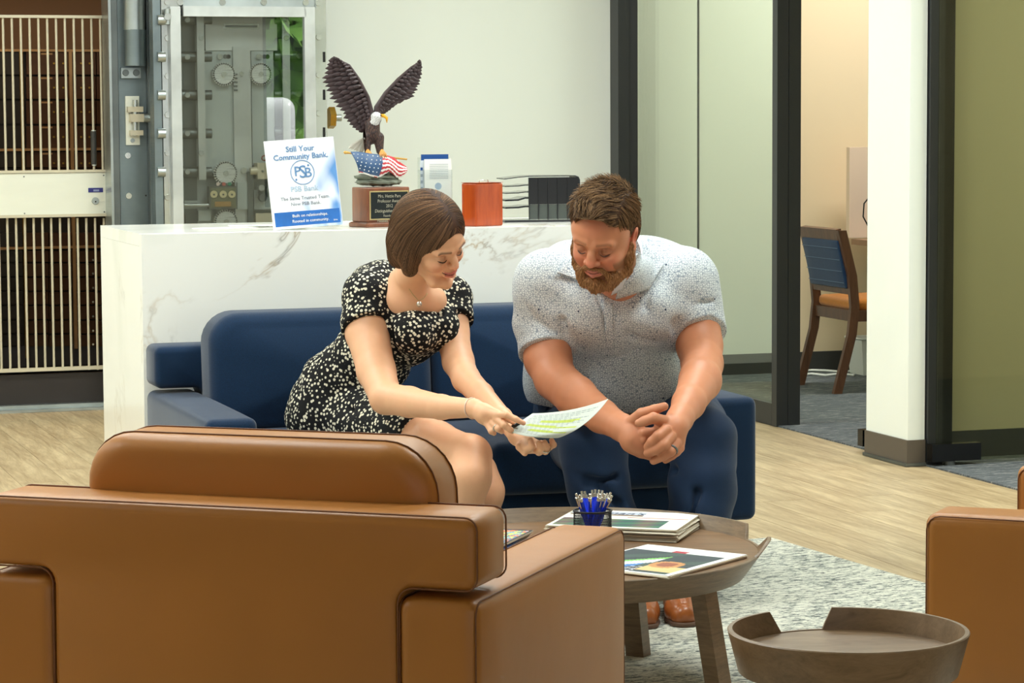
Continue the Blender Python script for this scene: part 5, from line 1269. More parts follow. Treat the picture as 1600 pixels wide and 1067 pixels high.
# right hand: palm and five fingers
f.chain([PP(741, 638, 7.29), PP(758, 648, 7.25)], [0.0245, 0.024], k=0.012); f.chain([PP(756, 641, 7.26), PP(777, 649, 7.22)], [0.020, 0.0155], k=0.012)
f.chain([PP(755, 652, 7.26), PP(769, 663, 7.235)], [0.019, 0.0145], k=0.010)
hand_fingers(f, [([(776, 648, 7.22), (792, 648, 7.19), (806, 655, 7.18), (818, 661, 7.18)], [0.0105, 0.0095, 0.0082, 0.0068]),
    ([(776, 655, 7.215), (788, 664, 7.19), (797, 671, 7.19), (800, 674, 7.20)], [0.0108, 0.0098, 0.0085, 0.0072]),
    ([(770, 661, 7.225), (779, 670, 7.20), (784, 674, 7.21)], [0.0105, 0.0095, 0.0078]),
    ([(762, 663, 7.235), (768, 674, 7.215), (772, 677, 7.22)], [0.0098, 0.0085, 0.0070]),
    ([(757, 640, 7.27), (776, 645, 7.255), (796, 655, 7.235), (806, 662, 7.22)], [0.0125, 0.0105, 0.0095, 0.0078])])
# left hand under the paper, palm up, fingers curling at its lower edge
f.chain([PP(808, 682, 7.31), PP(822, 694, 7.27), PP(838, 698, 7.26)], [0.023, 0.024, 0.020], k=0.012)
hand_fingers(f, [([(818, 692, 7.25), (824, 701, 7.21), (831, 698, 7.19), (829, 688, 7.185)], [0.0125, 0.0115, 0.0100, 0.0085]),
    ([(836, 700, 7.24), (842, 706, 7.205), (845, 701, 7.19), (842, 692, 7.185)], [0.0115, 0.0105, 0.0092, 0.0078]),
    ([(843, 698, 7.24), (852, 705, 7.205), (854, 699, 7.19), (851, 691, 7.185)], [0.0110, 0.0100, 0.0090, 0.0078]),
    ([(846, 693, 7.25), (858, 699, 7.215), (865, 695, 7.20), (862, 688, 7.195)], [0.0100, 0.0092, 0.0086, 0.0074]),
    ([(815, 690, 7.28), (812, 698, 7.24), (820, 708, 7.22)], [0.0125, 0.0110, 0.0085])], k=0.003)
V2, Q2 = f.mesh()
# torso and legs under the dress
f = Field((-0.78, 7.32, 0.08), (0.02, 8.30, 0.98), 0.006); woman_body(f, -0.022); thigh(f)
f.chain([PP(736, 712, 7.46), PP(733, 745, 7.42), PP(724, 800, 7.44), PP(716, 925, 7.52)], [0.056, 0.058, 0.050, 0.036], k=0.03)
f.chain([PP(745, 738, 7.58), PP(757, 768, 7.55), PP(752, 820, 7.60), PP(742, 925, 7.66)], [0.054, 0.052, 0.048, 0.036], k=0.03)
V3, Q3 = f.mesh(); V3 = smooth_verts(V3, Q3, 2)
# one body: tiles cut against each other inside the dress
zc, za = 0.93, 0.0
V1c, Q1c = clip_faces(V1, Q1, lambda c: (c[:, 2] > 0.825)); V2c, Q2c = V2, Q2
V3c, Q3c = clip_faces(V3, Q3, lambda c: c[:, 2] < 0.87)
Vb, Qb = join_parts([(V1c, Q1c), (V2c, Q2c), (V3c, Q3c)])
cols = head_paint(Vb, WH, SKW, (200, 104, 96), (96, 66, 48), (226, 150, 124), False)
# nails and knuckle warmth
for px, py, Y in ((818, 661, 7.18), (829, 688, 7.185), (851, 691, 7.185), (862, 688, 7.195)):
    p = np.array(PP(px, py, Y)); d = np.linalg.norm(Vb-p, axis=1); m = np.exp(-(d/0.009)**2)[:, None]*0.5; cols = cols*(1-m)+np.array(s2l((222, 140, 124)))*m
wbody = place_sdf('body', Vb, Qb, [M['skin']], wo, cols=cols)
lashes(wo, WH, M['lash'], 0.0013)
# ---- dress: black with small irregular white spots
def spots():
    k = NT('black_spotted_crepe'); vec = k.coord((1, 1, 1)); 
    vo = k.add('ShaderNodeTexVoronoi'); vo.inputs['Scale'].default_value = 84; vo.inputs['Randomness'].default_value = 0.85; k.link(vec, vo.inputs['Vector'])
    n = k.noise(vec, 70, 2, 0.5); f_ = k.math('ADD', vo.outputs['Distance'], k.math('MULTIPLY', k.math('SUBTRACT', n, 0.5), 0.25))
    k.link(k.ramp(f_, [(0.0, s2l((232,226,204))), (0.35, s2l((226,220,198))), (0.385, s2l((18,18,20)))], 'LINEAR'), k.b.inputs['Base Color'])
    k.b.inputs['Roughness'].default_value = 0.8; k.b.inputs['Specular IOR Level'].default_value = 0.25
    k.link(k.bump(k.noise(vec, 14, 3, 0.6), 0.35, 0.006), k.b.inputs['Normal']); return k.m
M['dress'] = spots()
f = Field((-0.80, 7.36, 0.36), (0.05, 8.36, 1.03), 0.0042); fs_ = Field((-0.80, 7.36, 0.36), (0.05, 8.36, 1.03), 0.0042)
woman_body(f, 0.008); thigh(f, 0.016)
f.chain([PP(560, 650, 7.98), PP(640, 672, 7.72)], [0.110, 0.092], k=0.03)
fs_.chain([PP(578, 466, 7.80), PP(574, 505, 7.77), PP(577, 530, 7.75)], [0.076, 0.075, 0.074], k=0.02)
fs_.chain([PP(706, 468, 7.90), PP(706, 500, 7.86), PP(711, 530, 7.83)], [0.063, 0.061, 0.060], k=0.02)
# waist seam and drapes
P_ = lambda *a: np.array(PP(*a))
for pts, r in (([(515, 545, 7.86), (560, 572, 7.80), (610, 580, 7.80), (655, 575, 7.85)], 0.005), ([(500, 590, 7.88), (530, 630, 7.82), (570, 650, 7.79)], 0.005), ([(480, 620, 7.96), (520, 665, 7.88)], 0.007),
               ([(600, 470, 7.72), (612, 520, 7.72), (618, 560, 7.76)], 0.007), ([(560, 600, 7.83), (600, 640, 7.71), (640, 655, 7.63)], 0.004), ([(690, 480, 7.76), (680, 520, 7.76)], 0.005)):
    f.chain([PP(*p) for p in pts], [r]*len(pts), k=0.018, mode='cut')
f.displace(lambda P: 0.0022*np.sin(P[0]*38+P[2]*55+3*np.sin(P[1]*17)))
# sleeve ends, hem, neckline
a, b = PP(586, 516, 7.76), PP(598, 612, 7.60); 
def sleeve_cut(f, arm, px_a, px_b, plane_p, lo, hi):
    n = (Vector(px_b)-Vector(px_a)).normalized(); f.plane_cut(plane_p, n, lo, hi, k=0.002)
ctr = Vector(PP(576, 515, 7.765)); n_ = (Vector(PP(588, 580, 7.66))-Vector(PP(574, 500, 7.78))).normalized()
# cut the right sleeve with a cylinder-shaped cutter along the bare arm
f.chain([ctr+n_*0.0745, ctr+n_*0.16, ctr+n_*0.22], [0.078, 0.078, 0.07], k=0.001, mode='cut') if False else None
def cutter(f, base, axis, R, L=0.2, flare=1.0):
    """flat-ended round cutter"""
    base = np.array(base, np.float32); ax_ = np.array(Vector(axis).normalized(), np.float32)
    def fn(P):
        x, y, z = P[0]-base[0], P[1]-base[1], P[2]-base[2]; t = x*ax_[0]+y*ax_[1]+z*ax_[2]
        rr = np.sqrt(np.maximum(0, x*x+y*y+z*z-t*t)); return np.maximum(np.maximum(-t, t-L), rr-R)
    e_ = base+ax_*L; f.apply(fn, np.minimum(base, e_)-R, np.maximum(base, e_)+R, 0.0015, 'cut')
cutter(fs_, ctr, n_, 0.12, 0.2)
ctl = Vector(PP(712, 504, 7.86)); nl_ = (Vector(PP(716, 565, 7.76))-Vector(PP(706, 480, 7.89))).normalized(); cutter(fs_, ctl, nl_, 0.1, 0.2)
h_s = np.maximum(0.02-np.abs(f.D-fs_.D), 0)/0.02; f.D = np.minimum(f.D, fs_.D)-h_s*h_s*0.02*0.25
hem = Vector(PP(655, 680, 7.66)); nh = (Vector(PP(734, 700, 7.46))-Vector(PP(600, 672, 7.80))).normalized(); nh = (nh+Vector((0.0, 0, -0.10))).normalized(); cutter(f, hem, nh, 0.30, 0.45)
# neckline: scooped
f.chain([PP(632, 398, 7.66), PP(648, 424, 7.64), PP(663, 450, 7.64)], [0.058, 0.044, 0.022], k=0.006, mode='cut')
f.cap(PP(622, 402, 7.80), PP(640, 412, 7.72), 0.055, 0.05, k=0.004, mode='cut')
V, Q = f.mesh(); V = smooth_verts(V, Q, 1)
dr = place_sdf('dress', V, Q, [M['dress']], wo)
# ---- hair: a chin-length bob
HWI = WH
f = Field((-0.46, 7.34, 0.84), (-0.06, 7.90, 1.26), 0.003)
f.ell((0, 0.014, 0.050), (0.089, 0.108, 0.092), k=0.01, F=WH)
f.ell((0, 0.045, 0.0), (0.092, 0.088, 0.095), k=0.03, F=WH)
for s in (-1, 1):
    f.chain([(s*0.066, 0.02, 0.04), (s*0.078, 0.012, -0.02), (s*0.074, -0.004, -0.070)], [0.030, 0.030, 0.022], k=0.02, F=WH)
    f.chain([(s*0.070, 0.05, -0.01), (s*0.060, 0.055, -0.070)], [0.040, 0.035], k=0.02, F=WH)
f.ell((0, 0.060, -0.055), (0.072, 0.052, 0.045), k=0.03, F=WH)
f.cap((0, -0.10, -0.02), (0, -0.13, -0.10), 0.058, 0.075, k=0.012, mode='cut', F=WH)      # face opening
f.ell((0.004, -0.115, 0.012), (0.060, 0.062, 0.068), k=0.012, mode='cut', F=WH)
f.ell((0, 0.0, -0.155), (0.2, 0.2, 0.052), k=0.004, mode='cut', F=WH)                       # ends
FH = f
Mi = np.array(WH.inverted()); Mf = np.array(WH)
def toL(p, A=Mi): return p@A[:3, :3].T+A[:3, 3]
def toW(p, A=Mf): return p@A[:3, :3].T+A[:3, 3]
V, Q = f.mesh(); V = smooth_verts(V, Q, 2)
L_ = toL(V); base = np.array(s2l((70, 46, 34))); hc = np.tile(base, (len(V), 1))*(0.9+0.25*np.sin(L_[:, 0]*170+L_[:, 2]*30+4*np.sin(L_[:, 1]*60))[:, None])
hair_o = place_sdf('hair', V, Q, [M['hair']], wo, cols=np.clip(hc, 0, 1))
g = np.random.default_rng(11); idx = g.choice(len(V), 5200); P0 = V[idx].astype(float); l0 = toL(P0); keep = (l0[:, 2] > -0.02); P0 = P0[keep]; l0 = l0[keep]
part = np.array([0.012, -0.035, 0.14])
def dirw(p, k):
    l = toL(p); side = np.sign(l[:, 0]-0.012); a_ = l-part; d = np.zeros_like(l); d[:, 0] = side*(0.5*np.exp(-np.abs(l[:, 0])/0.03)+0.10); d[:, 1] = 0.45*np.clip((l[:, 2]+0.02)/0.1, -0.5, 1); d[:, 2] = -1.0
    d[:, 1] -= 0.35*np.clip(-(l[:, 2]+0.01)/0.08, 0, 1)
    return d@Mf[:3, :3].T
P = comb(FH, P0, dirw, 13, 0.0125*g.uniform(0.75, 1.2, len(P0)), 0.0002, 0.0016)
lz = toL(P.reshape(-1, 3)).reshape(P.shape)
ok = ((lz[:, :, 2] > -0.118).sum(1) > 5)
P = P[ok]
lo_ = toL(P[:, 0]); t_ = g.uniform(0, 1, (len(P), 1))**1.3; sh = np.array(s2l((54, 38, 28)))*(1-t_)+np.array(s2l((150, 112, 80)))*t_
strands('hair_strands', P, M['hair'], wo, 0.0009, 0.0004, shade=sh)
# ---- necklace, bracelet, rings, boots
o0 = WO
M['silver'] = mat('silver', (220, 214, 204), 0.25, 0.9)
nkp = [PP(622, 418, 7.735), PP(632, 440, 7.705), PP(645, 460, 7.69), PP(654, 470, 7.685), PP(662, 466, 7.69), PP(668, 458, 7.695)]
ch = obj('necklace', tube(BM(), [p-o0 for p in nkp], 0.0011, 6), mat('necklace_gold', (206,180,130), 0.3, 0.8), wo, smooth=True)
pd = PP(655, 475, 7.675)-o0; obj('pendant', lathe(BM(), [(0, -0.009), (0.006, -0.006), (0.0085, 0), (0.006, 0.006), (0, 0.009)], 14), M['silver'], ch, loc=pd, smooth=True)
def loop(name, c, ax_, R, r, m, par, sq=1.0, n=24):
    ax_ = Vector(ax_).normalized(); a = ax_.orthogonal().normalized(); b = ax_.cross(a)
    return obj(name, tube(BM(), [Vector(c)-o0_+a*math.cos(2*math.pi*i/n)*R+b*math.sin(2*math.pi*i/n)*R for i in range(n)], r, 6, True), m, par, smooth=True)
o0_ = WO
axw = PP(741, 638, 7.29)-PP(690, 636, 7.40)
loop('bracelet', PP(738, 638, 7.296), axw+Vector((0.02, 0, 0.01)), 0.0295, 0.0014, mat('bracelet_pale', (236,214,200), 0.35, 0.3), wo)
loop('ring', PP(776, 668, 7.208), PP(779, 670, 7.20)-PP(770, 661, 7.225), 0.0108, 0.0016, M['silver'], wo)
loop('ring', PP(853, 702, 7.195), PP(854, 699, 7.19)-PP(852, 705, 7.205), 0.0112, 0.0020, M['silver'], wo)
M['denim'] = woven('denim_blue', (52, 92, 132), 500)
for kx, (a, b) in enumerate((((722, 790, 7.43), (716, 925, 7.52)), ((750, 815, 7.60), (742, 925, 7.66)))):
    f = Field((-0.30, 7.20, 0.005), (0.02, 7.90, 0.42), 0.004)
    A, B_ = PP(*a), PP(*b); f.chain([A, B_, (B_.x, B_.y, 0.06)], [0.062, 0.050, 0.045], k=0.01)
    f.chain([(B_.x-0.0, B_.y+0.03, 0.045), (B_.x+0.07, B_.y-0.10, 0.042)], [0.040, 0.036], k=0.02)
    n_ = (A-B_).normalized(); cutter(f, A+n_*0.02, n_, 0.09, 0.1)
    f.plane_cut((0, 0, 0.014), (0, 0, -1))
    V, Q = f.mesh(); V[:, 2] = np.maximum(V[:, 2], 0.0142); bt = place_sdf('boot', V, Q, [M['denim']], wo)
# ------------------------------------------------------------ the man
MO = Vector((0.33, 8.15, 0.0))
mo = thing('person', 'bearded man in a pale patterned polo shirt and navy trousers, hands clasped', 'person', MO)
MH = head_frame(0.2593, 1.0870, -0.3989, 0.4700, 0.1341, 1.0903, 7.45)
SKM = (204, 136, 100)
def man_torso(f, a=0.0):
    f.ell(PP(955, 600, 8.12), (0.262+a, 0.19+a, 0.155+a), k=0.04)      # belly
    f.ell(PP(945, 560, 8.06), (0.238+a, 0.18+a, 0.150+a), k=0.06)
    f.ell(PP(955, 490, 7.94), (0.222+a, 0.165+a, 0.140+a), k=0.07)
    f.ell(PP(965, 432, 7.96), (0.205+a, 0.130+a, 0.105+a), k=0.06)     # upper back and shoulders
    f.ell(PP(918, 480, 7.82), (0.100+a, 0.09+a, 0.090+a), k=0.05); f.ell(PP(1005, 480, 7.84), (0.100+a, 0.09+a, 0.090+a), k=0.05)
    f.ell(PP(858, 440, 7.84), (0.082+a, 0.085+a, 0.086+a), k=0.07); f.ell(PP(1068, 438, 7.90), (0.080+a, 0.085+a, 0.088+a), k=0.07)
    f.ell(PP(1018, 410, 7.98), (0.09+a, 0.08+a, 0.070+a), k=0.05)
    f.ell(PP(890, 412, 7.94), (0.07+a, 0.08+a, 0.060+a), k=0.05)
M_ARM_R = [(850, 445, 7.84), (850, 510, 7.86), (856, 560, 7.82), (868, 592, 7.76)]
M_ARM_L = [(1080, 445, 7.90), (1088, 500, 7.90), (1093, 540, 7.86), (1097, 568, 7.78)]
f = Field((0.02, 7.20, 0.84), (0.56, 7.98, 1.26), 0.0024); sculpt_head(f, MH, True)
f.chain([MH @ Vector((0, 0.03, -0.06)), PP(962, 425, 7.70), PP(975, 440, 7.86)], [0.062, 0.068, 0.078], k=0.02)
f.ell(PP(955, 472, 7.86), (0.13, 0.09, 0.07), k=0.03)
V1, Q1 = f.mesh(); MHF = f
f = Field((0.0, 7.12, 0.42), (0.72, 8.02, 0.96), 0.0028)
f.chain([PP(*p) for p in M_ARM_R], [0.070, 0.070, 0.068, 0.060], k=0.02)
f.chain([PP(868, 592, 7.76), PP(900, 620, 7.64), PP(940, 650, 7.50), PP(972, 668, 7.40)], [0.062, 0.060, 0.047, 0.037], k=0.015)
f.chain([PP(*p) for p in M_ARM_L], [0.070, 0.070, 0.066, 0.060], k=0.02)
f.chain([PP(1097, 568, 7.78), PP(1094, 595, 7.64), PP(1076, 630, 7.48), PP(1062, 655, 7.38)], [0.061, 0.060, 0.046, 0.036], k=0.015)
# his right hand, underneath: back of the hand, thumb on top, fingers closing under the other hand
f.chain([PP(972, 668, 7.40), PP(988, 678, 7.37)], [0.037, 0.040], k=0.015); f.ell(PP(996, 690, 7.36), (0.042, 0.03, 0.036), k=0.015)
f.chain([PP(990, 688, 7.36), PP(1003, 700, 7.355)], [0.036, 0.028], k=0.012)
hand_fingers(f, [([(984, 662, 7.37), (1002, 646, 7.34), (1022, 640, 7.32), (1038, 635, 7.315)], [0.0190, 0.0150, 0.0140, 0.0118]),
    ([(1006, 676, 7.335), (1022, 676, 7.33), (1036, 682, 7.36)], [0.0155, 0.0140, 0.0120]),
    ([(1007, 687, 7.335), (1024, 692, 7.345), (1040, 700, 7.37)], [0.0155, 0.0140, 0.0120]),
    ([(1006, 700, 7.345), (1022, 706, 7.35), (1038, 711, 7.37)], [0.0150, 0.0135, 0.0115]),
    ([(1002, 708, 7.355), (1018, 713, 7.36), (1030, 716, 7.37)], [0.0135, 0.0120, 0.0105])], k=0.004)
# his left hand on top
f.chain([PP(1062, 655, 7.38), PP(1055, 668, 7.33)], [0.036, 0.038], k=0.015); f.ell(PP(1050, 678, 7.315), (0.036, 0.028, 0.040), (0, -20, 0), k=0.012)
f.ell(PP(1037, 662, 7.325), (0.026, 0.022, 0.024), k=0.012); f.ell(PP(1058, 692, 7.32), (0.022, 0.02, 0.028), k=0.012)
hand_fingers(f, [([(1036, 658, 7.31), (1021, 653, 7.285), (1007, 658, 7.285), (998, 661, 7.29)], [0.0175, 0.0155, 0.0140, 0.0115]),
    ([(1041, 672, 7.285), (1029, 681, 7.268), (1019, 690, 7.275), (1012, 698, 7.295)], [0.0165, 0.0155, 0.0138, 0.0118]),
    ([(1048, 682, 7.285), (1038, 695, 7.262), (1025, 703, 7.272), (1012, 708, 7.295)], [0.0165, 0.0152, 0.0138, 0.0118]),
    ([(1056, 692, 7.295), (1048, 705, 7.272), (1036, 713, 7.280), (1021, 720, 7.300)], [0.0158, 0.0145, 0.0130, 0.0110]),
    ([(1062, 700, 7.31), (1057, 706, 7.300), (1050, 712, 7.305), (1040, 719, 7.32)], [0.0140, 0.0122, 0.0112, 0.0098])], k=0.004)
V2, Q2 = f.mesh()
f = Field((-0.02, 7.30, 0.10), (0.78, 8.50, 0.98), 0.0065); man_torso(f, -0.05)
def man_legs(f, a=0.0, shin=True):
    if a > 0: f.ell(PP(962, 630, 8.24), (0.250, 0.160, 0.150), k=0.03)
    f.ell(PP(968, 655, 8.24), (0.265+a, 0.17+a, 0.115+a), k=0.03)
    f.chain([PP(905, 655, 8.20), PP(912, 680, 7.95), PP(928, 704, 7.70)], [0.118+a, 0.112+a, 0.092+a], k=0.03)
    f.chain([PP(1040, 650, 8.28), PP(1070, 665, 8.05), PP(1096, 688, 7.80)], [0.122+a, 0.115+a, 0.096+a], k=0.03)
    if shin:
        f.chain([PP(930, 712, 7.69), PP(950, 790, 7.66), PP(985, 900, 7.58)], [0.090+a, 0.074+a, 0.058+a], k=0.03)
        f.chain([PP(1098, 700, 7.79), PP(1098, 790, 7.70), PP(1084, 900, 7.60)], [0.094+a, 0.080+a, 0.060+a], k=0.03)
man_legs(f, -0.034); V3, Q3 = f.mesh(); V3 = smooth_verts(V3, Q3, 2)
V1c, Q1c = clip_faces(V1, Q1, lambda c: c[:, 2] > 0.852)
V3c, Q3c = clip_faces(V3, Q3, lambda c: c[:, 2] < 0.90)
Vb, Qb = join_parts([(V1c, Q1c), (V2, Q2), (V3c, Q3c)])
cols = head_paint(Vb, MH, SKM, (192, 112, 98), (132, 86, 58), (212, 112, 92), True)
Mi2 = np.array(MH.inverted()); Mf2 = np.array(MH)
L_ = toL(Vb, Mi2)
bd = np.clip((-0.028-L_[:, 2]+0.35*np.clip(0.055-np.abs(L_[:, 0]), 0, 1)*0)/0.012, 0, 1)*(L_[:, 2] > -0.16)*(np.abs(L_[:, 0]) < 0.1)*(L_[:, 1] < 0.03)
mouth = (np.abs(L_[:, 0]) < 0.024) & (L_[:, 2] > -0.073) & (L_[:, 2] < -0.046); chk = (L_[:, 1] < -0.05) & (L_[:, 2] > -0.046-0.9*np.clip(np.abs(L_[:, 0])-0.012, 0, 0.03)) & (np.abs(L_[:, 0]) < 0.05)
bd = bd*(~mouth)*(~chk)*(MHF.sample(Vb.astype(float)) < 0.004); cols = cols*(1-bd[:, None]*0.8)+np.array(s2l((130, 86, 54)))*bd[:, None]*0.8
mbody = place_sdf('body', Vb, Qb, [M['skin']], mo, cols=cols)
lashes(mo, MH, mat('lash_fair', (78, 48, 36), 0.6), 0.0013)
# ---- polo shirt
def polo():
    k = NT('patterned_polo_knit'); vec = k.coord()
    vo = k.add('ShaderNodeTexVoronoi', feature='DISTANCE_TO_EDGE'); vo.inputs['Scale'].default_value = 150; vo.inputs['Randomness'].default_value = 0.8; k.link(vec, vo.inputs['Vector'])
    col = k.ramp(vo.outputs['Distance'], [(0.03, s2l((138,152,168))), (0.13, s2l((224,229,231))), (1.0, s2l((234,237,237)))])
    v2 = k.add('ShaderNodeTexVoronoi'); v2.inputs['Scale'].default_value = 24; k.link(vec, v2.inputs['Vector']); dot = k.ramp(v2.outputs['Distance'], [(0.07, (1,1,1)), (0.09, (0,0,0))])
    k.link(k.mix(dot, col, s2l((50,66,92))), k.b.inputs['Base Color']); k.b.inputs['Roughness'].default_value = 0.75; k.b.inputs['Specular IOR Level'].default_value = 0.25
    k.link(k.bump(k.noise(vec, 9, 3, 0.6), 0.3, 0.008), k.b.inputs['Normal']); return k.m
M['polo'] = polo()
lo, hi = (-0.02, 7.52, 0.44), (0.74, 8.42, 1.10)
f = Field(lo, hi, 0.0042); fs_ = Field(lo, hi, 0.0042); man_torso(f, 0.006)
fs_.chain([PP(848, 440, 7.84), PP(848, 500, 7.86), PP(854, 552, 7.83), PP(858, 575, 7.81)], [0.088, 0.086, 0.080, 0.080], k=0.02)
fs_.chain([PP(1078, 440, 7.90), PP(1086, 500, 7.90), PP(1093, 535, 7.87), PP(1096, 552, 7.85)], [0.088, 0.086, 0.080, 0.080], k=0.02)
c1 = Vector(PP(857, 553, 7.83)); n1 = (Vector(PP(862, 592, 7.76))-Vector(PP(854, 520, 7.86))).normalized()+Vector((0.0, 0, 0)); cutter(fs_, c1, n1, 0.14, 0.2)
c2 = Vector(PP(1093, 524, 7.87)); n2 = (Vector(PP(1110, 562, 7.80))-Vector(PP(1084, 500, 7.91))).normalized(); cutter(fs_, c2, n2, 0.14, 0.2)
for pts, r in (([(812, 470, 7.78), (840, 500, 7.76), (880, 530, 7.77)], 0.004), ([(835, 430, 7.76), (868, 470, 7.745), (884, 500, 7.76)], 0.005), ([(1040, 430, 7.80), (1052, 470, 7.79), (1056, 520, 7.80)], 0.006), ([(1112, 498, 7.82), (1080, 508, 7.79), (1056, 505, 7.79)], 0.004), ([(1110, 470, 7.84), (1075, 478, 7.79)], 0.004)):
    fs_.chain([PP(*p) for p in pts], [r]*len(pts), k=0.018, mode='cut')
h_s = np.maximum(0.035-np.abs(f.D-fs_.D), 0)/0.035; f.D = np.minimum(f.D, fs_.D)-h_s*h_s*0.035*0.25
for pts, r, kk in (([(880, 500, 7.76), (888, 540, 7.78), (893, 580, 7.86)], 0.009, 0.02), ([(895, 567, 7.86), (940, 574, 7.83), (1000, 572, 7.83), (1058, 556, 7.90)], 0.010, 0.03), ([(905, 575, 7.86), (960, 562, 7.84), (1000, 545, 7.84)], 0.005, 0.02),
                   ([(1056, 505, 7.80), (1060, 545, 7.84), (1062, 580, 7.92)], 0.008, 0.02), ([(930, 455, 7.73), (944, 490, 7.735), (955, 545, 7.78)], 0.004, 0.012), ([(1015, 445, 7.76), (1008, 480, 7.75)], 0.005, 0.02), ([(985, 520, 7.78), (1030, 540, 7.82)], 0.005, 0.02)):
    f.chain([PP(*p) for p in pts], [r]*len(pts), k=kk, mode='cut')
f.displace(lambda P: 0.0020*np.sin(P[0]*31+P[2]*24+3*np.sin(P[2]*15)))
# bottom hem and neck opening
hemc = PP(955, 655, 8.0); f.apply(lambda P: (P[2]-(0.522+0.10*np.abs(P[0]-0.30)))*1.0, np.array(lo), np.array((hi[0], hi[1], 0.56)), 0.002, 'cut')
f.chain([PP(964, 400, 7.72), PP(958, 422, 7.67), PP(955, 454, 7.67)], [0.073, 0.046, 0.010], k=0.004, mode='cut')
f.cap(PP(965, 395, 7.90), PP(964, 400, 7.72), 0.072, 0.073, k=0.004, mode='cut')
V, Q = f.mesh(); V = smooth_verts(V, Q, 2); shirt = place_sdf('polo_shirt', V, Q, [M['polo']], mo); SF = f
def drape(field, px, py, off, y0=7.3, y1=8.3):
    """where the line through a reference pixel meets the garment"""
    d = ray(px, py); ts = np.linspace(y0, y1, 220); p = np.array(CO)[None, :]+np.array(d)[None, :]*(ts/d.y)[:, None]; v = field.sample(p)-off
    i = np.argmax(v < 0)
    return Vector(p[i]) if v[i] < 0 else None
def patch(name, quad, field, off, m, parent, nu=14, nv=8, th=0.003, y0=7.3, fallback=7.7):
    V, Qd = [], []
    last = None
    for j in range(nv+1):
        for i in range(nu+1):
            u, v = i/nu, j/nv; a = [quad[0][k]*(1-u)+quad[1][k]*u for k in (0, 1)]; b = [quad[3][k]*(1-u)+quad[2][k]*u for k in (0, 1)]
            x, y = a[0]*(1-v)+b[0]*v, a[1]*(1-v)+b[1]*v; p = drape(field, x, y, off, y0) or (PP(x, y, last.y) if last else PP(x, y, fallback)); last = p
            V.append(p-Vector(parent.matrix_basis.translation))
    A = np.array(V).reshape(nv+1, nu+1, 3)
    for _ in range(3): A[1:-1, 1:-1, 1] = (A[:-2, 1:-1, 1]+A[2:, 1:-1, 1]+A[1:-1, :-2, 1]+A[1:-1, 2:, 1])/4
    for j in range(nv):
        for i in range(nu): a = j*(nu+1)+i; Qd.append((a, a+1, a+nu+2, a+nu+1))
    me = np_mesh(name, A.reshape(-1, 3), np.array(Qd), [m]); o = bpy.data.objects.new(name, me); C.objects.link(o); o.parent = parent
    md = o.modifiers.new('thickness', 'SOLIDIFY'); md.thickness = th; md.offset = 0; return o
class Both:
    def sample(s, p): return np.minimum(SF.sample(p), MHF.sample(p)-0.006)
BF_ = Both()
# collar stand behind the neck, two collar wings, placket
f = Field((0.08, 7.45, 0.86), (0.58, 8.02, 1.12), 0.003)
cn = [(0, 0.03, 0.0)]
f.chain([PP(962, 400, 7.72), PP(955, 422, 7.67), PP(955, 451, 7.67)], [0.078, 0.051, 0.013], k=0.006); f.cap(PP(965, 397, 7.90), PP(962, 400, 7.72), 0.078, 0.078, k=0.006)
f.chain([PP(962, 400, 7.72), PP(955, 422, 7.67), PP(955, 452, 7.67)], [0.073, 0.046, 0.009], k=0.002, mode='cut'); f.cap(PP(965, 397, 7.92), PP(962, 400, 7.72), 0.072, 0.073, k=0.002, mode='cut')
f.plane_cut(PP(955, 432, 7.60), Vector((0, -0.42, 1)), k=0.002)
V, Q = f.mesh(); cm = M['polo']
collar = place_sdf('collar_stand', V, Q, [mat('polo_inner', (226,232,240), 0.7)], mo)
patch('collar_wing', [(990, 390), (1037, 414), (1013, 452), (962, 467)], BF_, 0.012, M['polo'], mo, 16, 10, 0.005, 7.60)
patch('collar_wing', [(888, 400), (870, 426), (905, 437), (940, 458)], SF, 0.015, M['polo'], mo, 16, 10, 0.005)
patch('collar_inner', [(980, 398), (996, 396), (970, 454), (955, 461)], MHF, 0.014, mat('polo_inner_band', (222,230,240), 0.7), mo, 8, 12, 0.003, 7.5)
patch('placket', [(941, 456), (957, 458), (960, 545), (948, 545)], SF, 0.003, M['polo'], mo, 6, 20, 0.002)
# ---- trousers
M['trouser'] = woven('navy_trouser_twill', (22, 44, 72), 900, 0.15, 0.75, 0.1)
f = Field((-0.06, 7.34, 0.06), (0.80, 8.56, 0.74), 0.005); man_legs(f, 0.006, False)
f.chain([PP(928, 704, 7.70), PP(934, 760, 7.68), PP(960, 830, 7.64), PP(990, 925, 7.58)], [0.098, 0.090, 0.082, 0.074], k=0.02)
f.chain([PP(1097, 690, 7.80), PP(1098, 760, 7.73), PP(1090, 840, 7.67), PP(1080, 925, 7.60)], [0.102, 0.098, 0.090, 0.078], k=0.02)
for pts, r, kk in (([(985, 668, 7.85), (1020, 690, 7.82), (1040, 720, 7.78)], 0.010, 0.03), ([(880, 650, 7.95), (930, 655, 7.86), (965, 668, 7.84)], 0.007, 0.03), ([(880, 735, 7.62), (920, 752, 7.60), (960, 745, 7.62)], 0.006, 0.03), ([(940, 765, 7.60), (965, 790, 7.60), (975, 815, 7.60)], 0.007, 0.03),
                   ([(1040, 730, 7.72), (1090, 745, 7.69), (1140, 735, 7.74)], 0.006, 0.03), ([(1110, 640, 7.95), (1140, 665, 7.84), (1150, 700, 7.82)], 0.005, 0.02), ([(1090, 770, 7.64), (1082, 815, 7.62)], 0.007, 0.03), ([(838, 640, 8.05), (870, 630, 8.08)], 0.006, 0.02)):
    f.chain([PP(*p) for p in pts], [r]*len(pts), k=kk, mode='cut')
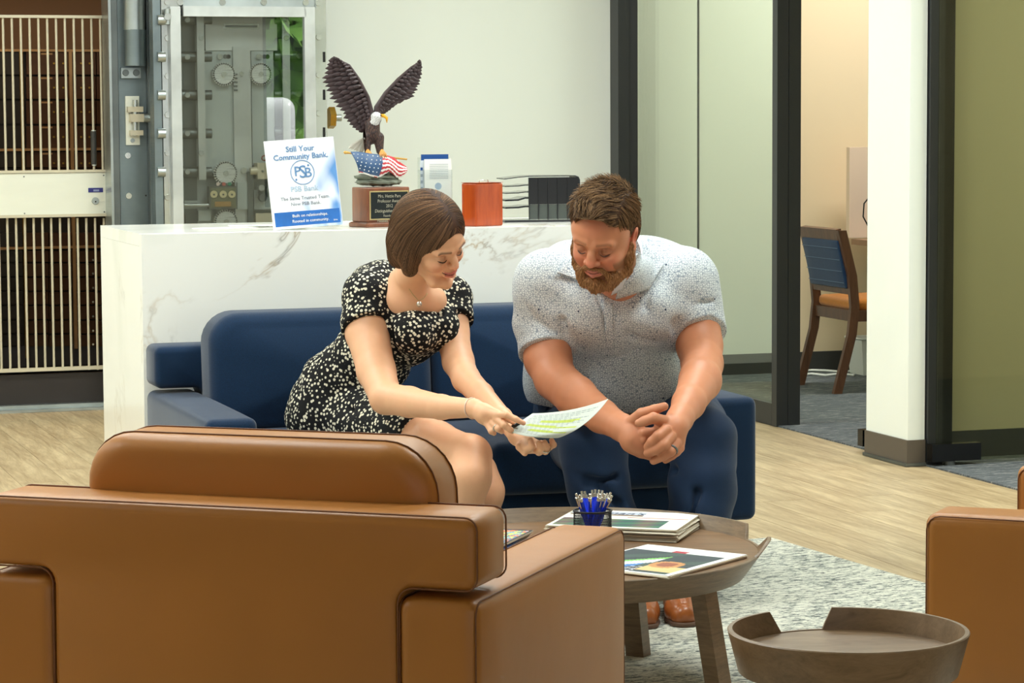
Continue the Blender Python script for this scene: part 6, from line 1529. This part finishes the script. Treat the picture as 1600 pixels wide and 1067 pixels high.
f.displace(lambda P: 0.0018*np.sin(P[2]*60+P[0]*30+3*np.sin(P[0]*15)))
f.plane_cut((0, 0, 0.085), (0, 0, -1))
V, Q = f.mesh(); V = smooth_verts(V, Q, 1); place_sdf('trousers', V, Q, [M['trouser']], mo); TF = f
# ---- hair and beard
f = Field((0.06, 7.24, 0.98), (0.50, 7.72, 1.30), 0.0028)
f.ell((0, 0.016, 0.050), (0.084, 0.100, 0.092), k=0.01, F=MH); f.ell((0, -0.012, 0.086), (0.066, 0.080, 0.050), k=0.02, F=MH)
f.ell((0, 0.045, 0.0), (0.080, 0.075, 0.075), k=0.03, F=MH)
f.ell((0, -0.110, 0.028), (0.086, 0.070, 0.070), k=0.008, mode='cut', F=MH)
for s in (-1, 1): f.ell((s*0.085, -0.045, -0.035), (0.035, 0.050, 0.058), k=0.008, mode='cut', F=MH); f.ell((s*0.086, 0.016, -0.010), (0.030, 0.027, 0.042), k=0.004, mode='cut', F=MH)
f.plane_cut(MH @ Vector((0, 0.02, -0.045)), MH.to_3x3() @ Vector((0, 0.0, -1)))
V, Q = f.mesh(); V = smooth_verts(V, Q, 1); HF = f
base = np.array(s2l((74, 52, 36))); l = toL(V, Mi2); side = np.clip((0.075-l[:, 2])/0.05, 0, 1)[:, None]
hc = base*(1-side*0.2)+np.array(s2l((150, 112, 80)))*side*0.35
place_sdf('hair', V, Q, [M['hair']], mo, cols=hc)
g = np.random.default_rng(5); idx = g.choice(len(V), 7500); P0 = V[idx].astype(float); l0 = toL(P0, Mi2); on = (HF.grad(P0)*(P0-np.array(MH.translation))).sum(1) > 0; P0 = P0[on]; l0 = l0[on]
lift = np.clip((l0[:, 2]-0.045)/0.06, 0.0, 1)
def dirm(p, k):
    l = toL(p, Mi2); d = np.zeros_like(l); d[:, 0] = -0.45+0.5*np.sin(l[:, 1]*60+l[:, 0]*30); d[:, 1] = -1.0; d[:, 2] = 0.35; sd = np.abs(l[:, 0]) > 0.06
    d[sd, 1] = 0.1; d[sd, 2] = -1.0; d[sd, 0] = 0
    return d@Mf2[:3, :3].T
P = comb(HF, P0, dirm, 6, 0.0018+0.0042*lift*g.uniform(0.6, 1.4, len(P0)), 0.0, 0.001+0.013*lift*g.uniform(0.2, 1.4, len(P0)))
t_ = g.uniform(0, 1, (len(P), 1))**1.2; sh = np.array(s2l((56, 40, 28)))*(1-t_)+np.array(s2l((170, 132, 92)))*t_
strands('hair_strands', P, M['hair'], mo, 0.0009, 0.0003, shade=sh)
f = Field((0.06, 7.20, 0.86), (0.50, 7.66, 1.16), 0.0024)
for s in (-1, 1):
    f.chain([(s*0.076, -0.006, -0.012), (s*0.070, -0.018, -0.045), (s*0.062, -0.022, -0.080), (s*0.032, -0.066, -0.104), (0, -0.083, -0.108)], [0.006, 0.0125, 0.0165, 0.0155, 0.0155], k=0.012, F=MH)
    f.chain([(s*0.006, -0.101, -0.043), (s*0.022, -0.093, -0.049), (s*0.034, -0.080, -0.068)], [0.0040, 0.0050, 0.0065], k=0.008, F=MH)
    f.ell((s*0.040, -0.056, -0.084), (0.018, 0.026, 0.020), k=0.012, F=MH)
f.ell((0, -0.086, -0.094), (0.024, 0.011, 0.014), k=0.012, F=MH)
f.chain([(-0.021, -0.104, -0.0585), (0, -0.112, -0.0610), (0.021, -0.104, -0.0585)], [0.0085, 0.0105, 0.0085], k=0.004, mode='cut', F=MH)
f.displace(lambda P: 0.0012*np.sin(P[0]*420)*np.sin(P[2]*380+P[1]*200))
V, Q = f.mesh(); BF = f
t_ = g.uniform(0, 1, (len(V), 1)); hc = np.array(s2l((136, 92, 56)))*(1-t_)+np.array(s2l((176, 126, 82)))*t_; place_sdf('beard', V, Q, [M['hair']], mo, cols=hc)
idx = g.choice(len(V), 5200); P0 = V[idx].astype(float); on = MHF.sample(P0) > 0.0003; P0 = P0[on]
def dirb(p, k):
    l = toL(p, Mi2); d = np.zeros_like(l); d[:, 0] = 0.2*np.sign(l[:, 0]); d[:, 1] = -0.35; d[:, 2] = -1.0; return d@Mf2[:3, :3].T
P = comb(BF, P0, dirb, 4, 0.0032*g.uniform(0.6, 1.3, len(P0)), 0.0, 0.0022*g.uniform(0.2, 1.5, len(P0)))
t_ = g.uniform(0, 1, (len(P), 1)); sh = np.array(s2l((112, 74, 44)))*(1-t_)+np.array(s2l((206, 154, 104)))*t_
strands('beard_strands', P, M['hair'], mo, 0.0007, 0.0003, shade=sh)
# ---- ring and shoes
o0_ = MO
loop('ring', PP(1050, 702, 7.277), PP(1056, 692, 7.295)-PP(1048, 705, 7.272), 0.0152, 0.0034, M['steel_dark'], mo)
M['shoe'] = mat('brown_shoe_leather', (150, 84, 40), 0.28, var=(12,0.3), bump=(120,0.1,0.001)); M['sole'] = mat('shoe_sole', (92, 66, 50), 0.6)
for k, (tx, ty, ang_) in enumerate(((1010, 984, 0.10), (1070, 981, 0.05))):
    T = PZ(tx, ty, 0.013); T = Vector((T.x, T.y, 0)); fwd = Vector((math.sin(ang_)*(1 if k == 0 else 1)-0.02, -1, 0)).normalized(); H = T-fwd*0.285; sd = Vector((-fwd.y, fwd.x, 0))
    z0 = 0.014; lo = (min(T.x, H.x)-0.09, min(T.y, H.y)-0.05, 0.0); hi = (max(T.x, H.x)+0.09, max(T.y, H.y)+0.09, 0.22)
    f = Field(lo, hi, 0.003); at_ = lambda a, z, s=0: H+fwd*a+Vector((0, 0, z))+sd*s
    f.chain([at_(0.03, 0.052), at_(0.12, 0.055), at_(0.20, 0.048), at_(0.245, 0.040)], [0.036, 0.042, 0.046, 0.036], k=0.015)
    f.chain([at_(0.05, 0.07), at_(0.055, 0.14)], [0.040, 0.042], k=0.02); f.cap(at_(0.08, 0.10), at_(0.17, 0.06), 0.035, 0.034, k=0.02)
    f.chain([at_(0.195, 0.092, -0.03), at_(0.20, 0.097), at_(0.195, 0.092, 0.03)], [0.002]*3, k=0.006, mode='cut')
    f.plane_cut((0, 0, z0+0.010), (0, 0, -1))
    V, Q = f.mesh(); sh_o = place_sdf('shoe', V, Q, [M['shoe']], mo)
    f = Field(lo, hi, 0.003); f.chain([at_(0.03, z0+0.006), at_(0.12, z0+0.006), at_(0.20, z0+0.006), at_(0.248, z0+0.006)], [0.037, 0.039, 0.047, 0.039], k=0.01)
    f.plane_cut((0, 0, z0+0.0125), (0, 0, 1), k=0.001); f.plane_cut((0, 0, z0+0.0005), (0, 0, -1), k=0.001); V, Q = f.mesh()
    me_o = sdf_obj('sole', V, Q, [M['sole']], sh_o, origin=tuple(MO))
# ------------------------------------------------------------ held paper
def colgrid_mat(name):
    k = NT(name); at = k.add('ShaderNodeVertexColor', layer_name='pigment'); k.link(at.outputs[0], k.b.inputs['Base Color']); k.b.inputs['Roughness'].default_value = 0.6; return k.m
M['printed'] = colgrid_mat('printed_paper')
def printed_sheet(name, P, colfn, nu, nv, th, parent=None, origin=(0,0,0)):
    """P(u,v)->point, colfn(u,v)->display colour; colours sit on the faces"""
    V = [P(i/nu, j/nv)-Vector(origin) for j in range(nv+1) for i in range(nu+1)]
    Q = np.array([(j*(nu+1)+i, j*(nu+1)+i+1, (j+1)*(nu+1)+i+1, (j+1)*(nu+1)+i) for j in range(nv) for i in range(nu)])
    me = np_mesh(name, np.array(V), Q, [M['printed']])
    ca = me.color_attributes.new('pigment', 'FLOAT_COLOR', 'CORNER'); C4 = np.ones((len(Q)*4, 4), np.float32)
    cc = np.array([s2l(colfn((i+0.5)/nu, (j+0.5)/nv)) for j in range(nv) for i in range(nu)]); C4[:, :3] = np.repeat(cc, 4, axis=0); ca.data.foreach_set('color', C4.ravel())
    o = bpy.data.objects.new(name, me); C.objects.link(o); o.parent = parent; o.location = origin if parent is None else (0,0,0)
    if th: md = o.modifiers.new('thickness', 'SOLIDIFY'); md.thickness = th; md.offset = -1
    return o
cTL, cTR, cBR, cBL = PY(832, 646, 7.27), PY(951, 623, 7.17), PY(872, 684, 7.16), PY(792, 673, 7.20)
mR, mB = PY(914, 662, 7.12), PY(828, 682, 7.165); mT = PY(893, 640, 7.235)
def hp(u, v):
    def q(a, m, b, t): return a*(1-t)*(1-t)+(m*2-(a+b)*0.5)*2*t*(1-t)+b*t*t
    top = q(cTL, mT, cTR, u); bot = q(cBL, mB, cBR, u); L = cTL.lerp(cBL, v); R = q(cTR, mR, cBR, v)
    return (top*(1-v)+bot*v)+(L*(1-u)+R*u)-((cTL*(1-u)+cTR*u)*(1-v)+(cBL*(1-u)+cBR*u)*v)
rp = random.Random(4); rowr = [rp.random() for _ in range(60)]
def hcol(u, v):
    r = int(v*22); ph = v*22-r
    if u < 0.06 or u > 0.95 or v < 0.08 or v > 0.93: return (204, 212, 204)
    hl = (r in (7, 8, 11, 12, 15, 16)) and 0.10+0.2*rowr[r] < u < 0.55+0.4*rowr[r+20]
    if 0.25 < ph < 0.62 and u < 0.5+0.45*rowr[r+30] and math.sin(u*240+r*7)*0.5+0.5 > 0.12: return (128, 140, 70) if hl else (118, 130, 134)
    return (186, 202, 84) if hl else (200, 208, 200)
pc_ = PY(868, 660, 7.2)
pap = printed_sheet('paper_sheet', hp, hcol, 90, 66, 0.0006, origin=tuple(pc_)); tag(pap, 'printed sheet with yellow highlighted lines held between the two people', 'paper')
pen0 = thing('black_pen', 'short black pen tucked under the woman\'s pointing hand', 'pen', PY(806, 664, 7.205))
obj('barrel', tube(BM(), [PY(798, 668, 7.215)-pen0.location, PY(812, 661, 7.20)-pen0.location], 0.0048, 10), M['black'], pen0, smooth=True)
# ------------------------------------------------------------ newspapers on the coffee table
ZT_ = TZ+0.0008
def frame_on(px0, py0, px1, py1, z):   # origin at the first pixel, x axis towards the second, on height z
    a, b = PZ(px0, py0, z), PZ(px1, py1, z); d = (b-a); return a, math.atan2(d.y, d.x), d.length
def newspaper(name, label, cat, group, loc, rot, Wd, Dp, th, colfn=None, seed=0, nu=40, nv=30, lift=0.0):
    """folded paper: x to the right, y away; rounded fold along the left edge"""
    t = thing(name, label, cat, loc, rot, group); rr = random.Random(seed)
    fold = BM(); prof = [(Wd, 0.0), (0.006, 0.0), (0.001, th*0.25), (0.0, th*0.5), (0.001, th*0.75), (0.006, th-0.0002), (Wd, th-0.0002)]
    prism(fold, prof, 0, Dp, 'y'); obj('folded_pages', fold, M['newsprint'], t, bevel=0)
    for k in range(3):
        w_ = Wd+rr.uniform(-0.003, 0.004); obj('page', bx(0.01, w_, -rr.uniform(0.0, 0.004), Dp+rr.uniform(-0.002, 0.003), th*(0.2+0.25*k), th*(0.2+0.25*k)+0.0005), M['newsprint'], t)
    if colfn: printed_sheet('front_page', lambda u, v: Vector((0.004+u*(Wd-0.004), (1-v)*Dp, th+0.0003)), colfn, nu, nv, 0, t)
    return t
M['newsprint'] = mat('newsprint', (222,214,196), 0.85, bump=(150,0.2,0.001))
B_ = PZ(1088, 808, TZ+0.03); C_ = PZ(1057, 829, TZ+0.03)
ex = (C_-B_); ex.z = 0; dep = ex.length; ey = -ex.normalized(); xa = Vector((ey.y, -ey.x, 0)); rot_s = math.atan2(xa.y, xa.x)
SW, SDp = 0.345, 0.285
org = C_-xa*SW; org.z = 0
def mast(u, v):
    if v < 0.06 or u > 0.97 or u < 0.02: return (236, 234, 222)
    if v < 0.30 and u < 0.60: return (190, 200, 214) if v < 0.22 else (120, 96, 70)
    if v < 0.36: return (232, 230, 218)
    if v < 0.40: return (170, 110, 100) if u > 0.5 else (226, 224, 214)
    if v < 0.50: return (226, 226, 216)
    if v < 0.95 and u < 0.86: return (74+int(30*math.sin(u*20)), 96+int(20*math.sin(v*30+u*9)), 84)
    return (230, 228, 216)
NS = 8; th_ = 0.0036
labs = ['bottom newspaper of the stack on the coffee table, half hidden by the armchair', 'second newspaper from the bottom of the stack beside the pen cup', 'third newspaper up from the table in the stack', 'fourth newspaper up in the stack, its corner sticking out', 'fifth newspaper up in the stack beside the pen cup', 'third newspaper from the top of the stack', 'newspaper just below the top one of the stack', 'top newspaper of the stack with a pale blue masthead and green photo']
rr = random.Random(9)
for i in range(NS):
    dx, dy, dr = rr.uniform(-0.006, 0.006), rr.uniform(-0.006, 0.006), rr.uniform(-0.035, 0.035)
    if i == NS-1: dx = dy = dr = 0
    l = Vector((org.x+dx, org.y+dy, ZT_+i*(th_+0.0002)))
    t = newspaper('newspaper', labs[i], 'newspaper', 'stacked newspapers on the coffee table', l, rot_s+dr, SW, SDp, th_, mast if i == NS-1 else None, i)
    if i == NS-1:
        text('masthead', "Newman's", 0.048, mat('masthead_ink', (40,52,84), 0.6), t, (SW*0.30, SDp*0.83, th_+0.0006), (0,0,0), extrude=0.0001, shear=0.3)
# single folded newspaper in front
Bc, Rc, Fc = PZ(1022, 849, TZ+0.006), PZ(1167, 868, TZ+0.006), PZ(1043, 902, TZ+0.006)
xv = Rc-Bc; xv.z = 0; yv = Bc-(Rc-(Rc-Bc)); 
wd2 = 0.30; dv_ = Fc-Rc; dv_.z = 0; dp2 = dv_.length; xa2 = -dv_.normalized(); # x runs from front corner to right corner
ya2 = Vector((-xa2.y, xa2.x, 0)); rot2 = math.atan2(xa2.y, xa2.x); wY = 0.285
def page2(u, v):   # u along front edge towards the right corner, v away
    a, b = u, 1-v
    if a < 0.03 or a > 0.955 or b < 0.06 or v < 0.03: return (240, 242, 240)
    # v=0 is far side
    if a > 0.88: return (236, 238, 238)
    x, y = a, b
    if 0.80 < x < 0.86 and y > 0.35: return (226, 230, 230) if not (0.45 < y < 0.60) else (176, 40, 60)
    if x > 0.80: return (238, 240, 240)
    d = math.hypot((x-0.36)*1.0, (y-0.30)*0.9)
    if d < 0.13: return (196, 140, 84) if d > 0.08 else (150, 84, 60)
    if 0.10 < x < 0.30 and y < 0.42: return (224, 190, 130)
    w_ = y-(0.95-0.9*x)
    if 0.02 < w_ < 0.10 and y > 0.45: return (120, 190, 96)
    if -0.14 < w_ <= 0.02 and y > 0.45: return (232, 240, 244)
    if -0.26 < w_ <= -0.14 and y > 0.5: return (66, 128, 196)
    if x < 0.22 and y > 0.4: return (30, 40, 56) if math.sin(x*160)*math.sin(y*60) < 0.2 else (220, 224, 228)
    return (44, 60, 66) if math.sin(x*13+y*9) < 0.6 else (58, 82, 76)
t2 = newspaper('newspaper', 'single folded newspaper with a dark colour photo at the front of the coffee table', 'newspaper', None, Vector((Fc.x, Fc.y, ZT_)), rot2, dp2, wY, 0.0075, page2, 77, 60, 50)
# magazines at the left
mp_ = PZ(833, 829, TZ+0.02); rotm = math.radians(-16)
def magc(k):
    pal = [(90, 150, 200), (196, 206, 96), (70, 110, 150), (220, 120, 70), (150, 180, 200)]
    def f_(u, v):
        if u > 0.97 or v < 0.04: return (24, 26, 30)
        h_ = math.sin(u*17+k)+math.sin(v*23+k*2)+math.sin((u+v)*31); return pal[int((h_+3)/6*4.99)]
    return f_
lm = ['lowest magazine of the small pile on the left of the coffee table', 'second magazine up in the small pile behind the armchair', 'third magazine up in the small pile behind the armchair', 'top magazine with a blue and green cover, partly hidden by the tan armchair']
for i in range(4):
    t = thing('magazine', lm[i], 'magazine', (mp_.x-0.012*(3-i)*0.4, mp_.y-0.0*i, ZT_+i*0.0052), rotm+0.05*(i % 2)-0.03*i, 'magazines on the coffee table')
    obj('pages', bx(-0.21, 0, -0.275, 0, 0.0004, 0.0044), [M['paper'], M['steel_dark'], M['paper'], M['newsprint']][i], t)
    if i == 3: printed_sheet('cover', lambda u, v: Vector((-0.21+0.21*u, -0.275*v, 0.0048)), magc(i), 36, 44, 0, t)
    else: obj('cover', bx(-0.21, 0.0, -0.275, 0, 0.0045, 0.0049), M['cover_blue'] if i == 1 else M['black'], t)
# ------------------------------------------------------------ pen cup with ballpoint pens
PCX = PY(926, 803, 6.60); PCZ = ZT_; cuph = 0.088; cr = 0.0475
cup = thing('pen_cup', 'black wire mesh pen cup holding blue pens on the coffee table', 'pen cup', (PCX.x, PCX.y, PCZ))
M['mesh_black'] = mat('black_wire', (26,26,28), 0.4, 0.4)
obj('rim', tube(BM(), [(cr*math.cos(a*math.pi/20), cr*math.sin(a*math.pi/20), cuph) for a in range(40)], 0.0026, 8, True), M['mesh_black'], cup, smooth=True)
obj('foot_ring', tube(BM(), [(cr*math.cos(a*math.pi/20), cr*math.sin(a*math.pi/20), 0.003) for a in range(40)], 0.0026, 8, True), M['mesh_black'], cup, smooth=True)
obj('bottom', cyl(BM(), (0, 0, 0.001), (0, 0, 0.003), cr*0.97, n=32), M['mesh_black'], cup)
bm = BM()
for i in range(72):
    for s_ in (-1, 1): tube(bm, [(cr*math.cos(2*math.pi*(i+s_*q*1.6)/72), cr*math.sin(2*math.pi*(i+s_*q*1.6)/72), 0.004+q*(cuph-0.006)/4) for q in range(5)], 0.00055, 3)
obj('wire_mesh', bm, M['mesh_black'], cup, kind='stuff')
M['pen_blue'] = mat('pen_blue', (22,66,224), 0.25, coat=0.5); M['pen_silver'] = mat('pen_silver', (214,212,202), 0.2, 0.85)
def make_pen(label):
    t = thing('pen', label, 'pen', (0,0,0), 0, 'blue pens in the mesh cup')
    obj('barrel', lathe(BM(), [(0, 0.0), (0.0012, 0.0), (0.003, 0.010), (0.0052, 0.02), (0.0056, 0.06), (0.0052, 0.118), (0, 0.118)], 12), M['pen_blue'], t, smooth=True, autos=40)
    c = obj('cap', lathe(BM(), [(0, 0.1182), (0.0054, 0.1182), (0.0054, 0.127), (0.0030, 0.128), (0.0030, 0.137), (0, 0.1375)], 12), M['pen_silver'], t, smooth=True, autos=40)
    obj('clip', bx(-0.0016, 0.0016, -0.0095, -0.0082, 0.104, 0.127), M['pen_silver'], c); obj('clip_bridge', bx(-0.0016, 0.0016, -0.0084, -0.003, 0.122, 0.127), M['pen_silver'], c)
    return t
proto = None
tops = [(900,771), (908.5,767), (906,776), (913.5,768.5), (921.5,772), (925.5,767), (930,770), (936.3,765), (941,768), (937.5,772.5), (945,771), (949.4,770), (954.3,769), (956.5,774)]
where = ['leftmost of the blue pens in the mesh cup', 'second tall pen from the left at the back of the cup', 'short pen leaning left at the front of the cup', 'pen with a pale cap behind the front left pens', 'pen left of the middle at the front of the cup', 'tall pen in the middle at the back of the cup', 'pen hidden behind the middle ones in the cup', 'tallest of the blue pens, just right of the middle', 'pen just right of the tallest one in the cup', 'front pen with bright clip right of the middle', 'pen behind the right hand group in the cup', 'left of the three pens at the right rim of the cup', 'back one of the three pens at the right rim', 'rightmost and lowest of the blue pens in the cup']
for i, (px, py) in enumerate(tops):
    front = py > 770.5; p = PY(px, py, 6.60+(-0.030 if front else 0.028)); rr = random.Random(i*3+1)
    base = Vector((PCX.x+(p.x-PCX.x)*(-0.35 if i % 2 else -0.15)+rr.uniform(-0.006, 0.006), PCX.y+(p.y-PCX.y)*(-0.3)+rr.uniform(-0.010, 0.010), PCZ+0.0045))
    d = (p-base); L = d.length; base = p-d.normalized()*0.1378
    if base.z < PCZ+0.004: base = base+d.normalized()*((PCZ+0.004-base.z)/d.normalized().z)
    if i == 0: proto = make_pen(where[0]); t = proto
    else: t = copy_tree(proto); t['label'] = where[i]
    t.location = base; t.rotation_euler = (d.normalized().to_track_quat('Z', 'Y') @ Euler((0, 0, rr.uniform(-0.8, 0.8))).to_quaternion()).to_euler()
# ------------------------------------------------------------ first office: chair, desk, bin, cables
oc = thing('dining_chair', 'wooden chair with blue checked back and orange seat in the office doorway', 'chair', (1.628, 13.68, 0.004), math.atan2(0.30, 0.95)-math.pi/2)
def sq(bm, pts, w, d):
    rows = []
    for x, y, z in pts: rows.append([bm.verts.new((x+a*w/2, y+b*d/2, z)) for a, b in ((-1,-1),(1,-1),(1,1),(-1,1))])
    for A, B in zip(rows, rows[1:]):
        for k in range(4): bm.faces.new((A[k], A[(k+1) % 4], B[(k+1) % 4], B[k]))
    bm.faces.new(rows[0][::-1]); bm.faces.new(rows[-1]); return bm
hwc = 0.235
for s in (-1, 1):
    obj('leg', sq(BM(), [(s*hwc, -0.05, 0.0), (s*hwc, 0.03, 0.30), (s*hwc, 0.045, 0.44), (s*hwc, 0.03, 0.60), (s*hwc, -0.03, 0.83)], 0.028, 0.046), M['chair_wood'], oc, bevel=0.004)
    obj('leg', sq(BM(), [(s*hwc, 0.44, 0.0), (s*hwc, 0.44, 0.40)], 0.028, 0.036), M['chair_wood'], oc, bevel=0.004)
    obj('seat_rail', sq(BM(), [(s*hwc, 0.06, 0.375), (s*hwc, 0.061, 0.42)], 0.02, 0.02) if False else bx(s*hwc-0.012, s*hwc+0.012, 0.06, 0.43, 0.365, 0.42), M['chair_wood'], oc, bevel=0.003)
obj('seat_rail', bx(-hwc+0.013, hwc-0.013, 0.03, 0.055, 0.365, 0.42), M['chair_wood'], oc, bevel=0.003); obj('seat_rail', bx(-hwc+0.013, hwc-0.013, 0.42, 0.445, 0.365, 0.42), M['chair_wood'], oc, bevel=0.003)
obj('seat', soft(BM(), -hwc+0.005, hwc-0.005, 0.05, 0.455, 0.42, 0.475, 0.022, cz=0.012, n=6), M['chair_orange'], oc, smooth=True)
bq = soft(BM(), -hwc+0.014, hwc-0.014, -0.014, 0.016, 0, 0.25, 0.008, cy=0.004, n=6); bo = obj('backrest', bq, M['chair_blue'], oc, smooth=True); bo.location = (0, 0.018, 0.535); bo.rotation_euler = (math.radians(12), 0, 0)
for a in range(4): obj('stripe', bx(-hwc+0.016, hwc-0.016, -0.0195, -0.0185, 0.03+a*0.06, 0.033+a*0.06), mat('check_thread', (120,140,170), 0.8), bo)
tr_ = obj('top_rail', bx(-hwc+0.014, hwc-0.014, -0.014, 0.014, 0, 0.055), M['chair_wood'], oc, bevel=0.005); tr_.location = (0, -0.028, 0.782); tr_.rotation_euler = (math.radians(12), 0, 0)
lr = obj('lower_rail', bx(-hwc+0.014, hwc-0.014, -0.012, 0.012, 0, 0.03), M['chair_wood'], oc, bevel=0.004); lr.location = (0, 0.032, 0.505); lr.rotation_euler = (math.radians(12), 0, 0)
def rthing(name, label, cat, u, v, z=0.004): return rroot(name, u, v, z, label, cat)
ud = UV(PV(1343, 380, 13.0))[0]
dk = rthing('office_desk', 'office desk behind the pillar with a tall pinkish privacy panel', 'desk', ud+0.7, 12.6)
rb('desktop', ud+0.0, ud+1.5, 12.2, 13.1, 0.715, 0.745, mat('desk_laminate', (150,112,84), 0.4, var=(8,0.1)), parent=dk, bevel=0.003)
rb('leg_panel', ud+0.10, ud+0.13, 12.3, 13.0, 0.01, 0.712, mat('desk_white', (226,222,210), 0.5), parent=dk)
rb('leg_panel', ud+1.42, ud+1.45, 12.3, 13.0, 0.01, 0.712, M['white'], parent=dk)
pu = UV(PV(1326, 300, 13.12))[0]; zt_ = PV(1345, 230, 13.12).z
rb('privacy_panel', pu, ud+1.5, 13.11, 13.15, 0.75, zt_, mat('privacy_panel', (232,206,184), 0.7), parent=dk, bevel=0.006)
ub = UV(PV(1330, 540, 13.15))[0]
bn = rthing('waste_bin', 'white plastic bin standing under the desk by the office wall', 'bin', ub+0.13, 13.12)
bz = PV(1340, 528, 13.12).z
bmn = BM(); r4 = [(-0.13,-0.10),(0.13,-0.10),(0.13,0.10),(-0.13,0.10)]
lo4 = [bmn.verts.new((x*0.85, y*0.85, 0.0)) for x, y in r4]; hi4 = [bmn.verts.new((x, y, bz)) for x, y in r4]; in4 = [bmn.verts.new((x*0.94, y*0.94, bz)) for x, y in r4]; ib4 = [bmn.verts.new((x*0.82, y*0.82, 0.02)) for x, y in r4]
bmn.faces.new(lo4[::-1]); bmn.faces.new(ib4)
for A, B in ((lo4, hi4), (hi4, in4), (in4, ib4)):
    for k in range(4): bmn.faces.new((A[k], A[(k+1) % 4], B[(k+1) % 4], B[k]))
obj('bin_body', bmn, M['white'], bn)
obj('bag_rim', tube(BM(), [(x*1.02, y*1.02, bz-0.004) for x, y in r4], 0.006, 6, True), M['paper'], bn, smooth=True)
mo_ = rthing('monitor', 'black monitor edge with hanging cable showing beside the pillar', 'monitor', UV(PV(1362, 320, 12.8))[0]+0.2, 12.8, 0.745)
mz = PV(1360, 268, 12.8).z-0.745; mu0 = UV(PV(1352, 320, 12.8))[0]
obj('stand', cyl(BM(), (0, 0.03, 0.012), (0, 0.03, 0.25), 0.02, n=12), M['black'], mo_, smooth=True); obj('base', bx(-0.1, 0.1, -0.08, 0.1, 0, 0.012), M['black'], mo_, bevel=0.003)
sc_ = obj('screen', bx(-0.22, 0.26, -0.015, 0.015, -0.16, 0.17), M['black_gloss'], mo_, bevel=0.004); sc_.location = (0.03, 0, mz-0.17); sc_.rotation_euler = (0, math.radians(4), 0)
obj('cable', tube(BM(), [(-0.19, 0.02, mz-0.12), (-0.23, 0.03, mz-0.17), (-0.235, 0.03, mz-0.24), (-0.20, 0.03, mz-0.30)], 0.004, 6), M['black'], mo_, smooth=True)
for i, pts in enumerate((((1252, 580), (1268, 578.5), (1290, 579), (1312, 581), (1335, 579.5)), ((1252, 585.5), (1268, 584), (1290, 586.5), (1312, 584), (1335, 586)))):
    P3 = [PZ(x, y, 0.012) for x, y in pts]; c0 = P3[2].copy(); c0.z = 0.004
    o = obj('cable', tube(BM(), [p-c0 for p in P3], 0.0075, 8), M['white'], smooth=True, loc=c0)
    tag(o, ['white cable lying closest to the office wall behind the chair', 'white cable on the carpet in front of the other one behind the chair'][i], 'cable', 'white cables on the office carpet')
